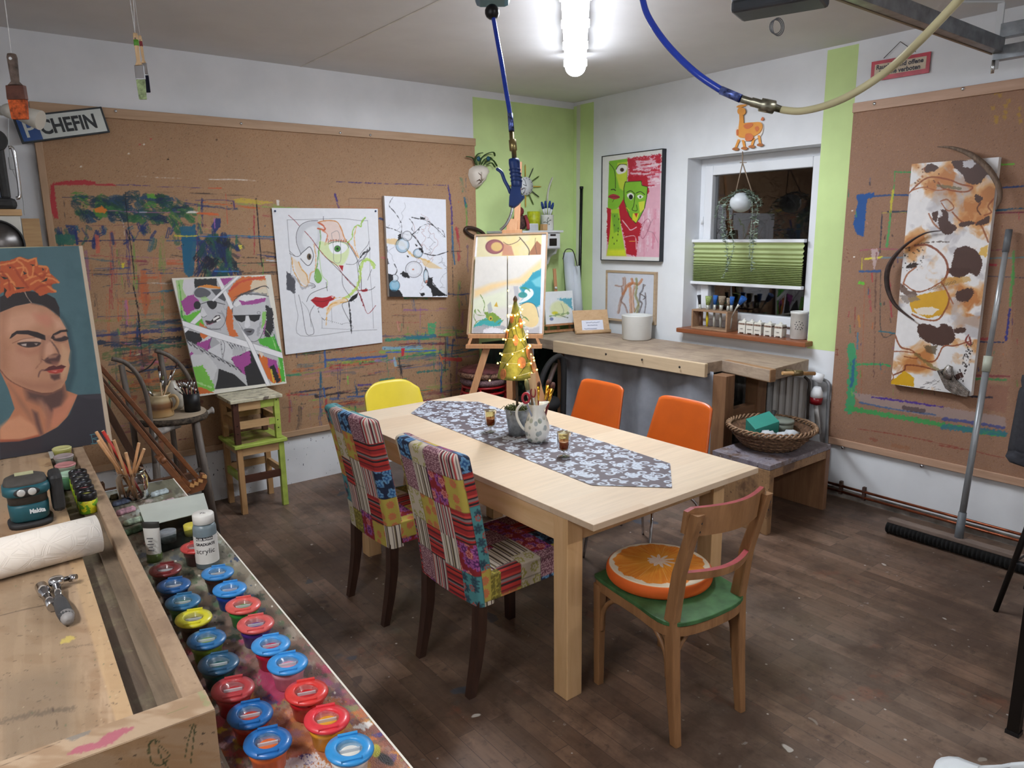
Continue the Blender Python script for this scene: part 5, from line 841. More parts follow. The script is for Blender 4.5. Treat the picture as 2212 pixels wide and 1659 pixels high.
def patch_chair(ox,oy,rot,seed,label):
    c,s_ = math.cos(rot),math.sin(rot)
    def W(x,y,z): return Vector((ox+x*c-y*s_,oy+x*s_+y*c,z))
    tb = thing('patchwork_chair',label,'chair',(ox,oy,0),'patchwork covered dining chairs')
    HWd = .205
    def prof(t): return .0-.10*t**1.35   # back face set-back with height
    def ringm(nr,nh):
        # rounded cross-section ring around back panel; returns local points and u
        th = .075; half = [(0,-HWd+.02),]; pts = []; us = []
        per = [(0,-HWd+.02),(0,HWd-.02)]
        path = []
        def add(x0,y0,x1,y1,n):
            for k in range(n): path.append((x0+(x1-x0)*k/n,y0+(y1-y0)*k/n))
        def arc_(cx,cy,r,a0,a1,n):
            for k in range(n): a = a0+(a1-a0)*k/n; path.append((cx+math.cos(a)*r,cy+math.sin(a)*r))
        r = .02
        add(0,HWd-r,0,-HWd+r,120); arc_(r,-HWd+r,r,PI,1.5*PI,9); add(r,-HWd,th-r,-HWd,14); arc_(th-r,-HWd+r,r,1.5*PI,2*PI,9); add(th,-HWd+r,th,HWd-r,70); arc_(th-r,HWd-r,r,0,.5*PI,9); add(th-r,HWd,r,HWd,14); arc_(r,HWd-r,r,.5*PI,PI,9)
        return path
    path = ringm(0,0); n = len(path); ul = [0]
    for k in range(1,n+1): a,b = path[k-1],path[k % n]; ul.append(ul[-1]+math.hypot(a[0]-b[0],a[1]-b[1]))
    z0,z1 = .36,.957; nh = 200; rows = []; uu = []; vv = []
    for j in range(nh+1):
        t = j/nh; z = z0+(z1-z0)*t; sh = prof(t); e_ = max(0,(t-.965)/.035); shr = 1-math.sqrt(max(0,1-e_*e_)) if e_ > 0 else 0
        for k in range(n):
            x,y = path[k]; x = .0375+(x-.0375)*(1-shr*.85); y = y*(1-shr*.12); bulge = .012*math.sin(PI*min(1,max(0,(y+HWd)/(2*HWd))))
            rows.append(W(x+sh-bulge,y,z)); uu.append(ul[k]); vv.append(z)
    mb = MB(); mb.add(rows,[(j*n+(k+1) % n,j*n+k,(j+1)*n+k,(j+1)*n+(k+1) % n) for j in range(nh) for k in range(n)]+[tuple(nh*n+k for k in reversed(range(n)))],0,True)
    obj('backrest',mb,cloth,tb,cols=patches(np.array(uu),np.array(vv),seed))
    # seat: rounded box from the back to the front
    nx,ny = 130,120; x0,x1 = .05,.47; V_ = []; uu = []; vv = []; F_ = []
    prof2 = []; zt,zb = .475,.375; L0 = zt-zb; tot = L0*2+2*HWd
    for j in range(nx+1):
        x = x0+(x1-x0)*j/nx
        for k in range(ny+1):
            q = k/ny*tot
            if q < L0: y,z = -HWd,zb+q
            elif q < L0+2*HWd: y = -HWd+(q-L0); z = zt+.012*math.sin(PI*(q-L0)/(2*HWd))*math.sin(PI*min(1,(x-x0)/(x1-x0)*.9+.05))
            else: y,z = HWd,zt-(q-L0-2*HWd)
            ed = max(0,(x-(x1-.02))/.02); z = z-(.012*ed*ed if z > zt-.01 else 0)
            V_.append(W(x,y,z)); uu.append(x+3); vv.append(q+2)
    m_ = ny+1; F_ = [(j*m_+k,(j+1)*m_+k,(j+1)*m_+k+1,j*m_+k+1) for j in range(nx) for k in range(ny)]
    # front face
    b0 = len(V_); nf,nz = 110,26
    for j in range(nz+1):
        for k in range(nf+1): y = -HWd+2*HWd*k/nf; z = zb+(zt-.012-zb)*j/nz; V_.append(W(x1,y,z)); uu.append(y+5); vv.append(z)
    F_ += [(b0+j*(nf+1)+k,b0+j*(nf+1)+k+1,b0+(j+1)*(nf+1)+k+1,b0+(j+1)*(nf+1)+k) for j in range(nz) for k in range(nf)]
    mb = MB(); mb.add(V_,F_,0,True); mb.poly([W(x0,-HWd,zb),W(x0,HWd,zb),W(x1,HWd,zb),W(x1,-HWd,zb)]); uu += [0]*4; vv += [0]*4
    obj('seat',mb,cloth,tb,cols=patches(np.array(uu),np.array(vv),seed+5))
    for y in (-.175,.175):
        def leg(pp):
            mb = MB(); prev = None
            for (x,z,w) in pp:
                q = [W(x-w/2,y-w/2,z),W(x+w/2,y-w/2,z),W(x+w/2,y+w/2,z),W(x-w/2,y+w/2,z)]
                if prev: mb.add(prev+q,[(0,1,5,4),(1,2,6,5),(2,3,7,6),(3,0,4,7)])
                else: mb.add(q,[(3,2,1,0)])
                prev = q
            mb.add(prev,[(0,1,2,3)]); return mb
        obj('leg',leg([(-.035,0,.03),(-.008,.12,.036),(.012,.24,.04),(.02,.38,.042)]),darkleg,tb); obj('leg',leg([(.44,0,.034),(.44,.374,.042)]),darkleg,tb)
patch_chair(1.385,2.20,.02,3,'patchwork fabric chair at the table nearest the paint pots')
patch_chair(1.385,2.86,.0,8,'patchwork fabric chair at the table nearer the wall drawings')
# ================================================================ MOULDED CHAIRS
def shell_chair(pos,rot,cm,label,wood_legs=True,group=None,cushion=None,name='shell_chair',seat=.44,bh=.38,bw=.42,squared=False,legm=None):
    ox,oy = pos; c,s_ = math.cos(rot),math.sin(rot)
    def W(x,y,z): return Vector((ox+x*c-y*s_,oy+x*s_+y*c,z))
    tb = thing(name,label,'chair',(ox,oy,0),group)
    def f(u,v):   # v 0 front edge .. 1 top of back; x forward
        y = (u-.5)*2
        if v < .5: t = v/.5; x = .23-.40*t; z = seat-.03*math.sin(PI*min(1,t*1.1))+.0*t-(.035*(1-t/.25)**2 if t < .25 else 0); wd = bw*(.42+.08*math.sin(PI*t)); z += .05*abs(y)**3*(.2+.8*t)
        else: t = (v-.5)/.5; a = t*1.12; x = -.17-.05*math.sin(min(1,t*2.5)*PI/2)-.10*t; z = seat+bh*(t**1.15)+.0; wd = bw*(.5-.07*t) if not squared else bw*(.50-.11*t); x += (.07 if not squared else .03)*abs(y)**2.2*(1-.55*t)
        if v >= .5 and t > .82: k_ = (t-.82)/.18; z -= (.05*abs(y)**4 if not squared else .022*abs(y)**7)*k_
        if v < .5 and t < .2: wd *= 1-.22*(1-t/.2)**2
        if v >= .5 and t > .8 and not squared: wd *= 1-.12*((t-.8)/.2)**2
        return W(x,y*wd,z)
    mb = MB(); mb.grid(f,20,36); obj('shell',mb,cm,tb,solid=.009)
    if wood_legs:
        for sx in (-1,1):
            for sy in (-1,1): obj('leg',MB().tube([W(sx*.12-.02,sy*.12,seat-.06),W(sx*.22-.02,sy*.22,0)],[.018,.012],10),legm or pale,tb)
        mb = MB(); mb.box((0,0,0),(.001,.001,.001)); mb = MB().obox(W(-.02,0,seat-.055),Vector((.14*c,.14*s_,0)),Vector((-.14*s_,.14*c,0)),(0,0,.008)); obj('mount',mb,mat('black_plastic','1c1c1e',.4,var=0),tb)
    else:
        ch = mat('chrome','c8c8ca',.12,1.,var=0)
        for sx in (-1,1):
            for sy in (-1,1): obj('leg',MB().tube(cr([W(sx*.04-.02,sy*.03,seat-.045),W(sx*.13-.02,sy*.15,seat-.06),W(sx*.19-.02,sy*.2,seat-.16),W(sx*.235-.02,sy*.225,0)],5),.0075,8),ch,tb)
        obj('mount',MB().lathe([(.08,seat-.05),(.08,seat-.038)],W(-.02,0,0),20),mat('black_plastic','1c1c1e',.4,var=0),tb)
    if cushion:
        mb = MB(); mb.lathe([(0,.01),(.15,.008),(.18,.02),(.185,.035),(.17,.05),(0,.058)],W(.02,0,seat-.012),28); o = obj('seat_cushion',mb,cushion[0],label=cushion[1],cat='cushion')
    return tb
yel = mat('yellow_plastic','dcc63e',.35,var=.02); orm = mat('orange_laminate','c2581a',.35,var=.03)
st = NT('striped_cushion'); wv = st.new('TexWave'); wv.inputs['Scale'].default_value = 14; wv.inputs['Distortion'].default_value = .6; st.link(st.coord(),wv.inputs['Vector']); st.link(st.ramp(wv.outputs['Fac'],[(.45,'6f8a3a'),(.55,'1f2018')]),st.b.inputs['Base Color']); st.b.inputs['Roughness'].default_value = .9
shell_chair((2.2,3.83),-PI/2,yel,'yellow plastic shell chair with pale wooden legs at the far table end',bw=.45,seat=.42,bh=.36)
shell_chair((2.72,3.02),PI,orm,'orange laminated chair with chrome legs across from the zinc pot',False,'orange chairs along the table',squared=True,name='orange_chair',seat=.43,bh=.40,bw=.45)
shell_chair((2.72,2.40),PI,orm,'orange laminated chair with chrome legs and a striped green seat cushion',False,'orange chairs along the table',(st.m,'round green and black striped cushion on an orange chair seat'),squared=True,name='orange_chair',seat=.43,bh=.40,bw=.45)
cq = atz(2150,1650,.80); shell_chair((cq.x+.075+.29,cq.y-.15+.14),.46,mat('white_plastic','d4dade',.35,var=0),'white plastic chair whose rounded back top just shows above the floor',bw=.42)
# ================================================================ WOODEN CHAIR WITH ORANGE SLICE CUSHION
lw = wood('beech_chair','7d5838','9c724c',2,1.,.4,bump=.05); redp = mat('red_paint','9a4044',.4,var=.1,sc=30); grp = mat('green_seat_paint','3a6038',.5,var=.15,sc=20)
BL,BR,FL,FR = Vector((1.745,1.372,0)),Vector((2.07,1.345,0)),Vector((1.79,1.785,0)),Vector((2.175,1.80,0)); SZ = .445
tb = thing('wooden_chair','beech chair with green seat and red edged backrest holding the orange cushion','chair',((1.95,1.58,0)))
bw_,fd = (BR-BL).normalized(),Vector((.07,1,0)).normalized()
def sect(pp,w,d_):
    mb = MB(); prev = None
    for P_,kx,ky in pp:
        q = [P_-bw_*w*kx/2-fd*d_*ky/2,P_+bw_*w*kx/2-fd*d_*ky/2,P_+bw_*w*kx/2+fd*d_*ky/2,P_-bw_*w*kx/2+fd*d_*ky/2]
        mb.add((prev or q)+q,[(0,1,5,4),(1,2,6,5),(2,3,7,6),(3,0,4,7)] if prev else [(3,2,1,0)]); prev = q
    mb.add(prev,[(0,1,2,3)]); return mb
for B0,sg in ((BL,-1),(BR,1)):
    o_ = Vector((sg*.0,0,0)); obj('leg',sect([(B0,.8,.8),(B0+fd*.02+Vector((0,0,.2)),1,.95),(B0+fd*.035+Vector((0,0,SZ)),1,1.15),(B0+fd*.01+Vector((0,0,.62)),1,1),(B0-fd*.055+Vector((0,0,.845)),.95,.8)],.036,.04),lw,tb,.006)
for F0 in (FL,FR): obj('leg',sect([(F0,.8,.8),(F0+Vector((0,0,SZ-.03)),1,1)],.036,.036),lw,tb,.004)
# rounded seat frame and green top
outl = cr([BL+fd*.03-bw_*.012,(BL+BR)/2-fd*.012,BR+fd*.03+bw_*.012,(BR+FR)/2+bw_*.02,FR+bw_*.01+fd*.0,FR+fd*.025-bw_*.03,(FL+FR)/2+fd*.035,FL+fd*.025+bw_*.03,FL-bw_*.01,(BL+FL)/2-bw_*.02],6,True)
outl = [Vector(q) for q in outl]; cen = sum(outl,Vector())/len(outl); up_ = Vector((0,0,1))
obj('seat_frame',MB().prism([q+up_*(SZ-.055) for q in outl],up_*.04),lw,tb,.004); obj('seat',MB().prism([cen+(q-cen)*1.02+up_*(SZ-.015) for q in outl],up_*.015),grp,tb,.005)
for a,b in ((FL,FR),(BL,FL),(FR,FL),(FL,BL),(BR,FR),(BL,BR)):
    d = (b-a).normalized(); q = a+(fd*.035 if a in (BL,BR) else Vector()); obj('brace',MB().tube(cr([q+d*.012+up_*(SZ-.22),q+d*.025+up_*(SZ-.13),q+d*.075+up_*(SZ-.07),q+d*.12+up_*(SZ-.058)],5),.0095,8),lw,tb)
def rail(z0,z1,bow,th,ext,name,tilt):
    a,b = BL-bw_*ext,BR+bw_*ext; N = 18
    def g(t,z,s_): k = math.sin(PI*t); lean = -.055*((z-.445)/.40)+.03; return a+(b-a)*t-fd*(bow*k)+fd*(lean+s_)+up_*z
    mb = MB(); r = .01
    for i in range(N):
        t,t2 = i/N,(i+1)/N; zt = lambda t: z1-(.0 if .03 < t < .97 else .012); zb_ = lambda t: z0+(.0 if .03 < t < .97 else .012)
        v = [g(t,zb_(t),-th/2),g(t2,zb_(t2),-th/2),g(t2,zb_(t2),th/2),g(t,zb_(t),th/2),g(t,zt(t),-th/2),g(t2,zt(t2),-th/2),g(t2,zt(t2),th/2),g(t,zt(t),th/2)]
        mb.add(v,[(0,3,2,1),(0,1,5,4),(2,3,7,6)]+([(3,0,4,7)] if i == 0 else [])+([(1,2,6,5)] if i == N-1 else [])); mb.add([v[4],v[5],v[6],v[7]],[(0,1,2,3)],1)
    obj(name,mb,[lw,redp],tb)
rail(.762,.862,.05,.016,.022,'top_rail',0); rail(.60,.628,.05,.02,.0,'lower_rail',0)
mb = MB()
for B0 in (BL,BR):
    for z in (.79,.82): mb.lathe([(.004,0),(0,.002)],B0-fd*(.034+(z-.62)*.2)+up_*z,8,tuple(-fd))
obj('screw',mb,mat('dark_screw','3a2a22',.5,var=0),tb)
# orange slice cushion
cc_ = cen+fd*.0+Vector((.003,.012,SZ+.004)); nr,na = 80,360; RC = .195; mb = MB(); cols = []
def oc(r,a,w):
    t = r/w; star = .16+.10*abs(math.sin(a*5+.5))**2+.06*math.sin(a*11)
    n = float(vn(np.array([a*30.]),np.array([t*5.]),3)[0]); n2 = float(vn(np.array([a*70.]),np.array([t*9.]),8)[0])
    if t > .965: c = (.84,.42,.12)
    elif t > .86+.02*math.sin(a*9)+.015*math.sin(a*23): c = (.86,.80,.70)
    elif t < star: c = (.88,.80,.72) if n > .3 else (.86,.66,.56)
    else:
        k = .75*n+.25*n2; c = (.83+.06*k,.42+.16*k+.08*(1-t),.10+.12*k)
        if abs(((a*9/(2*PI)+.2) % 1)-.5) > .485 and t < .75: c = (.88,.66,.36)
    return c
prof = [(RC*t,.045+.013*math.cos(t*PI/2)) for t in np.linspace(0,.93,nr-14)]+[(RC*(.93+.07*math.sin(q)),.021+.024*math.cos(q)) for q in np.linspace(.1,PI-.35,14)]
for i,(r,z) in enumerate(prof):
    for k in range(na): a = 2*PI*k/na; mb.V.append(tuple(cc_+Vector((math.cos(a)*r,math.sin(a)*r,z)))); cols.append(oc(r,a,RC*.985) if i < nr-12 else (.82,.36,.09))
mb.Fc = [(i*na+k,(i+1)*na+k,(i+1)*na+(k+1) % na,i*na+(k+1) % na) for i in range(len(prof)-1) for k in range(na)]; mb.M = [0]*len(mb.Fc); mb.S = [True]*len(mb.Fc)
obj('orange_cushion',mb,vcol('orange_print',.8,.08),cols=np.array(cols),label='round cushion printed like an orange slice on the green wooden seat',cat='cushion')
# ================================================================ JOINER BENCH
BZ = .93; O_ = Vector((.264,1.223,0)); Lb = Vector((.0385,1,0)).normalized(); Ab = Vector((-1,.0385,0)).normalized(); up_ = Vector((0,0,1))
def Bp(a,l,z): return O_+Ab*a+Lb*l+up_*z
def bbox_(mb,a0,a1,l0,l1,z0,z1,m=None): return mb.hexa([Bp(a,l,z) for z in (z0,z1) for a,l in ((a0,l0),(a0,l1),(a1,l1),(a1,l0))],m)
bpine = wood('bench_pine','98806a','b0967a',1,1.2,.6,'6a5240',.45); bdark = wood('bench_trough','4c4036','6a5a4a',1,1.4,.7,'8a8468',.4); bmid = wood('bench_trough_light','6e6050','8a7a66',1,1.4,.7,'55483c',.4)
tb = thing('joiner_bench','worn wooden joiner bench with a tool trough beside the paint pots','workbench',Bp(.4,1,0))
def p_slab(p):
    p.tr = (0,0,1); p.grain('8a6c50',.012,.05,.5,.55,2,.15); p.grain('bfa486',.06,.008,.55,.5,6,.1)
    x = p.X; p.fill([(108,990),(140,1060),(181,1200),(293,1545),(250,1560),(150,1215),(110,1080),(80,990)],'c0a078',6,a=.7); p.fill([(0,1260),(110,1215),(150,1330),(215,1570),(0,1659)],'8d7860',26,jag=6,a=.55); p.fill([(0,1110),(80,1060),(110,1170),(0,1230)],'b08a68',20,a=.6)
    p.fill([(0,1470),(150,1440),(160,1600),(0,1659)],'7a6a58',30,a=.5); p.line([(0,1330),(60,1315),(140,1300)],2,'5a4a3c',.7); p.fill([(130,1385),(150,1372),(168,1375),(150,1388),(132,1390)],'c9b45c',2,jag=2,a=.8); p.line([(0,1560),(60,1545),(160,1530)],10,'4a4038',.4,5,4); p.line([(135,1400),(200,1392)],3,'6a5a4a',.4,2)
    p.line([(108,1510),(125,1570),(132,1600)],1.2,'4a3a30',.8)
    for _ in range(420): q = (R.uniform(-80,290),R.uniform(980,1659)); l = R.uniform(1,9); p.line([q,(q[0]+l,q[1]-l*R.uniform(-.2,.4))],R.uniform(.6,1.8),R.choice(['4a3c30','5e4c3c','7a664e','3a302a']),R.uniform(.3,.8),smooth=False)
    p.speck(60,(0,1240,260,1650),['c8b496','4f6a4a','5a4a3c'],.6,2,.6)
panel('slab',Bp(.82,0,BZ),Bp(.112,0,BZ),Bp(.112,1.9,BZ),Bp(.82,1.9,BZ),320,560,'a58b70',p_slab,.07,'a07e5c',tb,.6,.2,bpine)
obj('trough_floor',bbox_(MB(),.03,.13,0,1.9,.885,.897),bdark,tb); obj('trough_strip',bbox_(MB(),.036,.07,0,1.9,.897,.902),bmid,tb)
obj('rim_board',bbox_(MB(),0,.036,0,1.9,.80,BZ),bpine,tb,.003)
def p_cap(p):
    p.tr = (0,1200,2.458); p.grain('8a6c50',.01,.05,.5,.5,2,.15); p.fill([(350,1060),(420,1010),(520,990),(560,950),(650,915),(720,912),(640,960),(590,1000),(500,1030),(420,1050)],'a8586a',5,jag=4,a=.85); p.fill([(330,970),(400,940),(490,925),(470,950),(380,985)],'7a7670',4,jag=3,a=.8); p.line([(1060,720),(1090,760),(1100,790)],22,'8a9a6a',.5,8); p.line([(890,840),(1000,800)],3,'6a7a4a',.6); p.line([(0,1120),(320,990)],2,'4a3a30',.8)
panel('end_cap',Bp(.82,-.066,BZ+.001),Bp(0,-.066,BZ+.001),Bp(0,.0,BZ+.001),Bp(.82,.0,BZ+.001),300,34,'ae967c',p_cap,.02,'b08d66',tb,.6,.2,bpine)
def p_front(p):
    p.tr = (0,1200,2.458); p.grain('8f6c48',.01,.06,.5,.6,2,.15); g = '2f3a1c'
    p.line([(850,990),(815,980),(790,1010),(795,1070),(820,1110),(860,1110),(890,1085)],7,g,.9,1.5); p.line([(825,980),(850,1060),(890,1127)],6,g,.9,1.5); p.line([(850,1010),(900,1060),(860,1085)],5,g,.9,1); p.line([(1030,890),(1000,980),(980,1085)],5,g,.9,1); p.line([(1035,905),(1025,1000),(1012,1105)],6,g,.9,1.5); p.line([(1010,900),(1030,930),(1045,940)],5,g,.9,1)
    for q in ((1080,945),(1072,1000),(985,968),(715,1062),(1130,940),(640,1080)): p.ell(q,10,4,'2c2418',1,.9)
    for _ in range(26): q = (R.uniform(560,1150),R.uniform(900,1128)); p.line([q,(q[0]+R.uniform(5,30),q[1]-R.uniform(4,20))],2,'6a4e34',.5,smooth=False)
panel('end_front',Bp(.82,-.068,.79),Bp(0,-.068,.79),Bp(0,-.068,BZ),Bp(.82,-.068,BZ),330,70,'9c8062',p_front,.06,'a07e5c',tb,.6,.2,bpine)
mb = MB()
for a0,l0 in ((.05,.05),(.7,.05),(.05,1.6),(.7,1.6)): obj('leg',bbox_(MB(),a0,a0+.08,l0,l0+.08,0,.80),bpine,tb,.003)
# ================================================================ PAINT-COVERED BOARD ON TRESTLE
PZ = .79
def p_pal(p):
    p.tr = (0,0,1); t = np.clip((p.Y-1150)/450,0,1)[...,None]; a = np.array(srgb('7a7a68')); b = np.array(srgb('8a5a52')); p.C = a*(1-t)+b*t+(fbm(p.X*.03,p.Y*.03,3)[...,None]-.5)*.2
    p.grain('a8a294',.03,.03,.58,.6,9,.1); p.grain('4a4a42',.05,.05,.6,.55,19,.08)
    for y0,y1,pal,n in ((1060,1200,['9a9a90','5a4a44','b8a8a4','6a5a4a','a8b4b0','c08a84','4a4038'],150),(1200,1380,['4f6a4a','5a5a52','6a7a5a','2c3a30','8a8478','3a4a6a'],150),(1380,1560,['8a4a6a','a83c5a','6a4a5a','8a7a80','b05a6a','5a4a6a','c07a80'],170),(1500,1680,['c8703a','d8923a','a84a3a','3a3a8a','c85a6a','d8c23a','8a5a3a','c8a0a8','6a2a2a','8a8a5a'],260)):
        for _ in range(n):
            y = R.uniform(y0,y1); xl = 235+(y-1065)*.42; xr = 375+(y-1034)*.83; x = R.uniform(xl,xr); r = R.uniform(3,16)*(.6+(y-1000)/900)
            pts = [(x+math.cos(k)*r*R.uniform(.5,1.3),y+math.sin(k)*r*R.uniform(.3,.7)) for k in np.arange(0,6.2,.8)]; p.fill(pts,R.choice(pal),3,jag=3,a=R.uniform(.4,.9),smooth=True)
        p.speck(260,(240,y0,860,y1),pal+['d8d4c8','2c2a28'],.6,2.6,.85)
    p.fill([(590,1540),(700,1500),(860,1640),(880,1670),(600,1670)],'c27a4a',30,jag=10,a=.55); p.fill([(560,1440),(620,1450),(640,1500),(600,1520),(560,1480)],'b03a62',4,jag=6,a=.8); p.fill([(760,1570),(800,1555),(805,1565),(785,1578)],'e0dcd8',2,jag=3); p.ell((662,1640),18,12,'3a3a8c',2); p.ell((637,1645),16,9,'c8c0d4',2); p.ell((832,1640),22,9,'3a3a3c',3,.9,.6); p.ell((812,1622),10,14,'c8c44a',3); p.fill([(590,1650),(680,1625),(720,1660),(600,1672)],'ddd6d8',2,jag=6,tex=.4)
    p.fill([(870,1659),(375,1034),(366,1034),(855,1668)],'ddd8cc',1.5,a=0)
cab = thing('paint_board','paint splattered board carrying the rows of paint pots beside the joiner bench','table',(.45,1.9,0))
panel('board_top',(.272,.90,PZ),(.528,.90,PZ),(.602,2.925,PZ),(.345,2.925,PZ),260,760,'7a7468',p_pal,.02,'dcd8cc',cab,.45,.5,mat('board_edge_white','dedace',.5,var=.05))
mb = MB(); mb.poly([(.526,.90,PZ+.0004),(.530,.90,PZ+.0004),(.604,2.925,PZ+.0004),(.600,2.925,PZ+.0004)]); obj('edge_line',mb,mat('board_edge_white','dedace'),cab)
for y in (1.1,2.6):
    for x in (.33,.50): obj('leg',MB().box((x-.02,y-.02,0),(x+.02,y+.02,PZ-.021)),bpine,cab)
# dried paint cakes
R.seed(12)
for i,(x,y,c,lb_) in enumerate(((258,1072,'6e6a50','dark olive'),(263,1086,'66728c','grey blue'),(272,1105,'c094a2','dusty pink'),(289,1127,'b8c8b0','pale green'),(345,1066,'a8b4b8','pale blue grey'),(360,1087,'b8a0a4','soft pink'),(286,1148,'6e8a70','white flecked green'),(372,1103,'9cb0a4','milky green'))):
    c0_ = atz(x,y,PZ+.004); d = Vector((.95,.3,0)).normalized(); s_ = Vector((-d.y,d.x,0)); mb = MB(); n = 12
    def f(u,v): 
        a = v*2*PI; w = .0085*(1 if .04 < u < .96 else .3); return c0_+d*((u-.5)*.066)+s_*(math.cos(a)*w*1.7)+up_*(max(-.003,math.sin(a)*w*1.5)+.001*math.sin(u*40+v*19))
    mb.grid(f,10,14); obj('paint_cake',mb,mat('cake_'+lb_.replace(' ','_'),c,.8,var=.25,sc=90,bump=.6),label=lb_+' crusted block of dried paint on the paint splattered board',cat='paint block',group='dried paint blocks on the board')
# ---------------------------------------------------------------- no-spill paint pots
def pot(x,y,lidc,cupc,label,big=1.):
    c = atz(x,y,PZ+.052*big); c.z = PZ; tb = thing('paint_pot',label,'paint pot',c,'lidded paint pots on the paint splattered board'); r = .034*big
    lm = mat('lid_'+lidc,lidc,.35,var=.06,sc=40,coat=.2); fm = mat('funnel_'+lidc,'%02x%02x%02x' % tuple(int(v*150+80) for v in srgb(lidc)),.2,var=0,alpha=.55,coat=.5); cm = mat('cup_'+cupc,cupc,.3,var=.12,sc=25,coat=.3)
    an = -.35; e1 = Vector((math.cos(an),math.sin(an),0)); e2 = Vector((-math.sin(an),math.cos(an),0)); H = .052*big
    obj('cup',MB().lathe([(r*.72,0),(r*.80,.002),(r*.90,H*.55),(r*.97,H*.6),(r*.97,H*.84)],c,28),cm,tb)
    mb = MB(); mb.lathe([(r*1.0,H*.80),(r*1.17,H*.86),(r*1.22,H*.93),(r*1.18,H*1.0),(r*.72,H*1.05),(r*.64,H*1.01),(r*.64,H*.9)],c,36,sx=1.06,sy=.94,rot=an,capb=False,capt=False)
    for s_ in (-1,1): mb.obox(c+e2*(s_*r*.95)+up_*(H*1.03),e1*r*.5,e2*r*.09,up_*H*.05)
    o = obj('lid',mb,lm,tb); obj('funnel',MB().lathe([(r*.65,H*1.0),(r*.45,H*.8),(r*.2,H*.6),(0,H*.58)],c,24,capb=False,capt=False),fm,o)
    obj('paint',MB().lathe([(r*.74,H*.5),(0,H*.51)],c,20),cm,tb); obj('wiper',MB().obox(c+up_*H*.86,e1*r*.5,e2*.0012,up_*H*.09),mat('wiper_white','c8ccd0',.3,var=0,alpha=.7),o)
for x,y,l,c,t_ in ((357,1228,'6e2a2c','2a1614','dark red lidded paint pot, the first beside the bench rim'),(375,1262,'24568e','10204a','dark blue lidded pot of navy paint behind the green one'),(395,1297,'2f668c','2f6a30','blue lidded pot of green paint beside the bench rim'),(418,1333,'c6c030','3a2a18','yellow lidded paint pot'),(446,1378,'2c6698','6c8a2c','blue lidded pot of olive green paint next to the yellow lid'),(472,1430,'28506e','0f4a48','dull dark blue lidded pot of teal paint'),(503,1485,'a2383c','a82c34','dark red lidded pot of red paint, low rim smeared'),(540,1540,'1c5c9c','b03a28','deep blue lidded pot of brick red paint'),(578,1600,'2062a4','d0622a','deep blue lidded pot of orange paint'),(422,1180,'c04644','402020','red lidded pot half hidden behind the acrylic bottle'),(470,1235,'3c82c0','3a2018','light blue lidded pot of brown paint in front of the acrylic bottle'),(496,1270,'3888cc','1c3f9a','light blue lidded pot of bright blue paint'),(525,1305,'d05a54','2f8a3a','coral red lidded pot of green paint'),(552,1345,'cc5a58','4a2a80','coral red lidded pot of violet paint'),(585,1390,'4090d2','c01c3c','sky blue lidded pot of crimson paint'),(621,1430,'388cd0','d890a0','sky blue lidded pot of pink paint'),(662,1492,'d03c38','bc2026','bright red lidded pot of scarlet paint'),(706,1550,'d23640','dc9c2c','bright red lidded pot of golden yellow paint'),(755,1615,'328ac8','e2ded4','blue lidded pot of white paint at the near corner')): pot(x,y,l,c,t_)
# ---------------------------------------------------------------- things among the pots
def wrap(mb,i0,c,r,a0):
    for i in range(i0,len(mb.V)): x,_,z = mb.V[i]; a = a0+x/r; mb.V[i] = (c.x+math.cos(a)*r,c.y+math.sin(a)*r,z)
c = atz(450,1222,PZ); tb = thing('acrylic_bottle','grey acrylic paint bottle with white cap and white label','bottle',c); gy = mat('grey_paint_bottle','6f7d84',.3,var=.05)
obj('bottle_body',MB().lathe([(.026,0),(.031,.004),(.031,.118),(.028,.128),(.024,.13)],c,36),gy,tb); obj('cap',MB().lathe([(.026,.131),(.0285,.133),(.0285,.156),(.026,.159),(0,.1595)],c,32),mat('white_cap','d8d6d0',.4,var=0),tb)
obj('label_sleeve',MB().lathe([(.0314,.018),(.0314,.098)],c,48,capb=False,capt=False),mat('label_white','d8d6d2',.5,var=0),tb); ac = math.atan2(-c.y,-c.x)-.12; blk = mat('print_black','1c1a20',.6,var=0)
mb = MB()
for k in range(12): a,b = ac-.75+k*.125,ac-.75+(k+1)*.125; mb.poly([c+Vector((math.cos(q)*.0317,math.sin(q)*.0317,z)) for q,z in ((a,.088),(b,.088),(b,.098),(a,.098))])
i0 = len(mb.V); text_mesh('GRADUATE',.0105,(-.026,0,.0735),(1,0,0),(0,0,1),mb,bold=.0004); text_mesh('acrylic',.021,(-.027,0,.050),(1,0,0),(0,0,1),mb); mb.V[i0:] = [(x,y,z+c.z) for x,y,z in mb.V[i0:]]; wrap(mb,i0,c,.0318,ac); obj('print',mb,blk,tb)
mb = MB(); text_mesh('DALER ROWNEY',.0085,(-.03,0,.0895+c.z),(1,0,0),(0,0,1),mb,bold=.0003); wrap(mb,0,c,.0320,ac); obj('maker_print',mb,mat('label_white','d8d6d2'),tb)
mb = MB(); text_mesh('7k',.018,c+Vector((-.012,-.006,.1597)),(1,-.3,0),(.3,1,0),mb); obj('scribble',mb,blk,tb)
c = atz(335,1210,PZ); tb = thing('paint_tube','white paint tube with black crimped end standing beside the bench rim','paint tube',c); vd = rt.copy(); vd.z = 0; vd.normalize(); vn_ = Vector((-vd.y,vd.x,0))
obj('cap',MB().lathe([(.02,0),(.021,.004),(.021,.022),(.018,.024)],c,24),mat('olive_cap','4a5a2c',.3,var=.1),tb)
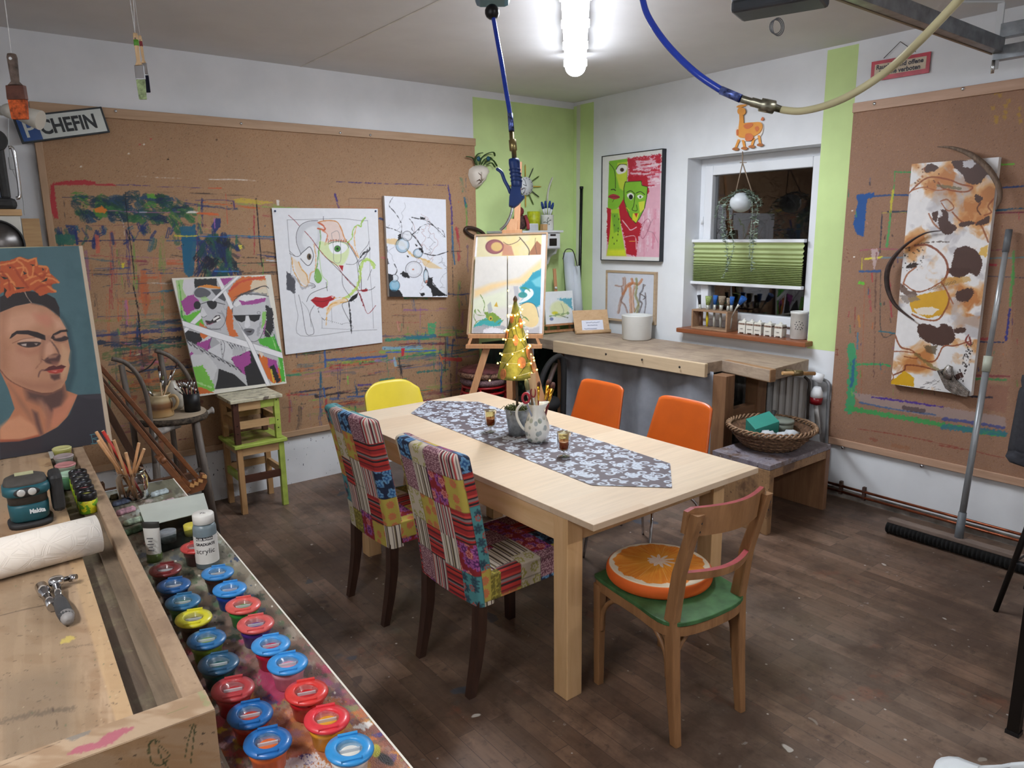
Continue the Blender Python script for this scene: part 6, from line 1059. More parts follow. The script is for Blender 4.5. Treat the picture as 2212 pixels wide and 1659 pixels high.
def tub(z0,z1,n): 
    mb = MB(); mb.grid(lambda u,v: (lambda z,a: c+vd*(math.cos(a)*(.019+.006*(z/.12)))+vn_*(math.sin(a)*.019*(1-z/.118)**.6 if z < .118 else 0)+up_*z)(z0+(z1-z0)*v,u*2*PI),24,n); return mb
obj('tube_body',tub(.024,.10,10),mat('tube_white','c8c8c4',.4,var=.03),tb); obj('crimp',tub(.10,.118,5),mat('tube_black','2a2a28',.4,var=.1),tb)
mb = MB()
for k in range(5): q = c-vn_*.0215+vd*.004+up_*(.04+k*.009); mb.obox(q,vd*(.006 if k % 2 else .009),vn_*.0004,up_*.0016)
obj('print',mb,mat('grey_print','5a5a5e',.6,var=0),tb)
# clear box with pots
q0,q1,q2,q3 = [atz(*v,PZ) for v in ((330,1200),(462,1160),(445,1105),(305,1135))]
tb = thing('plastic_box','clear plastic box with milky lid holding small paint cups behind the acrylic bottle','box',(q0+q2)/2); frost = mat('milky_plastic','c9d0c8',.35,var=.03,alpha=.72); fr2 = glass('box_side','dfe4e0',.1,1.4,.85)
mb = MB(); Q = [q0,q1,q2,q3]
for k in range(4): a,b = Q[k],Q[(k+1) % 4]; mb.add([a,b,b+up_*.045,a+up_*.045],[(0,1,2,3)])
mb.poly([q+up_*.002 for q in Q]); obj('tray',mb,fr2,tb,solid=.002)
ld = [lerp(q0,q3,.42),lerp(q1,q2,.42),q2+(q2-q1)*.08,q3+(q3-q0)*.08]; ld = [v+up_*z for v,z in zip(ld,(.05,.05,.058,.058))]; mb = MB(); mb.prism(ld,(0,0,.003)); obj('lid',mb,frost,tb,.001)
for u,m_ in ((.3,'7a7f84'),(.68,'c4b84a')): q = lerp(lerp(q0,q1,u),lerp(q3,q2,u),.26); o = obj('cup',MB().lathe([(.022,.003),(.024,.036),(.021,.037),(0,.037)],q,20),mat('cup_'+m_,m_,.4),tb)
# glass jar with sticks
c = atz(290,1076,PZ); tb = thing('glass_jar','empty clear glass jar holding bamboo sticks on the paint splattered board','jar',c)
obj('jar_body',MB().lathe([(.046,0),(.05,.004),(.051,.012),(.051,.078),(.045,.088),(.043,.098),(.045,.1),(.045,.104),(.042,.104),(.042,.09),(.048,.076),(.048,.012),(.044,.006),(0,.005)],c,36,capb=True),clear,tb)
R.seed(5)
for i,(x,y,red_) in enumerate(((208,933,0),(222,931,1),(231,940,0),(212,952,0),(246,951,0),(272,978,0),(300,957,0),(311,970,0))):
    P_ = c+Vector((R.uniform(-.03,.03),R.uniform(-.03,.03),.008)); Q_ = aty(x,y,c.y+R.uniform(-.05,.05)); m_ = mat('red_stick','b02c22',.5) if red_ else mat('bamboo','b5855a',.6,var=.15)
    tb = thing('bamboo_stick',('red painted stick' if red_ else ['slim bamboo stick leaning farthest toward the portrait','','thick bamboo stick next to the red one','lowest slanting bamboo stick','bamboo stick with a pale tip behind the slanting ones','short upright bamboo stick','tall upright bamboo stick','thick bamboo stick with a pale cut end'][i])+' in the glass jar','stick',P_,'sticks in the glass jar')
    obj('stick',MB().tube([P_,lerp(P_,Q_,.5),Q_],[.0045,.005,.0055],8),m_,tb); obj('cut_end',MB().lathe([(.0054,0),(.005,.001),(0,.0012)],Q_,8,tuple((Q_-P_).normalized())),mat('cut_end','dcb890',.7,var=0),tb)
# ---------------------------------------------------------------- jars and cups in the trough
ylab = NT('paint_jar_label'); vo_ = ylab.coord(); nz = ylab.noise(vo_,55,3); ylab.link(ylab.ramp(nz,[(.38,'6aa028'),(.5,'d6d02a'),(.62,'d6d02a'),(.68,'b03a20')],'CONSTANT'),ylab.b.inputs['Base Color']); ylab.b.inputs['Roughness'].default_value = .35
bk_ = mat('black_cap','17171a',.3,var=0)
for i,(l,cc) in enumerate((('nearest to the sander','d8d46a'),('second from the sander end','c87a7a'),('in the middle of the black capped row','9aa0b0'),('with the cream top, fourth in the row','cfc8b0'),('beside the mint green cup','a8909c'))):
    c = Bp(.056,1.175+i*.062,.902); tb = thing('paint_jar','small black capped paint jar with yellow label '+l,'paint jar',c,'black capped jars in the bench trough')
    obj('jar_body',MB().lathe([(.024,0),(.026,.003),(.026,.04),(.023,.043)],c,24),ylab.m,tb); obj('cap',MB().lathe([(.0255,.041),(.0265,.043),(.0265,.062),(.024,.064),(.021,.064),(.020,.056)],c,24,capt=False),bk_,tb); obj('paint_top',MB().lathe([(.021,.0565),(0,.057)],c,20),mat('top_'+cc,cc,.5),tb)
for i,(x,y,bc,tc,l) in enumerate(((128,1043,'7ab48c','a8c8b0','mint green cup with a cloudy lid next to the black capped jars'),(146,1019,'a8b8a4','c88a8a','cup with a dusty pink lid in the bench trough'),(139,1006,'a4a8a0','a89a9a','cup with a greyish lilac lid in the bench trough'),(134,994,'c4c470','d2d090','pale yellow cup with lid closest to the portrait'))):
    c = Bp(.083-.004*i,1.46+i*.12,.903); tb = thing('plastic_cup',l,'cup',c,'pastel cups in the bench trough'); obj('cup_body',MB().lathe([(.022,0),(.029,.04),(.031,.042),(.03,.045)],c,24),mat('cupc_'+bc,bc,.4),tb); obj('lid',MB().lathe([(.031,.044),(.032,.048),(.028,.051),(.024,.048),(0,.048)],c,24),mat('lidc_'+tc,tc,.35,alpha=.9),tb)
# ---------------------------------------------------------------- sander
c = Vector((.105,2.33,BZ)); teal = mat('tool_teal','1f5560',.45,var=.04); dk_ = mat('tool_black','2b2b2c',.6,var=.1,sc=40); gyd = mat('tool_grey','46423e',.7,var=.15,sc=30,bump=.1)
tb = thing('sander','teal and black cordless sander lying on the joiner bench','power tool',c); fd_ = Vector((-c.x,-c.y,0)).normalized(); sd2 = Vector((-fd_.y,fd_.x,0))
def sup(zs,off=0): # rounded square stack (z, halfwidth, halfdepth, shift)
    mb = MB(); vs = []; n = 28
    for z,w,d,sh in zs:
        for k in range(n): a = 2*PI*k/n; ca,sa = math.cos(a),math.sin(a); q = (abs(ca)**3.2+abs(sa)**3.2)**(-1/3.2); vs.append(c+sd2*(ca*q*w)+fd_*(sa*q*d+sh)+up_*z*.86)
    mb.add(vs,[(i*n+k,i*n+(k+1) % n,(i+1)*n+(k+1) % n,(i+1)*n+k) for i in range(len(zs)-1) for k in range(n)]+[tuple(range(n-1,-1,-1)),tuple((len(zs)-1)*n+k for k in range(n))],0,True); return mb
obj('pad',sup([(0,.052,.052,0),(.014,.054,.054,0),(.018,.048,.048,0)]),dk_,tb); obj('lower_housing',sup([(.018,.040,.040,0),(.026,.046,.048,0),(.07,.048,.05,0),(.078,.046,.046,0)]),teal,tb); obj('grip_band',sup([(.078,.046,.046,0),(.10,.047,.046,.002),(.108,.048,.048,.004)]),gyd,tb)
obj('upper_housing',sup([(.106,.05,.05,.004),(.115,.056,.058,.008),(.135,.055,.058,.008),(.142,.05,.053,.005)]),teal,tb); obj('top_grip',sup([(.138,.052,.054,.004),(.152,.048,.048,0),(.160,.034,.034,0)]),gyd,tb); obj('battery',MB().obox(c+sd2*.070+up_*.078-fd_*.012,sd2*.016,fd_*.042,up_*.055),dk_,tb,.012); obj('battery_label',MB().obox(c-fd_*.016+up_*.1385,sd2*.022,fd_*.012,up_*.002),mat('tool_label','b8b890',.5,var=0),tb)
mb = MB(); mb.lathe([(.03,0),(.03,.004),(0,.004)],c+fd_*.0635+up_*.108,20,tuple(fd_),sx=1.,sy=.42); obj('eye_plate',mb,dk_,tb)
for s_ in (-1,1): obj('screw_head',MB().lathe([(.010,0),(.010,.003),(.008,.004),(0,.004)],c+fd_*.066+sd2*(s_*.0125)+up_*.108,16,tuple(fd_)),mat('screw_white','c4c6c4',.3,.3,var=0),tb)
mb = MB(); text_mesh('Makita',.017,c+fd_*.0515+sd2*(-.0)+up_*.042,sd2,up_,mb,bold=.0008,sx=.8); obj('badge',mb,mat('badge_white','d0d8dc',.4,var=0),tb)
# ---------------------------------------------------------------- paper roll, ratchet
r_ = .047; a = atz(212,1152,BZ+r_); b = atz(-60,1222,BZ+r_); b = a+(b-a).normalized()*.24
t = NT('kitchen_paper'); wv = t.new('TexVoronoi',feature='DISTANCE_TO_EDGE'); wv.inputs['Scale'].default_value = 26; t.link(t.coord(),wv.inputs['Vector']); w2 = t.new('TexWave'); w2.inputs['Scale'].default_value = 60; t.link(t.coord(),w2.inputs['Vector']); t.b.inputs['Base Color'].default_value = (*lin('e2dad0'),1); t.b.inputs['Roughness'].default_value = .9; t.bump(t.ramp(wv.outputs['Distance'],[(.04,0.),(.07,1.),(.1,0.),(.14,1.)]),.35,.002)
tb = thing('paper_towel_roll','thick white kitchen paper roll lying across the joiner bench','paper roll',(a+b)/2-up_*r_); mb = MB(); mb.tube([a,lerp(a,b,.5),b],r_,48); obj('paper',mb,t.m,tb); obj('tube_core',MB().tube([a-(b-a)*.003,a+(b-a)*.03],.018,20),mat('cardboard','9a7a5a',.8),tb)
chm = mat('chrome','c8c8ca',.12,1.,var=0); tb = thing('ratchet','chrome ratchet with grey rubber grip lying on the joiner bench','tool',atz(125,1290,BZ))
def bz(x,y,h=.012): return atz(x,y,BZ+h)
obj('head',MB().lathe([(.013,-.008),(.016,-.004),(.016,.006),(.012,.010),(0,.011)],bz(122,1256,.02),20),chm,tb); obj('shaft',MB().tube([bz(122,1265,.02),bz(128,1293,.018)],[.009,.006],12,sy=.7),chm,tb); obj('grip',MB().tube([bz(127,1290,.018),bz(131,1303,.017),bz(138,1320,.016),bz(145,1334,.015),bz(147,1341,.014)],[.008,.0135,.015,.0135,.006],16),mat('rubber_grip','3c3c3e',.6),tb); obj('grip_end',MB().tube([bz(144,1329,.0155),bz(147,1341,.0145),bz(148,1343,.014)],[.0148,.0105,.004],14),mat('light_grip','8a8684',.5),tb)
obj('extension',MB().tube([bz(134,1252,.018),bz(150,1249,.016),bz(151,1249,.016),bz(165,1248,.016)],[.006,.006,.0085,.0085],14),chm,tb)
tb = thing('socket_adapter','chrome socket adapter lying next to the ratchet','tool',bz(103,1290,0)); obj('socket',MB().tube([bz(89,1267),bz(97,1281),bz(98,1283),bz(104,1292)],[.0125,.0125,.009,.009],18),chm,tb); obj('sleeve',MB().tube([bz(103,1290),bz(114,1311)],[.0105,.0105],18),chm,tb)
# ================================================================ FAR CORNER BESIDE THE BOARD: stand, stools, easel
wd_ = wood('grey_bentwood','4a423c','786c62',2,1.4,.6,bump=.3); slabm = wood('slab_top','8a7a68','a8967e',0,1.,.7); barkm = mat('bark','4e4338',.9,var=.5,sc=50,bump=1.); SC = Vector((.93,4.37,.725)); drift = mat('driftwood','9a948e',.7,var=.3,sc=25,bump=.5)
tb = thing('plant_stand','old grey bentwood stand with a bark edged wood slice as shelf','stand',(SC.x,SC.y,0))
mb = MB(); mb.lathe([(.185,0),(.2,.01),(.198,.03),(.185,.036)],SC-up_*.036,40,fn=lambda a,z: 1+.04*math.sin(a*3)+.02*math.sin(a*11)+.012*math.sin(a*27)); obj('bark_rim',mb,barkm,tb); obj('slice',MB().lathe([(.188,.0),(.186,.003),(0,.003)],SC,40,fn=lambda a,z: 1+.04*math.sin(a*3)),slabm,tb)
obj('hoop',MB().tube([aty(x,y,4.16) for x,y in cr([(241,775),(268,782),(292,803),(310,835),(321,875),(327,925),(334,1000)],5)],.012,8),wd_,tb); obj('hoop',MB().tube([aty(x,y,4.56) for x,y in cr([(335,757),(365,768),(392,792),(412,825),(423,860),(428,900)],5)],.013,8),wd_,tb)
for x,y in ((262,4.5),(345,4.66)): p0 = aty(x,788 if x < 300 else 760,y); obj('post',MB().tube([p0,(p0.x+.02,p0.y,.7),(p0.x+.03,p0.y,.0)],.016,8),wd_,tb)
obj('wire',MB().tube([aty(x,y,4.5) for x,y in cr([(272,800),(290,806),(310,800),(325,790),(337,775)],4)],.004,6),mat('dark_wire','2e2824',.6,var=0),tb)
for x,y,x2,y2 in ((1.08,4.52,1.138,4.655),(.80,4.22,.76,4.18),(1.02,4.22,1.06,4.17)): obj('leg',MB().tube([(x,y,SC.z-.03),(x2,y2,0)],.019,8),wd_,tb)
obj('rail',MB().tube([(.78,4.19,.3),(1.11,4.6,.3)],.012,8),wd_,tb)
obj('driftwood_bar',MB().tube([aty(x,y,4.2) for x,y in cr([(322,945),(340,935),(365,926),(390,918)],4)],[.012,.026,.022,.018,.02,.024,.02,.018,.016,.015,.014,.013,.012][:13],10),drift,tb); obj('driftwood_bar',MB().tube([aty(x,y,4.3) for x,y in cr([(420,905),(440,896),(455,888),(462,886)],4)],[.012]*8+[.016,.02,.022,.02,.012],10),drift,tb)
# mug, can
cer = NT('stoneware'); z_ = cer.new('SeparateXYZ'); cer.link(cer.coord(),z_.inputs[0]); cer.link(cer.ramp(z_.outputs[2],[(0,'b89a6e'),(.035,'a88254'),(.05,'6e4a30'),(.075,'8a6240'),(.095,'c8b48c'),(.13,'bca680')]),cer.b.inputs['Base Color']); cer.b.inputs['Roughness'].default_value = .25
c = Vector((.865,4.32,SC.z+.004)); tb = thing('stoneware_mug','brown and cream stoneware mug full of brushes on the wood slice','mug',c); obj('mug_body',MB().lathe([(.066,0),(.068,.008),(.064,.04),(.066,.07),(.058,.1),(.056,.112),(.060,.125),(.057,.125),(.053,.11),(.05,.08)],c,32,capt=False),cer.m,tb); h_ = rj; obj('handle',MB().tube([c+h_*q+up_*z for q,z in cr([(.055,.11),(.085,.115),(.1,.085),(.085,.05),(.06,.035)],5)],.009,8),mat('stoneware_light','b89a6e',.25),tb)
c2 = Vector((1.035,4.33,SC.z+.004)); tb = thing('brush_can','matt black can crowded with fine brushes on the wood slice','can',c2); obj('can_body',MB().lathe([(.043,0),(.044,.105),(.041,.105),(.04,.02),(0,.02)],c2,28),mat('matt_black','141416',.45,var=0),tb)
c3 = Vector((.97,4.46,SC.z+.004)); tb = thing('cream_bottle','cream ceramic bottle standing behind the mug and the black can','bottle',c3); obj('bottle_body',MB().lathe([(.04,0),(.048,.02),(.05,.08),(.035,.13),(.02,.15),(.018,.165)],c3,24),mat('cream_glaze','c4bcae',.3),tb)
R.seed(31); hm = [dred,pale,mat('black_lacquer','26262a'),pale]
for i,(x,y) in enumerate(((302,812),(310,830),(316,838),(343,790),(352,812),(384,783),(326,845),(372,800))):
    Q_ = aty(x,y,c.y+R.uniform(-.02,.04)); P_ = c+Vector((R.uniform(-.03,.03),R.uniform(-.02,.02),.03)); brush('paint_brush',P_,Q_,.004,.007 if i < 5 else .004,.12,hm[i % 4],gold if i in (0,1) else silver,brist if i % 2 else mat('olive_bristle','7a7a52'),['dark red brush leaning out of the stoneware mug toward the portrait','pale handled brush with brass collar in the stoneware mug','black handled brush low over the stoneware mug rim','pale broad brush rising highest from the stoneware mug','dark red brush behind the broad one in the stoneware mug','slim pale brush sticking up between mug and black can','short black handled brush in the stoneware mug','pale brush tilted toward the black can'][i],'brushes in the stoneware mug',fl=.25)
for i in range(14):
    a = i*.45; x = 376+i*3.6; y = 832-abs(math.sin(i*1.7))*16+((i-7)**2)*.12; Q_ = aty(x,y,c2.y+.03*math.sin(i*2.)); P_ = c2+Vector((math.cos(a)*.02,math.sin(a)*.02,.03)); tb = thing('fine_brush','fine brush with silver collar fanned out in the matt black can','brush',P_,'fine brushes in the black can'); d = Q_-P_
    obj('handle',MB().tube([P_,P_+d*.72],.0028,6),hm[i % 3],tb); obj('ferrule',MB().tube([P_+d*.7,P_+d*.9],[.0038,.0042],8),silver,tb); obj('bristles',MB().tube([P_+d*.9,Q_],[.0045,.0015],8),brist,tb)
# stools, one on the other
lime = mat('lime_stool_paint','a3b452',.5,var=.08,sc=25,bump=.1); sw = wood('stool_pine','a07a50','c09668',2,1.2,.5); swd = wood('stool_dark','3e241a','553226',2,1.2,.45); swh = wood('stool_rail','b08a60','caa678',0,1.2,.5)
cre = NT('paint_dotted_top'); n_ = cre.noise(cre.coord(),26,3,.6); cre.link(cre.mix(cre.ramp(cre.noise(cre.coord((1,3,1)),16,3),[(.60,0.),(.63,.8)]),cre.ramp(n_,[(.36,'a8a08a'),(.5,'c8c2a8'),(.66,'d0c8b0')]),'4a3a3a'),cre.b.inputs['Base Color'])
def stool(z0,z1,x0,x1,y0,y1,cols,seatm,label):
    tb = thing('step_stool',label,'stool',((x0+x1)/2,(y0+y1)/2,z0),'stools stacked by the pin board'); w = .034; sp = .0
    for (x,y),m in zip(((x0+.01,y0+.01),(x1-.01-w,y0+.01),(x1-.01-w,y1-.01-w),(x0+.01,y1-.01-w)),cols): obj('leg',MB().box((x,y,z0),(x+w,y+w,z1-.022)),m,tb,.002)
    obj('seat',MB().box((x0-.008,y0-.008,z1-.022),(x1+.008,y1+.008,z1)),seatm,tb,.004)
    zr = z0+(z1-z0)*.45; return tb,zr,w
tb,zr,w = stool(0,.45,1.275,1.59,4.405,4.725,(sw,lime,sw,sw),lime,'lower stool with lime seat edge and one lime leg, standing on the floor'); X0,X1,Y0_,Y1_ = 1.275,1.59,4.405,4.725
def rails(tb,X0,X1,Y0_,Y1_,z,m1,m2,m3,h=.045): obj('front_rail',MB().box((X0+.044,Y0_+.015,z),(X1-.044,Y0_+.035,z+h)),m1,tb); obj('back_rail',MB().box((X0+.044,Y1_-.035,z+.02),(X1-.044,Y1_-.015,z+.02+h)),m2,tb); obj('side_rail',MB().box((X0+.016,Y0_+.044,z+.01),(X0+.036,Y1_-.044,z+.01+h)),m3,tb); obj('side_rail',MB().box((X1-.036,Y0_+.044,z+.01),(X1-.016,Y1_-.044,z+.01+h)),m2,tb)
rails(tb,X0,X1,Y0_,Y1_,.20,wood('stool_dark_rail','3e241a','553226',0,1.2,.45),swh,lime); rails(tb,X0,X1,Y0_,Y1_,.375,swh,swh,swh,.05)
obj('worn_seat',MB().box((X0+.03,Y0_+.03,.45),(X1-.05,Y1_-.02,.4512)),wood('worn_brown','6e5a3c','9a8258',0,1.5,.6,'8aa02c',.6),tb)
tb,zr,w = stool(.4515,.735,1.275,1.582,4.412,4.71,(swd,lime,swd,sw),cre.m,'upper stool with paint dotted cream top and dark and lime legs'); rails(tb,1.275,1.582,4.412,4.71,.545,swh,swh,sw); rails(tb,1.275,1.582,4.412,4.71,.66,swh,swh,sw,.05)
obj('lime_patch',MB().box((1.455,4.4255,.662),(1.536,4.4265,.708)),lime,tb); obj('lime_patch',MB().box((1.50,4.4255,.547),(1.54,4.4265,.588)),lime,tb)
mb = MB()
for x in (1.302,1.554):
    for z in (.52,.70,.57): mb.lathe([(.004,0),(0,.001)],(x,4.4205,z),8,(0,-1,0))
obj('screw',mb,mat('hole_dark','2a2420',.8,var=0),tb)
# tilted studio easel
ew = wood('easel_brown','6a3f22','8a5530',0,1.,.45); ewd = wood('easel_dark','4a3020','6a4630',2,1.,.5); lgw = mat('easel_teeth','c4935c',.5)
tb = thing('studio_easel','brown wooden studio easel tilted over behind the portrait and the paint board','easel',(.75,3.5,0)); Y_ = 3.45
def yb(a,b,w,h,m,nm,y=Y_,y2=None): P_ = aty(*a,y); Q_ = aty(*b,y2 or y); return obj(nm,MB().bar(P_,Q_,w,h,(0,-1,0)),m,tb,.003)
yb((150,745),(402,1052),.02,.05,ew,'mast_rail'); yb((140,705),(425,1030),.02,.035,ew,'mast_rail',3.52); yb((165,750),(405,1040),.012,.028,ewd,'mast_slot',3.50); yb((150,740),(330,1060),.03,.035,ewd,'brace',3.6); yb((185,880),(312,1065),.025,.05,ewd,'lower_brace',3.7); yb((340,985),(405,1060),.024,.055,ew,'clamp_block',3.42)
obj('knob',MB().ball(aty(353,994,3.39),.014,12),ew,tb)
P_ = [aty(x,y,3.42) for x,y in ((382,1052),(412,1068),(440,1058),(448,1040),(443,1024),(436,1024),(434,1034),(428,1033),(426,1040),(419,1039),(417,1046),(408,1042),(395,1030))]; obj('toothed_arm',MB().prism(P_,(0,.03,0)),ew,tb); mb = MB()
for x,y in ((440,1028),(431,1037),(422,1043),(413,1047)): mb.obox(aty(x,y,3.43),Vector((.009,0,-.004)),(0,.018,0),(.002,0,.007))
obj('tooth',mb,lgw,tb)
for x,y in ((.42,3.62),(.80,3.75)): obj('leg',MB().bar((x,y,0),(x+.02,y,.62),.04,.03),ewd,tb)
obj('cross_bar',MB().bar((.38,3.68,.55),(.86,3.68,.55),.03,.03),ewd,tb)
tb = thing('storage_box','bluish white storage box standing behind the joiner bench end','box',(.50,3.28,0)); wbx = mat('cabinet_white','c2c8d0',.5,var=.03); obj('box_body',MB().box((.36,3.12,0),(.66,3.42,.60)),wbx,tb,.006); obj('box_lid',MB().box((.355,3.115,.60),(.665,3.425,.64)),wbx,tb,.008)
# cabinet, radio at the frame edge
tb = thing('white_cabinet','tall white cabinet with a wooden top at the photo edge beside the pin board','cabinet',(-.1,4.4,0)); p0 = aty(30,452,4.25); p1 = aty(46,520,4.25); obj('cabinet_body',MB().box((p0.x-.7,4.25,0),(p0.x+.02,4.70,p0.z-.03)),mat('cabinet_cream','cfcdc4',.5,var=.02),tb,.003); obj('cabinet_top',MB().box((p0.x-.72,4.24,p0.z-.03),(p0.x+.03,4.72,p0.z)),swh,tb,.003)
tb3 = thing('round_mirror','round dark steel disc leaning on the cabinet front','disc',aty(0,510,4.22)); obj('disc',MB().lathe([(.11,0),(.11,.01),(0,.012)],aty(-8,528,4.24),36,(0,-1,0)),mat('dark_steel','6a6664',.3,.8,var=.2,sc=12),tb3); obj('rim',MB().tube([aty(-8,528,4.228)+Vector((math.cos(a)*.112,0,math.sin(a)*.112)) for a in np.linspace(0,2*PI,40,endpoint=False)],.005,6,closed=True),dk_,tb3)
obj('wooden_strip',MB().box((p0.x+.06,4.70,0),(p0.x+.14,4.72,aty(48,472,4.70).z)),swh,label='narrow upright wooden strip between the white cabinet and the pin board',cat='board')
rx = aty(30,385,4.3).x; rz = p0.z; tb = thing('site_radio','rugged black and grey radio with roll bars on top of the white cabinet','radio',(rx-.15,4.45,rz)); obj('radio_body',MB().box((rx-.36,4.34,rz+.03),(rx-.03,4.58,rz+.29)),mat('radio_grey','6a7284',.5),tb,.02); obj('corner_foot',MB().box((rx-.38,4.31,rz),(rx,4.6,rz+.055)),dk_,tb,.02); obj('corner_guard',MB().lathe([(.05,-.03),(.05,.25)],(rx-.05,4.34,rz+.32),20,(0,1,0)),dk_,tb,.006); obj('side_guard',MB().box((rx-.06,4.32,rz+.05),(rx-.02,4.58,rz+.3)),dk_,tb,.012)
obj('roll_bar',MB().tube(cr([(rx+.0,4.33,rz+.29),(rx+.018,4.33,rz+.27),(rx+.018,4.33,rz+.08),(rx,4.33,rz+.055)],4),.008,10),chm,tb); obj('display',MB().box((rx-.36,4.335,rz+.17),(rx-.09,4.342,rz+.27)),mat('radio_display','20242e',.2,var=0),tb); mb = MB(); mb.tube([Vector((rx-.13,4.335,rz+.12))+Vector((math.cos(a)*.03,0,math.sin(a)*.03)) for a in np.linspace(0,2*PI,24,endpoint=False)],.006,6,closed=True); obj('dial',mb,dk_,tb)
c = aty(76,540,4.77); tb = thing('flat_brush','brush with black head hanging on the wall between cabinet and pin board','brush',c); obj('handle',MB().tube([c-up_*.05,aty(74,516,4.77)],[.006,.012],8,sy=.5),mat('white_cap','d8d6d0'),tb); obj('head',MB().obox(aty(73,508,4.77),(.015,0,0),(0,.006,0),(0,0,.02)),bk_,tb)
# ================================================================ BACK CORNER: big easel, shelf, stools
e_ = Vector((.735,-.678,0)); nB = Vector((.678,.735,0)); EB = Vector((2.966,4.33,.985)); fr_ = wood('easel_beech','b07a50','c8966c',2,1.2,.5)
Np = (Vector((nB.x,nB.y,0))*-1+up_*.13).normalized()
def ep(x,y,off=0): return atp(x,y,EB+nB*off,Np)
def art_rear(p):
    p.tr = S7; p.grain('e0c27c',.03,.03,.45,.6,3,.15); F_ = p.fill; L = p.line
    F_([(225,700),(250,700),(240,880),(225,880)],'e2e0e2',2); F_([(728,690),(780,690),(780,1460),(705,1460)],'dfe0e6',2); p.ell((375,805),70,55,'8a4a52',3,.9); p.ell((390,805),42,34,'d0b06a',6,.9); p.ell((375,805),62,50,'6a3a44',2,.7,ring=5); F_([(440,780),(500,800),(520,870),(430,870)],'b06a5a',8,a=.7); L([(560,735),(600,780),(632,830),(630,870)],6,'3a2a2a'); F_([(640,840),(690,760),(722,790),(720,865),(635,865)],'8a5034',4,a=.85); L([(680,740),(678,790),(690,860)],3,'4a3a2a'); L([(440,770),(480,790),(540,770),(570,740)],4,'5a3a3a')
def art_dip(p):
    p.tr = S7; F_ = p.fill; L = p.line
    F_([(220,1130),(350,1080),(470,1060),(560,1040),(725,900),(725,960),(600,1080),(470,1090),(350,1130),(220,1190)],'ecc688',30,a=.8); F_([(210,1200),(470,1120),(470,1250),(210,1300)],'dfe4c4',40,a=.7)
    F_([(725,970),(660,1000),(620,1060),(560,1110),(600,1180),(560,1230),(640,1230),(690,1260),(725,1230)],'2090a8',12,jag=4,a=.95); F_([(650,1060),(725,1020),(725,1110),(680,1100)],'8ac8d0',14,a=.7); F_([(600,1130),(650,1120),(665,1160),(620,1205),(560,1225),(600,1180)],'dde4ea',3,smooth=True); F_([(515,1100),(550,1100),(560,1200),(530,1215)],'a8a8b0',6,a=.8); p.ell((585,1165),34,22,'2a8a86',3,.9); L([(570,1110),(620,1120),(640,1140)],9,'4a8a5a',.8,3)
    F_([(560,1250),(620,1222),(670,1240),(695,1300),(700,1370),(660,1405),(600,1390),(580,1330)],'e6cc94',4,smooth=True); L([(560,1245),(620,1220),(680,1245),(705,1330)],3,'2a4a5a'); F_([(530,1230),(560,1260),(560,1380),(600,1400),(540,1400)],'6a9a4a',6,a=.8,jag=4); L([(570,1310),(620,1350)],3,'2a5a3a'); L([(560,1360),(600,1330),(630,1360)],4,'5a8a4a')
    F_([(260,1360),(330,1330),(400,1330),(440,1360),(410,1400),(260,1400),(215,1410)],'2aa0a0',6,jag=5,a=.9); F_([(300,1290),(370,1300),(420,1340),(380,1370),(320,1350)],'7a9a3a',3,jag=4); p.ell((345,1340),14,18,'c8b03a',2); p.ell((346,1342),6,8,'2a3a2a'); F_([(370,1250),(390,1215),(400,1255)],'d0a83a',2); F_([(320,1240),(345,1215),(360,1280),(330,1310)],'a0a4a8',5,a=.7)
    for pts in ([(270,1165),(300,1230),(295,1290),(330,1330)],[(230,1270),(240,1310),(300,1320)],[(250,1275),(270,1300)],[(215,1410),(250,1360),(320,1350)],[(225,1280),(220,1330),(240,1370)],[(400,1380),(440,1350)]): L(pts,5,'6a8a3a',.9,1.5)
    F_([(215,1410),(300,1385),(360,1405),(430,1390),(470,1410),(470,1452),(205,1452)],'a2a2a8',4,jag=4,a=.85); F_([(300,1420),(350,1405),(440,1425),(440,1452),(280,1452)],'dedee4',5,jag=4); F_([(480,1420),(560,1400),(640,1420),(710,1400),(710,1452),(480,1452)],'b0b0b8',5,jag=4,a=.8)
fr_n = [ep(1010,722,.03),ep(1173,722,.03),ep(1182,503,.03),ep(1027,508,.03)]
tb = thing('canvas_painting','rear board on the tall easel with a strip of yellow and plum painting on top','painting',lerp(fr_n[0],fr_n[1],.5)); panel('painted_canvas',*fr_n,150,210,'d4c8a0',art_rear,.02,'a8845e',tb)
mb = MB()
for a,b in ((0,1),(1,2),(2,3),(3,0)): mb.bar(fr_n[a]-nB*.004,fr_n[b]-nB*.004,.012,.012,nB)
obj('frame_strip',mb,oak,tb)
for k,(Q,l) in enumerate((([(1019,720),(1095,720),(1095,553),(1027,555)],'narrow canvas of green creature shapes under an ochre haze, beside its turquoise partner'),([(1097,720),(1165,720),(1170,550),(1097,553)],'narrow canvas with turquoise cloud and cream pebble on the tall easel'))):
    Q = [ep(*q,-.004-.0 if k else -.002) for q in Q]; tb = thing('canvas_painting',l,'painting',lerp(Q[0],Q[1],.5),'pair of canvases on the tall easel'); panel('painted_canvas',*Q,90,190,'d8d2ca',art_dip,.016,'d8d4ce',tb)
tb = thing('tall_easel','tall beech easel carrying the pair of turquoise and ochre canvases','easel',(3.3,4.3,0))
def ebar(a,b,w,h,nm,off=0,off2=None): return obj(nm,MB().bar(ep(*a,off),ep(*b,off if off2 is None else off2),w,h,nB),fr_,tb,.002)
ebar((1012,726),(1173,726),.028,.05,'canvas_tray',-.012); ebar((1007,748),(1171,748),.028,.05,'lower_tray',-.03); ebar((1018,730),(1012,746),.02,.03,'tray_end',-.02); ebar((1160,730),(1166,746),.02,.03,'tray_end',-.02)
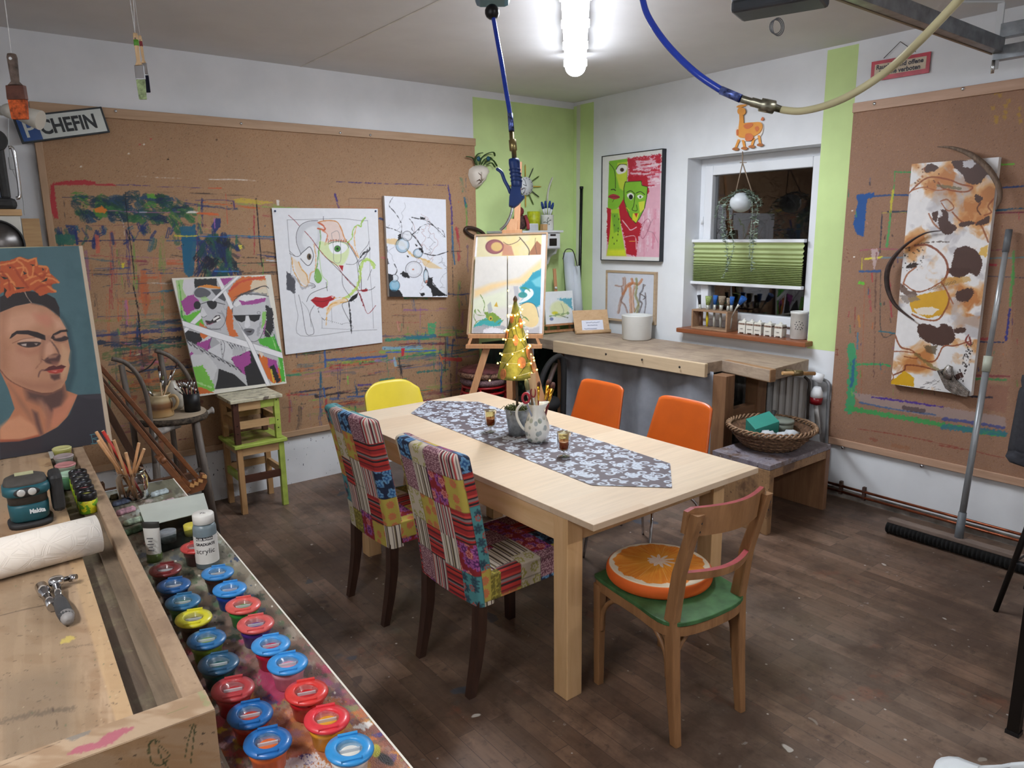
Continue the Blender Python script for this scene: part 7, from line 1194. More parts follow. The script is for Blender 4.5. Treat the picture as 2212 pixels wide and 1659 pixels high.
obj('mast',MB().bar(ep(1121,350,.07),ep(1108,760,.07),.045,.022,nB),fr_,tb,.002); obj('clamp',MB().bar(ep(1108,474,.06),ep(1106,500,.06),.08,.06,nB),fr_,tb,.003); ebar((1085,501),(1128,500),.03,.06,'clamp_bar',.06)
for a,b,o in (((1052,750),(1018,860),-.02),((1140,750),(1175,880),-.02)): P_ = ep(*a,.0); Q_ = ep(*b,.0); d = Q_-P_; Q2 = P_+d*((P_.z)/(-d.z)); obj('leg',MB().bar(P_,Q2,.05,.024,nB),fr_,tb,.002)
P_ = ep(1100,760,.08); obj('leg',MB().bar(P_,(P_.x-.02,P_.y-.02,0),.045,.024,nB),fr_,tb,.002); P_ = ep(1108,720,.1); obj('rear_leg',MB().bar(P_,(P_.x+.22,min(P_.y+.3,4.7),0),.045,.024,nB),fr_,tb)
# red stool stack with two cushions
c = Vector((3.16,4.42,0)); rdm = mat('red_stool_paint','a01c22',.35,var=.05); tb = thing('red_stool','stack of red metal stools beside the pin board under two round cushions','stool',c)
for k in range(4):
    z = .44+k*.045; obj('seat_ring',MB().tube([c+Vector((math.cos(a)*.165,math.sin(a)*.165,z)) for a in np.linspace(0,2*PI,28,endpoint=False)],.009,8,closed=True),rdm,tb)
    for j in range(4): a = j*PI/2+.3+k*.16; obj('leg',MB().tube([c+Vector((math.cos(a)*.16,math.sin(a)*.16,z)),c+Vector((math.cos(a)*.19,math.sin(a)*.19,z-.12)),c+Vector((math.cos(a)*.21,math.sin(a)*.21,.0+k*.02))],.009,6),rdm,tb)
obj('seat_plate',MB().lathe([(.165,.575),(.165,.583),(0,.585)],c,28),rdm,tb)
cu = mat('plum_cushion','6e3a3c',.8,var=.3,sc=18,bump=.3); fgd = mat('patterned_cushion_edge','8a6a58',.9,var=.6,sc=90); pk = mat('grey_pink_weave','7a6064',.9,var=.4,sc=120,bump=.6)
tb = thing('seat_cushion','grey pink woven round cushion on the red stool stack, lower of the two','cushion',c+up_*.587,'cushions on the red stools'); obj('cushion_body',MB().lathe([(0,0),(.165,0),(.185,.02),(.182,.045),(.16,.055),(0,.056)],c+up_*.587,30),pk,tb)
tb = thing('seat_cushion','plum round cushion with speckled edge on the red stool stack, upper of the two','cushion',c+up_*.645,'cushions on the red stools'); obj('cushion_edge',MB().lathe([(0,0),(.18,0),(.2,.02),(.195,.045)],c+up_*.645,30,capt=False),fgd,tb); obj('cushion_body',MB().lathe([(.194,.042),(.16,.065),(.08,.075),(0,.07)],c+up_*.645,30,fn=lambda a,z: 1+.03*math.sin(a*4)),cu,tb)
dn = NT('dark_splatter'); dn.link(dn.ramp(dn.noise(dn.coord((1,1,.5)),14,6,.7),[(.4,'1c201e'),(.56,'2a4038'),(.66,'6a8a6a')]),dn.b.inputs['Base Color'])
P_ = [aty(1042,1000,4.62),aty(1226,1000,4.62)]; obj('paint_splattered_panel',MB().box((P_[0].x+.04,4.62,0),(P_[1].x,4.65,.86)),dn.m,label='dark green splattered panel leaning behind the tall easel legs',cat='panel')
tb = thing('black_chair','black curved back chair pushed in between easel and curtain','chair',(3.5,4.15,0)); bkc = mat('black_fabric','1c1a1a',.8,bump=.2); Yc = 4.08
obj('back_hoop',MB().tube([aty(x,y,Yc) for x,y in cr([(1158,900),(1165,840),(1180,795),(1200,772),(1214,775),(1218,810),(1216,900)],5)],.022,8),bkc,tb); obj('strap',MB().tube([aty(1200,785,Yc+.02),aty(1184,830,Yc-.02),aty(1172,900,Yc-.03)],.022,8,sy=.6),mat('brown_strap','3a2a24',.6),tb); obj('seat',MB().lathe([(.17,.40),(.18,.43),(.17,.46),(0,.465)],(3.47,4.16,0),24),bkc,tb)
for a in range(4): obj('leg',MB().tube([(3.47+.13*math.cos(a*1.57+.8),4.16+.13*math.sin(a*1.57+.8),.41),(3.47+.17*math.cos(a*1.57+.8),4.16+.17*math.sin(a*1.57+.8),0)],.012,6),bkc,tb)
Q_ = [aty(x,y,4.45) for x,y in ((1140,800),(1153,800),(1153,742),(1140,742))]; obj('paper_sheet',MB().prism(Q_,(0,.003,0)),mat('sheet_white','d4d8de',.6,var=0),label='narrow white paper sheet hanging below the tall easel tray',cat='paper')
# mask
mk = mat('mask_plaster','d2c8bc',.5,var=.04); MY = YL-.02; mc = aty(1033,382,MY); tb = thing('feather_mask','white half face mask with peacock feathers hanging beside the lime wall','mask',mc)
ol = [(1011,378),(1013,366),(1022,359),(1038,356),(1050,360),(1055,370),(1050,378),(1046,390),(1040,396),(1035,403),(1028,407),(1020,402),(1015,392)]; O3 = [aty(x,y,MY) for x,y in ol]; ce = sum(O3,Vector())/len(O3); mb = MB(); n = len(O3)
rings = [(1.,0),(.85,.035),(.6,.055),(.3,.062)]; vs = [ce+(q-ce)*s_+Vector((0,-d,0)) for s_,d in rings for q in O3]+[ce+Vector((0,-.064,0))]
mb.add(vs,[(i*n+k,i*n+(k+1) % n,(i+1)*n+(k+1) % n,(i+1)*n+k) for i in range(3) for k in range(n)]+[(3*n+k,3*n+(k+1) % n,4*n) for k in range(n)],0,True); obj('face',mb,mk,tb)
obj('nose',MB().tube([aty(1040,372,MY-.06),aty(1044,384,MY-.085),aty(1041,389,MY-.06)],[.006,.014,.008],8),mk,tb); lp = mat('mask_line','5a4438',.5,var=0)
obj('lips',MB().tube([aty(x,y,MY-.062) for x,y in ((1030,391),(1036,388),(1040,393),(1034,396))],[.002,.005,.005,.002],6),lp,tb); obj('eye_slit',MB().tube([aty(x,y,MY-.062) for x,y in ((1033,373),(1038,378),(1045,379))],[.001,.004,.001],6),lp,tb)
pf = mat('peacock_green','3a5228',.5,var=.4,sc=60); pe = mat('peacock_eye','1d4f62',.35)
for pts in ([(1030,357),(1027,345),(1032,333),(1044,330)],[(1036,356),(1040,342),(1052,332),(1066,329),(1069,338)],[(1044,356),(1056,346),(1066,347),(1074,360)],[(1028,357),(1024,345),(1018,340),(1006,338)],[(1050,357),(1062,352),(1070,362)],[(1040,356),(1046,345),(1058,340),(1064,346)]):
    P_ = [aty(x,y,MY-.03) for x,y in cr(pts,4)]; obj('feather',MB().tube(P_,[.004]+[.013]*(len(P_)-2)+[.004],6,sy=.3),pf,tb)
for x,y in ((1034,343),(1055,343)): obj('feather_eye',MB().lathe([(.02,0),(.012,.004),(0,.005)],aty(x,y,MY-.045),12,(0,-1,0)),pe,tb)
obj('oval_ring',MB().tube([aty(1026+math.cos(a)*21,503+math.sin(a)*9+math.cos(a)*7,4.755) for a in np.linspace(0,2*PI,30,endpoint=False)],.014,8,closed=True),mat('dark_brown_ring','3a2c26',.35),label='dark oval ring hanging behind the upper edge of the easel board',cat='ring')
# clock
cc0 = aty(1135,402,YL-.02); tb = thing('pencil_clock','white wall clock with pencils as rays above the white shelf','clock',cc0); obj('clock_face',MB().lathe([(.072,0),(.072,.012),(0,.013)],cc0,32,(0,-1,0)),mat('clock_white','dcdfe2',.4,var=0),tb)
for k in range(12):
    a = k*PI/6; d = Vector((math.sin(a),0,math.cos(a))); m_ = mat(['yellow_pencil','dark_pencil','green_pencil'][k % 3],['c09a3a','3a4432','4a5a2a'][k % 3],.4); o = obj('pencil',MB().tube([cc0+d*.074,cc0+d*.155,cc0+d*.172],[.005,.005,.001],6),m_,tb)
mb = MB(); q = cc0-Vector((0,.014,0)); mb.bar(q,q+Vector((-.035,0,.012)),.004,.002,(0,-1,0)); mb.bar(q,q+Vector((-.02,0,.052)),.003,.002,(0,-1,0))
for k in range(12): a = k*PI/6; d = Vector((math.sin(a),0,math.cos(a))); mb.bar(q+d*.056,q+d*.066,.004,.001,(0,-1,0))
obj('hands',mb,blk,tb)
# white shelf
shw = mat('shelf_white','cfd2d4',.5,var=.03); sx0,sx1,sy0,sz = 3.50,4.08,4.56,1.725; tb = thing('wall_shelf','white wall shelf with a small drawer and curved bracket in the lime corner','shelf',((sx0+sx1)/2,YL,sz-.3))
obj('shelf_board',MB().box((sx0-.02,sy0,sz-.018),(sx1+.02,YL-.002,sz)),shw,tb,.003); obj('shelf_case',MB().box((sx0,sy0+.02,sz-.15),(sx1,YL-.002,sz-.018)),shw,tb,.002); o = obj('drawer',MB().box((sx1-.16,sy0+.012,sz-.142),(sx1-.01,sy0+.02,sz-.024)),shw,tb,.002); obj('drawer_opening',MB().box((sx1-.125,sy0+.0105,sz-.125),(sx1-.045,sy0+.013,sz-.065)),bk_,o); obj('drawer_grip',MB().box((sx1-.115,sy0+.0105,sz-.045),(sx1-.055,sy0+.013,sz-.03)),bk_,o)
obj('bracket',MB().prism([(sx1-.01,YL-.002,sz-.15),(sx1-.01,sy0+.04,sz-.15),(sx1-.01,sy0+.06,sz-.19),(sx1-.01,sy0+.13,sz-.22),(sx1-.01,sy0+.16,sz-.28),(sx1-.01,YL-.03,sz-.31),(sx1-.01,YL-.002,sz-.36)],(-.02,0,0)),shw,tb)
def onsh(x,dy=.1): q = aty(x,490,sy0+dy); q.z = sz; return q
c = onsh(1153); obj('pillar_candle',MB().lathe([(.052,0),(.053,.15),(.048,.152),(.01,.146),(0,.146)],c,28),mat('lime_wax','a6ac1e',.45,var=.12,sc=40),label='thick lime green candle on the white shelf',cat='candle')
c = onsh(1182); tb = thing('brush_pot','white ceramic pot with twig drawing and blue brushes on the white shelf','pot',c); obj('pot_body',MB().lathe([(.05,0),(.054,.005),(.054,.12),(.056,.125),(.05,.125),(.048,.03)],c,28,capt=False),mat('pot_white','d4d4d0',.25),tb)
mb = MB(); vq = Vector((-c.x,-c.y,0)).normalized(); vs_ = Vector((-vq.y,vq.x,0))
def onp(u,z): a = u/.054; return c+vq*(.0555*math.cos(a))+vs_*(.0555*math.sin(a))+up_*z
for pts in ([(0,.04),(.004,.06),(0,.085)],[(.003,.065),(.02,.08),(.028,.082)],[(.002,.06),(-.016,.068),(-.028,.066)],[(0,.085),(.01,.1)]): mb.tube([onp(*q) for q in pts],.002,5)
for u,z in ((.028,.082),(-.026,.066),(.01,.1),(.015,.05)): mb.ball(onp(u,z),.006,6,(1,1,.6))
obj('twig_motif',mb,mat('twig_green','4a5a3a',.6),tb); blb = mat('blue_bristle','1e3a78',.7,var=.2,sc=90)
for k,(x,y) in enumerate(((1170,436),(1178,434),(1188,434),(1195,438))): Q_ = aty(x,y,c.y); brush('paint_brush',c+up_*.03,Q_,.005,.011,.28,shw,shw,blb,['blue tipped brush nearest the lime candle in the white pot','blue tipped brush below the feather in the white pot','blue tipped brush behind the feather quill','blue tipped brush farthest from the lime candle'][k],'blue brushes in the shelf pot',fl=.25)
P_ = [aty(x,y,c.y+.01) for x,y in cr([(1182,437),(1183,420),(1187,400),(1194,382)],4)]; obj('feather_quill',MB().tube(P_,[.001]+[.012]*(len(P_)-2)+[.002],6,sy=.2),mat('feather_white','ccc8c0',.8,bump=.4),label='white feather standing in the brush pot on the shelf',cat='feather')
c = onsh(1153,.03); tb = thing('dotted_block','small white block with dotted grid in front of the lime candle','block',c); obj('block',MB().box((c.x-.05,c.y-.012,sz),(c.x+.04,c.y+.012,sz+.055)),shw,tb,.004); mb = MB()
for i in range(8):
    for j in range(5): mb.box((c.x-.044+i*.0105,c.y-.0128,sz+.006+j*.0095),(c.x-.039+i*.0105,c.y-.012,sz+.01+j*.0095))
obj('grid_marks',mb,mat('mark_grey','6a6a70',.6),tb)
c = onsh(1175,.03); obj('wood_cube',MB().box((c.x-.025,c.y-.02,sz),(c.x+.022,c.y+.02,sz+.05)),swh,bevel=.003,label='small wooden cube in front of the white brush pot',cat='cube')
c = onsh(1122,.1); tb = thing('cloth_figure','dark red and brown cloth figure sitting on the white shelf','decoration',c); obj('lower_cloth',MB().ball(c+up_*.06,.065,14,(1,.8,1),fn=lambda d: 1+.12*math.sin(d.x*9+d.z*5)),mat('brown_cloth','4a3430',.9,var=.3,sc=50,bump=.5),tb); obj('head_cloth',MB().ball(c+up_*.15,.036,12,fn=lambda d: 1+.1*math.sin(d.y*11)),mat('red_cloth','8a3438',.9,var=.3,bump=.5),tb); obj('scarf',MB().tube([c+Vector((.02,-.05,.12)),c+Vector((.03,-.07,.06)),c+Vector((.035,-.07,.01))],.014,8),mat('red_cloth','8a3438'),tb)
# paper rolls and pole in the corner
tb = thing('paper_rolls','tall white rolled paper sheet tied with wire leaning in the lime corner','paper roll',(4.2,4.55,.88)); pw = mat('roll_paper','c4cad2',.7,var=.03); P_ = aty(1228,545,4.70); Q_ = aty(1240,712,4.66)
obj('roll',MB().tube([Q_,P_],[.05,.048],20,caps=True),pw,tb); P2 = aty(1238,575,4.68); obj('outer_sheet',MB().tube([Q_+Vector((.03,-.02,0)),P2+Vector((.01,0,0))],[.055,.052],18),pw,tb); obj('wire',MB().tube([aty(x,y,4.55) for x,y in cr([(1216,560),(1222,540),(1236,540),(1243,558),(1247,575)],4)],.004,6),mat('dark_wire','2e2824'),tb)
tb = thing('black_pole','thin black pole standing upright in the lime corner','pole',(4.37,4.60,.88)); t0 = atx(1256,408,4.37); obj('pole',MB().tube([(4.37,atx(1250,690,4.37).y,.88),(4.37,t0.y,t0.z)],.013,10),mat('pole_black','101214',.4,var=0),tb); obj('pole_cap',MB().tube([t0,t0+up_*.02],.017,10),bk_,tb)
# ================================================================ CORNER WORKBENCH
WZ = .88; wbt = wood('corner_bench_top','948070','b4a08a',1,1.1,.6,'6e5e52',.4); wbe = wood('corner_bench_edge','8e6a4c','a88460',1,1.,.5); wbl = wood('corner_bench_leg','74513a','8e6a4c',2,1.,.5)
tb = thing('corner_workbench','long wooden workbench with grey curtain under the window','workbench',(4.05,3.5,0)); pl = [(3.70,4.40),(3.735,2.83),(3.925,2.825),(3.85,2.43),(4.355,2.47),(4.36,4.55),(3.70,4.55)]
obj('worktop',MB().prism([(x,y,WZ-.075) for x,y in pl],(0,0,.075)),wbt,tb,.004); obj('end_board',MB().prism([(3.926,2.822,WZ-.078),(3.85,2.425,WZ-.078),(3.90,2.418,WZ-.078),(3.975,2.815,WZ-.078)],(0,0,.0785)),wbe,tb,.004)
obj('front_board',MB().prism([(3.675,4.21,WZ-.085),(3.712,2.80,WZ-.085),(3.745,2.80,WZ-.085),(3.71,4.21,WZ-.085)],(0,0,.088)),wood('light_front_board','bca486','d0b898',1,1.,.55),tb,.003)
mb = MB()
for x,y in ((1309,765),(1387,777),(1468,793),(1210,745)): mb.lathe([(.008,0),(.008,.002),(0,.002)],atx(x,y,3.69),10,(-1,0,0))
obj('screw',mb,mat('hole_dark','2a2420'),tb)
for x in (3.80,4.16): obj('leg',MB().box((x,2.70,0),(x+.095,2.80,WZ-.075)),wbl,tb,.004); obj('leg',MB().box((x,4.2,0),(x+.095,4.3,WZ-.075)),wbl,tb,.004)
obj('cross_rail',MB().box((3.895,2.72,.46),(4.16,2.78,.57)),wood('rail_wood','6a4a34','846044',0,1.,.5),tb,.003); obj('lower_shelf',MB().box((3.83,2.8,.42),(4.22,4.25,.44)),wbl,tb)
gc = mat('grey_curtain','8b8e96',.75,var=.04,bump=.1,sc=20)
def cf(u,v):
    y = 4.20-u*1.40; ph = u*9; amp = .02+.045*v; z = WZ-.06-v*.80; return Vector((3.775+.02*u+amp*math.sin(ph*2.1+.8*math.sin(ph)+v*.6)+.012*math.sin(ph*5+2)*math.exp(-v*3),y,z))
obj('curtain',MB().grid(cf,130,24),gc,tb,solid=.003)
hd = wood('vise_handle','a67a4c','c09a68',0,1.5,.5); obj('vise_handle',MB().tube([atd(1690,806,4.24),atd(1760,807,4.3)],.011,10),hd,tb); obj('vise_ferrule',MB().tube([atd(1713,806,4.26),atd(1732,806,4.275)],.018,12),mat('old_brass','7a6a4a',.4,.6),tb); obj('vise_screw',MB().tube([atd(1722,806,4.27),(4.1,2.5,.84)],.012,8),mat('old_brass','7a6a4a'),tb)
R.seed(8)
for k in range(5): z = .442+k*.026; y = 2.85+.02*(k % 2); obj('dark_board',MB().box((3.95-.01*k,y,z),(4.2,y+.5,z+.018)),mat('dark_board','2a2622',.6,var=.2),label=['lowest','second lowest','middle','second highest','topmost'][k]+' dark board of the pile under the corner workbench',cat='board',group='dark boards under the workbench')
# things on the corner bench
def bp(x,y,z=WZ): return atz(x,y,z)
tb = thing('mini_easel','tiny table easel on the corner workbench holding a small canvas','easel',bp(1210,722)); E0 = bp(1180,721); ex_ = (bp(1242,716)-E0).normalized(); eN = Vector((-ex_.y,ex_.x,0)); WW = .30
def el(u,d,z): return E0+ex_*u+eN*d+up_*z
for u in (.04,.26): obj('leg',MB().bar(el(u,.035,.001),el(u+(.06 if u < .1 else -.06),.12,.30),.018,.012,eN),fr_,tb)
obj('foot_rail',MB().bar(el(.0,.03,.013),el(WW,.03,.013),.02,.02),fr_,tb); obj('canvas_ledge',MB().bar(el(-.01,-.0,.07),el(WW+.01,0,.07),.03,.014),fr_,tb); obj('mast',MB().bar(el(.15,.06,.02),el(.14,.11,.53),.026,.012,eN),fr_,tb); obj('mast_knob',MB().ball(el(.14,.085,.37),.012,10),shw,tb)
def art_small(p): p.tr = S7; p.ell((860,1270),70,60,'dfe6b0',20,.9); p.fill([(840,1190),(950,1190),(955,1270),(920,1240),(890,1215)],'4aa0b4',6,jag=4,a=.85); p.ell((825,1300),22,12,'d4d040',6); p.line([(790,1325),(850,1310),(930,1300)],12,'7a9a5a',.7,5); p.ell((800,1345),14,12,'4a5a8a',5,.7); p.line([(870,1230),(890,1280),(880,1310)],3,'6a7a6a',.7); p.line([(840,1310),(920,1335)],4,'5a6a4a',.7,3)
tb = thing('canvas_painting','small square watercolour canvas on the tiny table easel','painting',el(.15,0,.08)); panel('painted_canvas',el(.0,.0,.078),el(.275,.0,.078),el(.275,.04,.345),el(.0,.04,.345),80,80,'e4e8ea',art_small,.015,'d8d8d4',tb)
A0 = bp(1243,722); A1 = bp(1318,719); ax2 = (A1-A0).normalized(); an2 = Vector((-ax2.y,ax2.x,0)); Lc = (A1-A0).length; tb = thing('card_stand','bent plywood stand with a handwritten card on the corner workbench','card stand',A0); ply = wood('plywood','c09a70','d2b088',0,1.5,.5)
obj('back_plate',MB().prism([A0+up_*.0,A1,A1+an2*.06+up_*.19-ax2*.01,A0+an2*.06+up_*.19-ax2*.01],an2*.006),ply,tb); obj('curled_lip',MB().tube([A0-an2*.012+up_*.016,A1-an2*.012+up_*.016],.016,14),ply,tb)
def cp(u,v): return A0+ax2*(Lc*u)+an2*(.06*v-.004)+up_*(.19*v+.004)
mb = MB(); mb.prism([cp(.2,.12),cp(.82,.12),cp(.81,.55),cp(.2,.55)],an2*.001); obj('card',mb,mat('card_white','dde0ec',.6,var=0),tb)
mb = MB(); R.seed(2)
for v,u0,u1 in ((.45,.32,.72),(.33,.36,.64),(.19,.26,.62)): mb.tube([cp(u0+(u1-u0)*k/40,v+R.uniform(-.022,.026))-an2*.002 for k in range(41)],.0011,4)
obj('handwriting',mb,mat('ink_blue','5a6488',.6,var=0),tb)
c = bp(1382,722); c.z = WZ; c = Vector((4.225,3.845,WZ+.001)); obj('white_planter',MB().lathe([(.105,0),(.112,.01),(.118,.185),(.12,.19),(.108,.192),(.085,.19),(.083,.10),(0,.09)],c,44),mat('planter_white','d6d6d2',.4,var=.02),label='round white planter pot on the corner workbench below the framed sketch',cat='pot')
# framed pictures
def art_green(p):
    p.tr = S8; F_ = p.fill; L = p.line; g = '7db432'; yl = 'c9d040'; r_ = 'b0182e'
    F_([(285,225),(655,175),(645,915),(265,905)],'d8a4b4',1); F_([(415,205),(655,175),(650,300),(560,330),(430,330)],r_,2,jag=6,a=.9); F_([(470,215),(610,200),(630,270),(560,300),(480,280)],'e0c0cc',6,jag=8,a=.85)
    for _ in range(50): x = R.uniform(430,640); y = R.uniform(210,420); L([(x,y),(x+R.uniform(20,70),y-4)],R.uniform(4,16),R.choice([r_,'dfc4cc','c84a62','e6d4da','b8303c']),.7,3,2,smooth=False)
    for _ in range(40): x = R.uniform(480,640); y = R.uniform(500,820); L([(x,y),(x-2,y+R.uniform(40,120))],R.uniform(3,14),R.choice(['dcb0c0','e4ccd6','cc7a90','d492a4']),.6,3,3,smooth=False)
    F_([(270,560),(300,560),(300,860),(280,860),(268,740)],r_,2,jag=4); F_([(345,500),(400,470),(440,620),(520,680),(490,800),(480,910),(410,890),(390,760),(360,640)],r_,2,jag=4); F_([(420,330),(560,330),(570,450),(545,480),(520,380),(420,370)],r_,2,jag=4)
    F_([(285,225),(415,208),(415,360),(395,440),(385,500),(350,560),(320,580),(275,560),(280,380)],g,1); F_([(345,240),(415,230),(410,380),(390,440),(360,420),(335,330)],yl,8,a=.8); L([(285,240),(325,300),(330,420)],4,'2a3a1a'); F_([(335,285),(370,250),(412,262),(400,305),(350,318)],'e2ded8',1,smooth=True); p.ell((377,288),14,14,'3a2418'); L([(335,285),(360,250),(410,250)],4,'1e1e18'); L([(300,430),(318,428),(330,436)],6,'1e1a18')
    F_([(278,480),(310,462),(345,470),(362,486),(320,500)],'a83040',1,smooth=True); L([(280,486),(320,482),(360,486)],3,'3a1418'); L([(320,500),(300,540),(330,550)],3,'3a4a1a'); F_([(275,520),(350,520),(330,575),(280,560)],g,4); F_([(300,575),(355,565),(370,700),(405,905),(268,903),(290,740)],'a4c832',2); F_([(300,600),(350,600),(365,720),(320,740)],'6aa030',10,a=.8); F_([(275,860),(400,860),(405,905),(268,903)],'d4d632',20,a=.9); [p.ell((318+R.uniform(-10,50),620+i*22),3,7,'2a3a1a') for i in range(10)]
    F_([(400,375),(515,368),(520,400),(560,410),(555,480),(540,560),(500,640),(475,672),(450,650),(410,580),(388,500),(390,420)],g,1); L([(400,375),(515,368),(520,400),(560,410),(555,480),(540,560),(500,640),(475,672),(430,620),(392,510),(390,420),(400,375)],4,'1c2414',smooth=False)
    F_([(495,520),(540,510),(535,570),(505,600)],yl,2); F_([(455,600),(500,600),(480,668),(450,645)],'d0cc30',2); F_([(412,470),(440,452),(462,475),(440,505)],'e6e4e0',1,smooth=True); p.ell((440,483),15,18,'16161a'); F_([(485,478),(505,466),(530,480),(505,497)],'dfe4d8',1,smooth=True); p.ell((508,483),7,9,'3a4a2a'); L([(412,450),(440,438),(468,460)],5,'2a3a1a'); L([(480,455),(510,445),(540,465)],5,'2a3a1a'); L([(470,460),(462,540),(450,575),(485,580),(480,540)],4,'2a3a1a'); F_([(465,600),(490,598),(480,632)],'b02030',1); L([(410,560),(430,580)],5,'d0cc30')
    L([(380,650),(420,700),(440,720),(480,700)],5,'e6d8da',.9,1); L([(400,770),(470,765),(478,860)],4,'e6d8da',.9,1); L([(430,800),(470,800)],4,'d8b040'); L([(510,690),(560,640),(580,680),(530,780),(510,740),(540,660)],3,'9a4a60'); L([(600,640),(560,720),(600,740),(635,810)],2,'8a6a74')
def framed(name,label,y0,y1,z0,z1,d,w,fm,art,nu,nv,bg):
    tb = thing(name,label,'picture',(XR,(y0+y1)/2,z0)); x = XR-d; mb = MB()
    mb.box((x,y0,z0),(XR-.001,y0+w,z1)); mb.box((x,y1-w,z0),(XR-.001,y1,z1)); mb.box((x,y0+w,z0),(XR-.001,y1-w,z0+w)); mb.box((x,y0+w,z1-w),(XR-.001,y1-w,z1)); obj('frame',mb,fm,tb,.001)
    panel('picture_sheet',(x+.006,y1-w,z0+w),(x+.006,y0+w,z0+w),(x+.006,y0+w,z1-w),(x+.006,y1-w,z1-w),nu,nv,bg,art,.004,'d8d8d4',tb)
framed('framed_picture','large black framed painting of two green faces on red',3.762,4.405,1.475,2.312,.045,.006,mat('frame_black','1c1e24',.4,var=0),art_green,170,270,'dcdad6')
def art_sketch(p):
    p.tr = (1220,560,8.295); L = p.line
    for pts,w,c in (([(1040,340),(1045,450),(1010,480),(900,470)],14,'b08a7a'),([(1070,340),(1080,480),(1060,600),(1000,760),(960,960)],24,'b08a78'),([(1020,500),(1030,640),(1000,740),(1080,830),(1120,950)],16,'9a7a70'),([(1200,350),(1210,420),(1130,460),(1080,560),(1040,620)],22,'c8703c'),([(1380,370),(1310,450),(1220,430),(1150,480)],22,'c8703c'),([(1170,500),(1180,700),(1190,960)],26,'d08a60'),([(1250,480),(1220,640),(1230,800),(1250,940)],16,'d4956c'),([(1280,350),(1290,500),(1270,650),(1320,800),(1300,950)],20,'8a8a4a'),([(1250,940),(1290,860),(1340,760)],12,'a8a46a'),([(1410,460),(1390,560),(1350,620),(1340,740),(1380,790),(1330,950)],14,'5a5a62'),([(1440,600),(1450,760),(1430,960)],12,'6a6a72'),([(1350,620),(1440,680),(1400,720)],8,'4a4a50'),([(1400,500),(1440,460),(1400,450)],5,'7a7a80')): L(pts,w*1.9,c,.6,5,9); L([(q[0]+8,q[1]+4) for q in pts],6,'6a4a3c',.6,2)
framed('framed_picture','pale wood framed sketch of orange and grey figures above the planter',3.812,4.355,.978,1.394,.03,.018,wood('pale_frame','a58c70','bca588',1,1.,.5),art_sketch,150,130,'cdd0da')
# giraffe
GX = XR-.004; gor = mat('giraffe_orange','e0963c',.5,var=.03); gsp = mat('giraffe_spot','d0703c',.5,var=.03); gwh = mat('giraffe_cream','e6dcd0',.5,var=0); ghf = mat('giraffe_hoof','a8642c',.5)
tb = thing('giraffe_cutout','orange wooden giraffe cutout on the wall above the window','wall decoration',atx(1615,300,GX)); S4 = (1560,0,3.393)
def gp(pts,m,nm,off,th=.006,sm=True):
    pts = cr(pts,4,True) if sm else pts; P_ = [atx(S4[0]+x/S4[2],S4[1]+y/S4[2],GX-off) for x,y in pts]; obj(nm,MB().prism(P_,(-th,0,0)),m,tb)
gp([(100,960),(125,920),(180,900),(240,895),(285,895),(305,930),(290,990),(240,1025),(170,1035),(115,1020)],gwh,'belly',0); gp([(125,940),(160,905),(230,897),(280,897),(298,925),(280,970),(230,1000),(170,1010),(122,1000)],gor,'body',.007); gp([(128,820),(155,820),(158,860),(162,930),(122,950),(130,880)],gor,'neck',.004,sm=False); gp([(118,800),(140,788),(168,798),(172,830),(145,845),(118,830)],gor,'head',.008); gp([(108,785),(130,770),(185,765),(160,782),(130,790)],gor,'horn',.004)
for q in ([(160,915),(215,900),(225,920),(190,945),(165,938)],[(240,935),(262,925),(270,945),(252,965)],[(172,985),(205,978),(230,1000),(215,1028),(172,1030)],[(105,955),(118,950),(118,990),(106,990)]): gp(q,gsp,'spot',.014,.001)
for (x,y),(a,b) in (((125,1030),(100,1085)),((155,1035),(165,1080)),((235,1020),(218,1068)),((270,1000),(280,1055))): gp([(x-9,y-8),(x+9,y-8),(a+8,b),(a-8,b)],gor,'leg',.003,.004,False); gp([(a-24,b+8),(a-8,b-4),(a+14,b-2),(a+24,b+6),(a+12,b+18),(a-12,b+16)],ghf,'hoof',.008)
gp([(286,880),(298,858),(308,872),(298,885)],gsp,'tail_tip',.004)
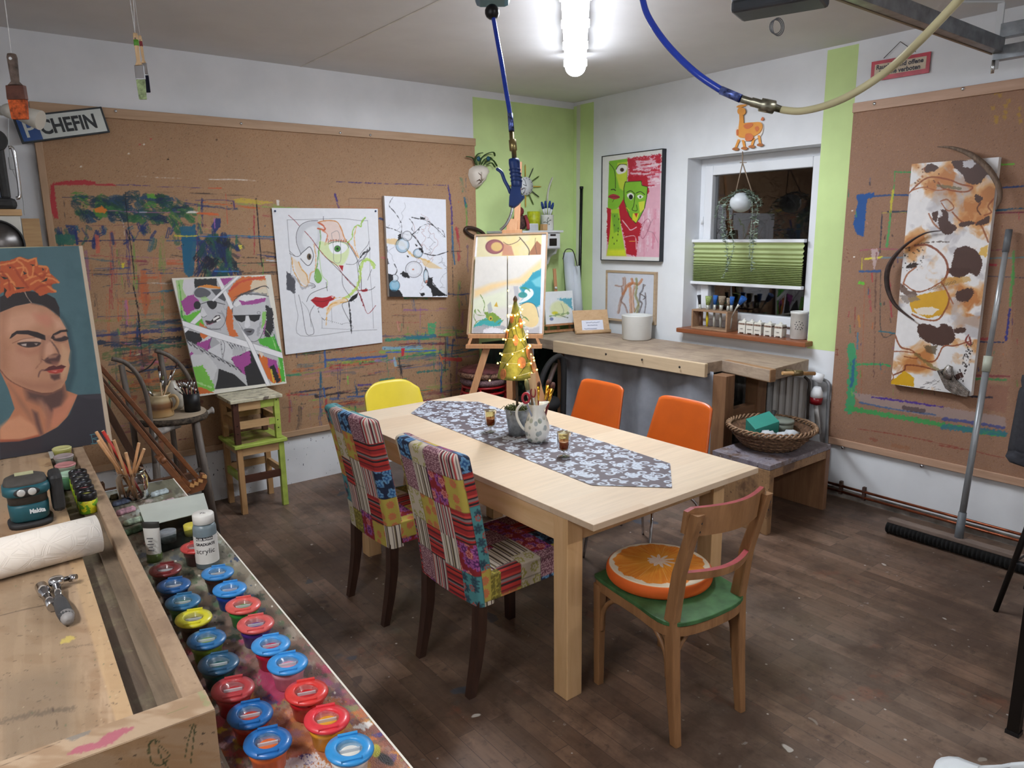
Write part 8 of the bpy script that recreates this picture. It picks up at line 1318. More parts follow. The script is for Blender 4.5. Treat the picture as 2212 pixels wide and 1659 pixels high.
# hanging plant
PC = atx(1601,437,4.30); tb = thing('hanging_plant','white hanging pot with trailing silver leaves in front of the window','plant',PC); ptw = mat('pot_speckled','b8bcc0',.4,var=.05); obj('pot',MB().ball(PC,.075,22,(1,1,.88)),ptw,tb); nail = atx(1604,328,XR-.01); kn = atx(1604,352,4.32); cord = mat('hemp_cord','8a7866',.9,var=.1)
for x in (1590,1624): obj('cord',MB().tube([kn,atx(x,414,4.30)],.004,6),cord,tb)
obj('cord',MB().tube([nail,kn],.004,6),cord,tb); obj('hook',MB().tube([kn+Vector((0,-.03,0)),kn+Vector((0,.02,.004))],.003,6),cord,tb)
lf = mat('silver_leaf','93a294',.6,var=.2,sc=40); R.seed(14)
for pts,w in (([(1592,420),(1566,440),(1560,480),(1567,520),(1572,560),(1570,586)],.03),([(1588,418),(1576,450),(1580,500),(1584,540),(1562,600)],.026),([(1618,415),(1636,445),(1630,490),(1626,540),(1622,588)],.034),([(1612,414),(1625,440),(1622,500),(1618,560)],.02),([(1585,420),(1558,432),(1548,455),(1546,470)],.018),([(1620,415),(1640,430),(1643,446)],.02),([(1600,411),(1590,414),(1578,424)],.02),([(1604,411),(1616,412),(1628,420)],.02)):
    P_ = [atx(x,y,4.30-R.uniform(0,.05)) for x,y in cr(pts,7)]; mb = MB(); mb.tube(P_,.0018,5)
    for i in range(len(P_)-1):
        for j in range(6):
            q = lerp(P_[i],P_[i+1],j/6); a = R.uniform(0,6.28); d = Vector((math.cos(a),math.sin(a),R.uniform(-.5,.5))).normalized(); s_ = d.cross(up_).normalized(); l = w*1.5*R.uniform(.6,1.1)*(1-.4*i/len(P_)); mb.add([q,q+d*l*.5+s_*l*.3,q+d*l,q+d*l*.5-s_*l*.3],[(0,1,2,3)])
    obj('leaf_strand',mb,lf,tb)
# blind
tb = thing('pleated_blind','lime pleated blind between white rails across the window','blind',(4.52,3.1,1.3)); ba,bb = 2.655,3.552; bm = NT('blind_lime'); z_ = bm.new('SeparateXYZ'); bm.link(bm.coord(),z_.inputs[0]); bm.link(bm.ramp(z_.outputs[2],[(.03,'8a9660'),(.1,'a3b078'),(.3,'bac692')]),bm.b.inputs['Base Color'])
zz = [1.62]; k = 0
while zz[-1] > 1.335: k += 1; zz.append(zz[-1]-max(.006,.021-.0011*k)) 
mb = MB(); mb.grid(lambda u,v: Vector((4.518+(.010 if round(v*(len(zz)-1)) % 2 else -.010),ba+(bb-ba)*u,zz[int(round(v*(len(zz)-1)))])),1,len(zz)-1,sm=False); obj('pleats',mb,bm.m,tb)
for z in (1.62,1.31): obj('rail',MB().box((4.50,ba-.01,z),(4.535,bb+.01,z+.022)),pvc,tb,.003)
# sill things
SZ_ = .991; bxw = wood('box_mdf','8f6f54','a8886c',1,1.4,.6); tb = thing('brush_box','open wooden box on the windowsill with upright brushes through its top','box',(4.43,3.28,SZ_)); y0,y1,x0,x1,zt = 3.125,3.44,4.375,4.50,1.135
for a,b in (((x0,y0,SZ_),(x1,y1,SZ_+.012)),((x0,y0,zt-.012),(x1,y1,zt)),((x0,y0,SZ_+.012),(x1,y0+.012,zt-.012)),((x0,y1-.012,SZ_+.012),(x1,y1,zt-.012))): obj('box_side',MB().box(a,b),bxw,tb,.001)
gb = mat('green_bristle','8a9a5a',.9,var=.3,sc=90,bump=.4); bb_ = mat('blue_bristle2','2458a0',.8,var=.2,sc=90); tbm = mat('tan_bristle','8a7c6a',.9,var=.3,sc=90,bump=.4); ye = mat('yellow_handle','c6b022',.4); fe = mat('ferrule_white','b4b4ac',.4,.3)
for i,(x,yt,w,hm_,bm_,l) in enumerate(((1514,637,.018,mat('brown_handle','5a4034',.5),mat('black_bristle','2c2c30',.9),'black bristled brush at the window frame end of the box'),(1529,640,.03,ye,gb,'wide green stained brush with yellow handle'),(1544,638,.022,fe,bb_,'blue bristled brush behind the green one'),(1558,640,.032,fe,tbm,'wide grey green bristled brush with white handle'),(1573,644,.022,mat('navy_handle','2a3a5a',.4),tbm,'tan brush with navy handle'),(1580,641,.022,fe,bb_,'blue and white brush near the box corner'))):
    tb = thing('flat_brush',l,'brush',atx(x,712,4.42),'brushes in the windowsill box'); T = atx(x+(2 if i else -4),yt,4.43); B = atx(x-1,672,4.43); H = atx(x-2,712-i*.2,4.42); H.z = max(H.z,SZ_+.02)
    obj('handle',MB().tube([H,lerp(H,B,.5),B],[.007,.010,.007],8,sy=.6),hm_,tb); q = lerp(B,T,.42); obj('ferrule',MB().tube([B,q],[.011,w*.5],10,sy=1.,upv=(1,0,0)),fe,tb); obj('bristles',MB().tube([q,T],[w*.5,w*.82],12),bm_,tb)
tb = thing('flat_brush','blue bristled brush with white collar leaning away over the box corner','brush',atx(1590,668,4.43),'brushes in the windowsill box'); obj('handle',MB().tube([atx(1578,690,4.43),atx(1589,668,4.43),atx(1597,657,4.43)],[.004,.005,.011],8),fe,tb); obj('bristles',MB().tube([atx(1597,657,4.43),atx(1607,643,4.43)],[.012,.025],10),bb_,tb)
ivc = mat('ivory_ceramic','d8d6cc',.25,var=.02); brn = mat('brown_print','7a6458',.5,var=.4,sc=150)
for i,(x,w_) in enumerate(((1606,'ANIS'),(1623,'NELKEN'),(1640,'MUSKAT'),(1662,'CURRY'),(1685,'ZIMT'))):
    q = atx(x,726,4.43); c = Vector((4.43,q.y,SZ_)); tb = thing('spice_jar',['ivory spice jar touching the wooden brush box','ivory spice jar second from the wooden brush box','ivory spice jar in the middle of the five on the sill','ivory spice jar second from the pierced white pot','ivory spice jar closest to the pierced white pot'][i],'spice jar',c,'spice jars on the windowsill'); h = .029
    mb = MB(); mb.box((c.x-h,c.y-h,SZ_+.008),(c.x+h,c.y+h,SZ_+.078))
    for a in (-1,1):
        for b in (-1,1): mb.box((c.x+a*h,c.y+b*h,SZ_),(c.x+a*(h-.012),c.y+b*(h-.012),SZ_+.009))
    obj('jar_body',mb,ivc,tb,.002); mb = MB(); mb.box((c.x-h+.002,c.y-h+.002,SZ_+.078),(c.x+h-.002,c.y+h-.002,SZ_+.086)); mb.lathe([(.02,0),(.012,.006),(.008,.009),(.009,.014),(0,.018)],c+up_*.086,16); obj('lid',mb,ivc,tb,.001)
    mb = MB(); mb.box((c.x-h-.0006,c.y-h+.002,SZ_+.062),(c.x-h,c.y+h-.002,SZ_+.074)); mb.box((c.x-h+.002,c.y-h-.0006,SZ_+.062),(c.x+h-.002,c.y-h,SZ_+.074)); obj('printed_band',mb,brn,tb); mb = MB(); text_mesh(w_,.0095,(c.x-h-.0006,c.y,SZ_+.03),(0,-1,0),(0,0,1),mb,bold=.0003,align='CENTER'); obj('name_print',mb,mat('print_brown','4a3c38',.6,var=0),tb)
q = atx(1724,733,4.45); c = Vector((4.45,q.y,SZ_)); tb = thing('pierced_pot','tall white pot with pierced dots at the end of the windowsill','pot',c); obj('pot_body',MB().lathe([(.05,0),(.054,.004),(.055,.165),(.059,.168),(.059,.182),(.054,.183),(.05,.178),(.05,.06)],c,32,capt=False),mat('pot_white','d4d4d0'),tb); vq = Vector((-c.x,-c.y,0)).normalized(); vs_ = Vector((-vq.y,vq.x,0)); mb = MB()
for u,z in ((0,.12),(-.018,.115),(.018,.112),(-.026,.10),(-.01,.098),(.008,.102),(.026,.096),(-.018,.085),(0,.084),(.016,.082),(-.008,.07),(.01,.068),(-.022,.072),(.022,.074)): a = u/.056; n_ = vq*math.cos(a)+vs_*math.sin(a); mb.lathe([(.0035,0),(0,.0005)],c+n_*.0556+up_*z,8,tuple(n_))
obj('hole',mb,mat('hole_grey','4a4a50',.7,var=0),tb)
# radiator, thermostat, pipes
tb = thing('radiator','white ribbed panel radiator below the window behind the corner bench','radiator',(4.36,2.9,.2)); rw = mat('radiator_white','b4b2b0',.4,var=.03); mb = MB(); mb.grid(lambda u,v: Vector((4.335+(.008 if (int(u*60) % 3) else 0),2.46+.95*u,.22+.53*v)),60,1,sm=False); obj('front_panel',mb,rw,tb); obj('panel_core',MB().box((4.345,2.46,.2),(4.40,3.41,.76)),rw,tb,.006)
tb = thing('thermostat_valve','white ribbed thermostat valve at the radiator pipe beside the pin board','valve',atx(1765,815,4.36)); a = atx(1756,812,4.34); b = atx(1778,819,4.37); obj('valve_head',MB().tube([a,lerp(a,b,.5),b],[.026,.03,.03],18),pvc,tb); obj('supply_pipe',MB().tube([atx(x,y,4.385) for x,y in cr([(1778,820),(1790,830),(1789,870),(1786,945),(1782,1040)],4)],.011,8),mat('pipe_grey','8a8c90',.4,.4),tb); obj('drain_hook',MB().tube([atx(x,y,4.32) for x,y in cr([(1738,814),(1748,825),(1747,850),(1744,905)],4)],.009,8),mat('dark_wire','2e2824'),tb)
tb = thing('red_capped_bottle','white plastic bottle with red collar hanging upside down at the radiator','bottle',atx(1762,850,4.33)); t0 = atx(1766,836,4.33); t1 = atx(1762,872,4.33); obj('bottle_neck',MB().tube([t0,lerp(t0,t1,.3),lerp(t0,t1,.62)],[.022,.036,.038],16),pvc,tb); obj('red_collar',MB().tube([lerp(t0,t1,.6),t1],[.04,.037],16),mat('red_collar','7e141c',.3,var=0),tb); obj('bottle_tail',MB().tube([t1,atx(1768,935,4.36)],[.02,.028],10,sy=.5),mat('translucent_white','b8b6b4',.5),tb)
cop = mat('copper_pipe','8a4a30',.35,.7,var=.2,sc=20)
for k,(ya,z_) in enumerate(((1043,0),(1054,0))): P_ = atx(1780,ya,4.385); Q_ = atx(2212,1152+k*16,4.385); z_ = (P_.z+Q_.z)/2; obj('copper_pipe',MB().tube([(4.385,2.5,z_),(4.385,.0,z_)],.0085,8),cop,label=('upper' if k == 0 else 'lower')+' copper heating pipe running along the wall foot under the pin board',cat='pipe',group='copper pipes on the wall')
for y in (2.2,2.05): obj('pipe_clip',MB().box((4.378,y,.03),(4.40,y+.018,.115)),mat('rusty_clip','4a342c',.7),label=('pipe clip nearest the small bench' if y > 2.1 else 'second pipe clip below the pin board')+' under the copper pipes',cat='clip')
struct('baseboard_right',MB().box((4.405,.0,0),(4.42,2.34,.055)),mat('dirty_base','8e8882',.8,var=.25,sc=12))
# small bench and basket
sb = NT('splattered_bench_top'); n_ = sb.noise(sb.coord(),9,5,.7); c_ = sb.ramp(n_,[(.35,'6a6068'),(.5,'868088'),(.65,'6e5a50')]); c_ = sb.mix(sb.ramp(sb.noise(sb.coord((1,1,1),(.4,.2,0)),45,3),[(.63,0.),(.66,.9)]),c_,'a8a4a8'); c_ = sb.mix(sb.ramp(sb.noise(sb.coord((1,1,1),(1,.2,0)),20,4),[(.62,0.),(.66,.8)]),c_,'3a2a2c'); sb.link(c_,sb.b.inputs['Base Color']); sb.b.inputs['Roughness'].default_value = .4
tb = thing('low_bench','low wooden bench with paint splattered top holding the wicker basket','bench',(3.83,2.37,0)); lbw = wood('low_bench_wood','8a6a4a','a8845e',2,1.,.55,'3a2420',.7); obj('bench_top',MB().box((3.50,2.17,.385),(4.15,2.56,.415)),sb.m,tb,.003); obj('end_panel',MB().box((3.50,2.17,0),(3.545,2.54,.384)),lbw,tb,.003); obj('end_panel',MB().box((4.10,2.17,0),(4.145,2.54,.384)),wbl,tb,.003); obj('apron',MB().box((3.546,2.172,.335),(4.099,2.19,.384)),lbw,tb)
BC = Vector((3.83,2.385,.417)); wk = mat('wicker','8a6c52',.6,var=.3,sc=60,bump=.4); wk2 = mat('wicker_dark','6a4e3a',.6,var=.3,sc=60,bump=.4); tb = thing('wicker_basket','round woven wicker basket on the low bench','basket',BC); R.seed(3)
obj('inner_shell',MB().lathe([(.12,.006),(.15,.015),(.20,.06),(.238,.118),(.232,.118),(.19,.06),(.0,.012)],BC,40,capb=True),wk2,tb)
mb = MB()
for k in range(9):
    z = .01+k*.0125; r = .145+.105*(k/9)**.8
    for ph in (0,PI): mb.tube([BC+Vector((math.cos(a)*(r+.0045*math.sin(a*14+ph+k*PI)),math.sin(a)*(r+.0045*math.sin(a*14+ph+k*PI)),z+.0035*math.cos(a*14+ph))) for a in np.linspace(0,2*PI,112,endpoint=False)],.0052,5,closed=True,m=k % 2)
obj('weave',mb,[wk,wk2],tb); mb = MB()
for ph in (0,2.1,4.2): mb.tube([BC+Vector((math.cos(a)*(.25+.011*math.cos(a*16+ph)),math.sin(a)*(.25+.011*math.cos(a*16+ph)),.128+.012*math.sin(a*16+ph))) for a in np.linspace(0,2*PI,160,endpoint=False)],.0062,6,closed=True)
obj('braided_rim',mb,wk,tb)
tl_ = mat('teal_card','2f8274',.6,var=.04); c = BC+Vector((-.05,.03,.13)); obj('teal_box',MB().obox(c,Vector((.075,-.03,.018)),Vector((.026,.052,.018)),Vector((-.012,-.008,.04))),tl_,bevel=.002,label='teal cardboard box tilted in the wicker basket',cat='box')
c = BC+Vector((.11,.015,.085)); tb = thing('oval_tin','grey green oval tin box with lid in the wicker basket','tin',c); tg = mat('tin_green','6f7468',.5,var=.06); obj('tin_body',MB().lathe([(.085,0),(.088,.045)],c,32,sy=.8),tg,tb); obj('lid',MB().lathe([(.09,.046),(.091,.062),(.088,.064),(0,.065)],c,32,sy=.8),mat('tin_lid','7d8278',.5,var=.06),tb)
for i,(dx,dy,s_) in enumerate(((-.13,-.06,.05),(.0,-.13,.045),(-.06,-.12,.04))): obj('rag',MB().ball(BC+Vector((dx,dy,.1)),s_,14,(1.2,.9,.6),fn=lambda d: 1+.22*math.sin(d.x*8+i)+.15*math.sin(d.y*13+d.z*6)),mat('rag_white','b4b8bc',.9,var=.1,bump=.4),label=['crumpled white rag beside the teal box in the basket','crumpled white rag in front of the oval tin in the basket','small white rag between the other two in the basket'][i],cat='rag',group='rags in the basket')
obj('spatula',MB().tube([BC+Vector((-.0,-.02,.1)),BC+Vector((.06,.03,.17)),BC+Vector((.09,.04,.20))],[.006,.008,.014],8,sy=.5),dk_,label='dark spatula sticking out of the basket between teal box and tin',cat='spatula')
# broom
pg = mat('broom_grey','8a8d90',.35,.3,var=.05); T = RW_ = atx(2180,496,XR-.055); Bm = atz(2070,1165,.075); tb = thing('broom','wide black broom with grey telescopic pole leaning on the pin board','broom',(Bm.x,Bm.y,0)); jn = lerp(Bm,T,.565)
obj('lower_pole',MB().tube([Bm,jn],.0165,14),pg,tb); obj('upper_pole',MB().tube([jn,lerp(Bm,T,.94)],.0135,14),mat('broom_light','a2a5a8',.3,.4,var=.04),tb); obj('pole_grip',MB().tube([lerp(Bm,T,.93),T],.0165,14),mat('grip_grey','63666a',.5),tb); obj('pole_joint',MB().tube([lerp(Bm,T,.55),lerp(Bm,T,.6)],[.02,.022],14),mat('joint_cream','b4b8a8',.4),tb); obj('pole_socket',MB().tube([Bm-up_*.02,lerp(Bm,T,.09)],[.022,.02],14),mat('socket_grey','70757a',.5),tb)
h0 = Vector((Bm.x,1.76,.055)); h1 = Vector((Bm.x+.0,.88,.055)); obj('broom_head',MB().bar(h0+up_*.02,h1+up_*.02,.055,.022),mat('head_wood','7a6a60',.6),tb,.003); mb = MB(); mb.grid(lambda u,v: Vector((Bm.x+math.cos(v*2*PI)*(.046+.006*math.sin(u*260)),h0.y+(h1.y-h0.y)*u,max(.001,.034+math.sin(v*2*PI)*.036))),260,14); obj('bristle_row',mb,mat('broom_black','0c0b0b',.9,bump=.6,sc=80),tb)
# bar stool, bar table
sf = mat('stool_fabric','34343a',.85,var=.1,sc=60,bump=.2); tb = thing('bar_stool','dark grey padded bar stool with black metal legs at the photo edge','bar stool',(3.72,.86,0)); Sx,Sy,Sh = 3.72,.86,.70
def bs(u,v):
    y = (u-.5)*2
    if v < .45: t = v/.45; x = Sx-.19+.38*t; z = Sh+.0+.03*abs(y)**2; w = .20+.03*t
    else: t = (v-.45)/.55; x = Sx+.19+.06*t; z = Sh+.02+.40*t; w = .23-.02*t; x -= .14*abs(y)**2.2
    if v >= .45 and t > .85: z -= .03*abs(y)**3
    return Vector((x,Sy+y*w,z))
A_s = 3.4; ca_,sa_ = math.cos(A_s),math.sin(A_s)
def bs2(u,v): q = bs(u,v); x,y = q.x-Sx,q.y-Sy; return Vector((Sx+x*ca_-y*sa_,Sy+x*sa_+y*ca_,q.z))
o = obj('seat_shell',MB().grid(bs2,18,28),sf,tb,solid=.045); mtb = mat('metal_black','17120f',.4,.3)
for a in range(4): an = a*PI/2+.75; P_ = Vector((Sx+.10*math.cos(an),Sy+.10*math.sin(an),Sh-.02)); obj('leg',MB().tube([P_,(Sx+.24*math.cos(an),Sy+.24*math.sin(an),0)],[.015,.011],10),mtb,tb)
obj('foot_ring',MB().tube([(Sx+.19*math.cos(a*PI/2+.75),Sy+.19*math.sin(a*PI/2+.75),.24) for a in range(4)],.008,8,closed=True),mat('metal_grey','5a5c60',.35,.7),tb)
tb = thing('bar_table','tall table on square black metal legs with a wooden foot shelf at the photo edge','table',(3.0,.35,0))
for x in (2.672,3.3):
    for y in (.10,.665): obj('leg',MB().box((x,y,.012),(x+.036,y+.036,1.02)),mtb,tb,.002); obj('foot',MB().box((x-.003,y-.003,0),(x+.039,y+.039,.014)),bk_,tb)
obj('foot_shelf',MB().box((2.71,.14,.22),(3.3,.66,.24)),mat('shelf_brown','54443a',.5),tb); obj('shelf_frame',MB().box((2.70,.66,.19),(3.31,.69,.235)),mtb,tb); obj('shelf_frame',MB().box((2.675,.13,.19),(2.705,.67,.235)),mtb,tb); obj('tabletop',MB().box((2.65,.08,1.02),(3.36,.72,1.06)),wbl,tb,.003)
# ================================================================ HANGING THINGS
bl_ = mat('air_hose_blue','1f3fae',.25,var=.03,coat=.3); brs = mat('brass','a89868',.3,.9,var=.1); DH = 2.62; GX_,GY_ = atd(1110,400,DH).x,atd(1110,400,DH).y
def hz(x,y,k=0): return atd(x,y,DH+k)
tb = thing('hose_reel','teal hose reel box on the ceiling with a black rubber stop','hose reel',hz(1063,0,.1)); a = hz(1025,6,.12); b = hz(1100,4,.12); mid = hz(1063,-6,.18); obj('reel_box',MB().obox(mid+up_*.10,rj*.068,Vector((rj.y,-rj.x,0))*.09,up_*.115),mat('reel_teal','1f5f80',.4,var=.03),tb,.02); obj('rubber_stop',MB().ball(hz(1063,26,.1),.028,14),bk_,tb); obj('reel_mount',MB().obox(Vector((mid.x,mid.y,(mid.z+.2+ZC)/2)),rj*.03,Vector((rj.y,-rj.x,0))*.03,(0,0,(ZC-mid.z-.2)/2)),dk_,tb)
tb = thing('air_blow_gun','blue air blow gun hanging nozzle down from the thin blue hose','air gun',hz(1110,450)); P_ = [hz(x,y,.1-.1*i/7) for i,(x,y) in enumerate(((1065,34),(1074,85),(1084,140),(1092,190),(1099,230),(1102,250)))]; obj('hose',MB().tube(cr(P_,5),.0085,10),bl_,tb); obj('hose_spring',MB().tube([hz(1102,246),hz(1105,284)],.0105,10),mat('spring_blue','5a6aa8',.3,.6,var=.5,sc=90),tb); obj('hose_fitting',MB().tube([hz(1105,284),hz(1106,302),hz(1107,303),hz(1109,325),hz(1110,326),hz(1111,344)],[.009,.009,.014,.014,.009,.009],12),brs,tb)
gb_ = mat('gun_blue','24407c',.4,var=.04); obj('grip',MB().tube([hz(1110,344),hz(1111,352),hz(1113,370),hz(1116,395),hz(1116,405)],[.02,.0215,.019,.021,.02],12,sy=.8),gb_,tb); mb = MB()
for y in (366,374,382,390): mb.tube([hz(1112+(y-366)*.15,y),hz(1112+(y-366)*.15,y+2)],.0215,12)
obj('grip_rib',mb,gb_,tb); obj('gun_body',MB().prism([hz(x,y,-.014) for x,y in ((1105,400),(1125,402),(1126,420),(1134,424),(1120,440),(1110,447),(1099,443),(1100,425))],fw*.028),gb_,tb,.003); obj('trigger',MB().tube([hz(x,y) for x,y in cr([(1072,364),(1083,372),(1090,390),(1098,405),(1103,418)],4)],[.004]+[.008]*15+[.006],8,sy=.8),gb_,tb); obj('hook',MB().tube([hz(x,y) for x,y in cr([(1127,409),(1134,406),(1135,412),(1130,422)],4)],.003,6),silver,tb); obj('nozzle',MB().tube([hz(x,y) for x,y in cr([(1107,447),(1103,465),(1093,485),(1081,497)],4)],.005,8),silver,tb)
tb = thing('air_hose','blue hose joined to a cream hose by a metal coupling, sagging under the ceiling','hose',atd(1650,230,1.4)); P1 = cr([atd(x,y,d) for x,y,d in ((1372,-60,1.62),(1386,-10,1.58),(1400,35,1.55),(1440,95,1.5),(1500,155,1.45),(1560,196,1.42),(1600,214,1.4))],6); P1[0] = np.array([P1[0][0],P1[0][1],P1[0][2]]); top = Vector(P1[0]); obj('blue_hose',MB().tube([(top.x-.02,top.y,ZC)]+P1,.0068,12),bl_,tb)
obj('hose_spring',MB().tube([atd(1558,195,1.42),atd(1600,213,1.4)],.0082,10),mat('spring_blue','5a6aa8'),tb); obj('coupling',MB().tube([atd(1600,213,1.4),atd(1622,220,1.4),atd(1623,220,1.4),atd(1642,225,1.4),atd(1643,226,1.4),atd(1672,232,1.4),atd(1673,232,1.4),atd(1692,238,1.4)],[.007,.007,.0085,.0085,.0125,.0125,.007,.006],14),mat('coupling_metal','8a8878',.3,.85,var=.2,sc=40),tb)
P2 = cr([atd(x,y,d) for x,y,d in ((1688,237,1.4),(1730,240,1.36),(1790,226,1.3),(1850,198,1.25),(1920,150,1.2),(1990,85,1.12),(2080,-10,1.05),(2130,-70,1.0))],6); e2 = Vector(P2[-1]); obj('cream_hose',MB().tube(P2+[(e2.x+.05,e2.y-.05,ZC)],.0066,12),mat('cream_hose','c8c29a',.35,var=.04),tb)
# door opener, rail, track
tb = thing('door_opener','grey garage door opener housing with coiled cables below the ceiling','motor unit',atz(1700,20,2.45)); og_ = mat('opener_grey','7c828a',.5,var=.04); od = mat('opener_dark','3e434a',.45); q = [atz(1600,42,2.50),atz(1795,9,2.50)]; dv = (q[1]-q[0]); dn_ = Vector((dv.y,-dv.x,0)).normalized(); q0 = q[0]; ld_ = dv.length; dd_ = dv.normalized()
if dn_.dot(Vector((fw.x,fw.y,0))) > 0: dn_ = -dn_
obj('housing',MB().obox(q0+dd_*ld_/2+dn_*.075+up_*.12,dd_*ld_/2,dn_*.075,up_*.10),og_,tb,.02); obj('bottom_cover',MB().obox(q0+dd_*ld_/2+dn_*.075+up_*.01,dd_*(ld_/2-.005),dn_*.078,up_*.022),od,tb,.012); obj('bracket',MB().obox(Vector((q0+dd_*ld_/2+dn_*.075))+up_*((ZC-q0.z)/2+.11),dd_*.03,dn_*.05,up_*((ZC-q0.z)/2-.11)),mat('galvanised','8c9094',.35,.7,var=.15,sc=15),tb); gal = MC['galvanised']
mb = MB()
for k in range(3): cc1 = atd(1675+k*3,58,q0.y*.9/fw.y if False else 2.25); mb.tube([cc1+rj*(math.cos(a)*.018)+up*(math.sin(a)*(.022+.003*k)) for a in np.linspace(0,2*PI,20,endpoint=False)],.0016,5,closed=True)
obj('cable_coil',mb,mat('cable_grey','5a5c60',.5,var=0),tb)
tb = thing('ceiling_rail','galvanised rail crossing below the ceiling to the wall track','rail',(3.4,1.54,2.53)); obj('rail_beam',MB().box((2.0,1.50,2.535),(4.22,1.545,2.60)),gal,tb,.002); obj('rail_lip',MB().box((2.0,1.545,2.532),(4.22,1.556,2.542)),mat('rail_rust','8a7a64',.5,.4),tb)
tb = thing('wall_track','galvanised horizontal track on a white angle bracket near the ceiling','track',(4.25,1.0,2.5)); obj('lower_channel',MB().box((4.20,.3,2.50),(4.25,1.54,2.565)),gal,tb,.002); obj('upper_channel',MB().box((4.20,.3,2.60),(4.25,1.52,2.665)),gal,tb,.002); obj('angle_bracket',MB().bar((4.21,1.53,2.46),(4.21,1.53,2.76),.03,.012),shw,tb); obj('bracket_arm',MB().bar((4.22,1.53,2.765),(4.05,1.68,2.772),.03,.01),shw,tb); obj('bolt',MB().tube([(4.19,1.53,2.44),(4.19,1.53,2.50)],.008,8),silver,tb); mb = MB()
for y in (1.3,1.0,.7): mb.lathe([(.006,0),(0,.002)],(4.199,y,2.53),8,(-1,0,0)); mb.lathe([(.006,0),(0,.002)],(4.199,y+.1,2.63),8,(-1,0,0))
obj('rivet',mb,bk_,tb)
# red notice sign
X_ = XR-.012; tb = thing('fire_notice_sign','small red framed German no open flame sign hanging by a wire','sign',atx(1945,170,X_)); a,b,c,d = [atx(*q,X_) for q in ((1880,177),(2006,157),(2008,109),(1883,134))]; ex1 = (b-a).normalized(); ey1 = (d-a); ey1 -= ex1*ey1.dot(ex1); ey1.normalize(); Ws = (b-a).length; Hs = (d-a).dot(ey1)
obj('sign_plate',MB().prism([a,b,b+ey1*Hs,d],(.006,0,0)),mat('sign_red','b02a3c',.35,var=.15,sc=14),tb); i_ = .11*Hs*1.6; obj('sign_field',MB().prism([a+ex1*i_+ey1*i_*1.3-Vector((.001,0,0)),b-ex1*i_+ey1*i_*1.3-Vector((.001,0,0)),b-ex1*i_+ey1*(Hs-i_)-Vector((.001,0,0)),a+ex1*i_+ey1*(Hs-i_)-Vector((.001,0,0))],(.001,0,0)),mat('sign_beige','c6b49c',.5,var=.06,sc=20),tb)
mb = MB(); text_mesh('Rauchen und offene',.034,a+ex1*.028+ey1*(Hs*.56)-Vector((.0018,0,0)),ex1,ey1,mb,bold=.0012,sx=.95); text_mesh('Flamme verboten',.034,a+ex1*.045+ey1*(Hs*.27)-Vector((.0018,0,0)),ex1,ey1,mb,bold=.0012,sx=.95); obj('lettering',mb,mat('sign_ink','2a2a34',.5,var=0),tb); pk_ = atx(1945,90,X_); obj('hanging_wire',MB().tube([atx(1909,126,X_),pk_,atx(1978,112,X_)],.002,5),mat('dark_wire','2e2824'),tb)
# parking plate
Y_ = YL-.05; tb = thing('parking_plate','tilted CHEFIN parking plate at the pin board corner','sign',aty(130,270,Y_)); a,b,c,d = [aty(*q,Y_) for q in ((48,311),(238,286),(217,227),(24,252))]; ex1 = (b-a).normalized(); ey1 = (d-a); ey1 -= ex1*ey1.dot(ex1); ey1.normalize(); Ws = (b-a).length; Hs = (d-a).dot(ey1); fo = Vector((0,-.001,0))
obj('plate_rim',MB().prism([a,b,b+ey1*Hs,a+ey1*Hs],(0,.008,0)),mat('plate_dark','23282c',.4,var=0),tb,.002)
def sg(u0,u1,v0,v1,o): return MB().prism([a+ex1*u0*Ws+ey1*v0*Hs+fo*o,a+ex1*u1*Ws+ey1*v0*Hs+fo*o,a+ex1*u1*Ws+ey1*v1*Hs+fo*o,a+ex1*u0*Ws+ey1*v1*Hs+fo*o],(0,.001,0))
obj('plate_field',sg(.025,.975,.07,.93,1),mat('plate_white','c8cdc8',.2,var=.02,coat=.5),tb); obj('blue_field',sg(.025,.235,.07,.93,2),mat('plate_blue','2a4f8c',.25,var=.05),tb)
mb = MB(); text_mesh('P',Hs*.85,a+ex1*.06*Ws+ey1*.2*Hs+fo*3,ex1,ey1,mb,bold=.001); obj('letter_sign',mb,mat('plate_white','c8cdc8'),tb); mb = MB(); text_mesh('CHEFIN',Hs*.74,a+ex1*.245*Ws+ey1*.25*Hs+fo*3,ex1,ey1,mb,bold=.003,sx=.79); obj('lettering',mb,mat('plate_ink','22262a',.4,var=0),tb)
# spot lamp
tb = thing('spot_lamp','white clamp spotlight in front of the parking plate','lamp',aty(40,245,4.4)); cw = mat('lamp_cream','cfcbc0',.3,var=0); obj('lamp_arm',MB().tube([aty(-40,232,4.5),aty(8,240,4.42)],.022,12),cw,tb); obj('lamp_joint',MB().ball(aty(24,240,4.4),.045,16,(1,.8,.8)),cw,tb); a = aty(34,243,4.40); b = aty(88,260,4.34); obj('lamp_shade',MB().tube([a,lerp(a,b,.25),lerp(a,b,.6),b],[.028,.034,.042,.047],24),cw,tb); obj('lamp_cord',MB().tube([aty(x,y,4.7) for x,y in cr([(18,250),(18,300),(22,338),(27,366),(40,395),(50,430),(53,465)],4)],.0025,5),shw,tb); obj('cord_switch',MB().obox(aty(25,353,4.7),(.012,0,0),(0,.008,0),(0,0,.032)),shw,tb,.004)
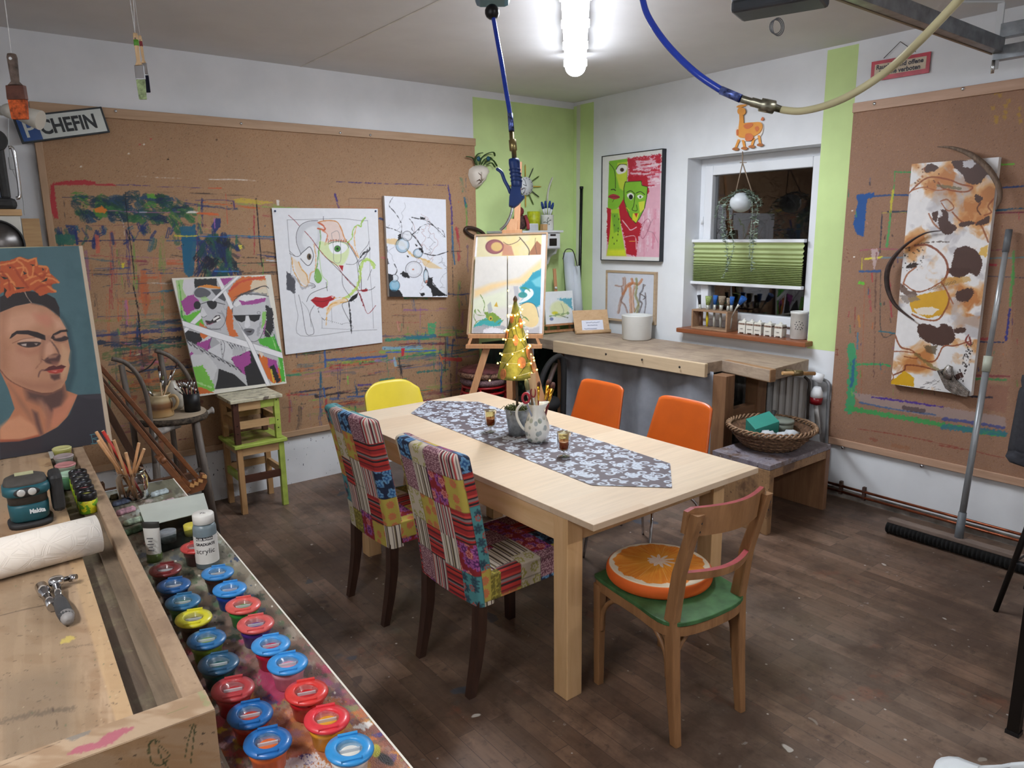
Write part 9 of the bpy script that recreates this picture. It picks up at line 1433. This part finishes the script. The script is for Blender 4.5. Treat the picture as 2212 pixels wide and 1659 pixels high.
# hanging brushes
def hang(pts_top,P,Q,w,label,hm_,fm,bm_,D,band=None,hl=.42,fl=.2):
    tb = thing('hanging_brush',label,'brush',Q); d = Q-P; s_ = rj
    def pr(a,b,wa,wb,th,m,nm): 
        n_ = fw.copy(); n_.z = 0; n_.normalize(); A,B = lerp(P,Q,a),lerp(P,Q,b); obj(nm,MB().hexa([B-s_*wb-n_*th,B+s_*wb-n_*th,B+s_*wb+n_*th,B-s_*wb+n_*th,A-s_*wa-n_*th,A+s_*wa-n_*th,A+s_*wa+n_*th,A-s_*wa+n_*th]),m,tb,.002)
    obj('handle',MB().tube([P,lerp(P,Q,.05),lerp(P,Q,hl*.6),lerp(P,Q,hl),lerp(P,Q,hl+.07)],[w*.42,w*.5,w*.45,w*.4,w*.8],12,sy=.6),hm_,tb)
    if band: obj('painted_band',MB().tube([lerp(P,Q,.10),lerp(P,Q,.19)],[w*.52,w*.52],12,sy=.62),band,tb)
    pr(hl+.06,hl+.08+fl,w*.95,w,w*.32,fm,'ferrule'); pr(hl+.08+fl,1.,w*.96,w*.8,w*.28,bm_,'bristles'); obj('eyelet',MB().lathe([(w*.16,-w*.36),(w*.16,w*.36)],lerp(P,Q,.085),10,tuple(fw)),mat('hole_grey','4a4a50') if band else shw,tb)
    for x,y in pts_top: q = atd(x,y,D); obj('string',MB().tube([P,q+(q-P)*((ZC-q.z)/max(.05,q.z-P.z))],.0012,5),mat('white_string','d4d4d4',.8,var=0),tb)
D1 = 2.2; hang([(10,0)],atd(25,117,D1),atd(44,258,D1),.028,'old brown flat brush with orange bristles hanging on a thread',mat('old_handle','5e5048',.7,var=.3,sc=40),mat('rusty_ferrule','5a382e',.5,.4,var=.2,sc=40),mat('orange_bristle','a84a1c',.8,var=.35,sc=80),D1)
D2 = 2.3; hang([(281,0),(288,0)],atd(292,72,D2),atd(309,215,D2),.0145,'hanging brush with green band and pale green bristles',pale,silver,mat('pale_green_bristle','8a9a70',.8,var=.25,sc=90),D2,mat('green_band','5a9a34',.5))
hang([(291,0)],atd(302,77,D2+.05),atd(320,200,D2+.05),.010,'hanging brush with red handle end and navy bristles',pale,silver,mat('navy_bristle','1c1f34',.9),D2,mat('red_band','8a3438',.5))
# ================================================================ render economy
s = bpy.context.scene
s.cycles.max_bounces = 6; s.cycles.diffuse_bounces = 3; s.cycles.glossy_bounces = 3; s.cycles.transmission_bounces = 4; s.cycles.transparent_max_bounces = 8; s.cycles.caustics_reflective = False; s.cycles.caustics_refractive = False
s.cycles.sample_clamp_indirect = 6
MC['warm_bulb'].cycles.emission_sampling = 'NONE'
s.cycles.use_adaptive_sampling = True; s.cycles.adaptive_threshold = .06; s.cycles.adaptive_min_samples = 12
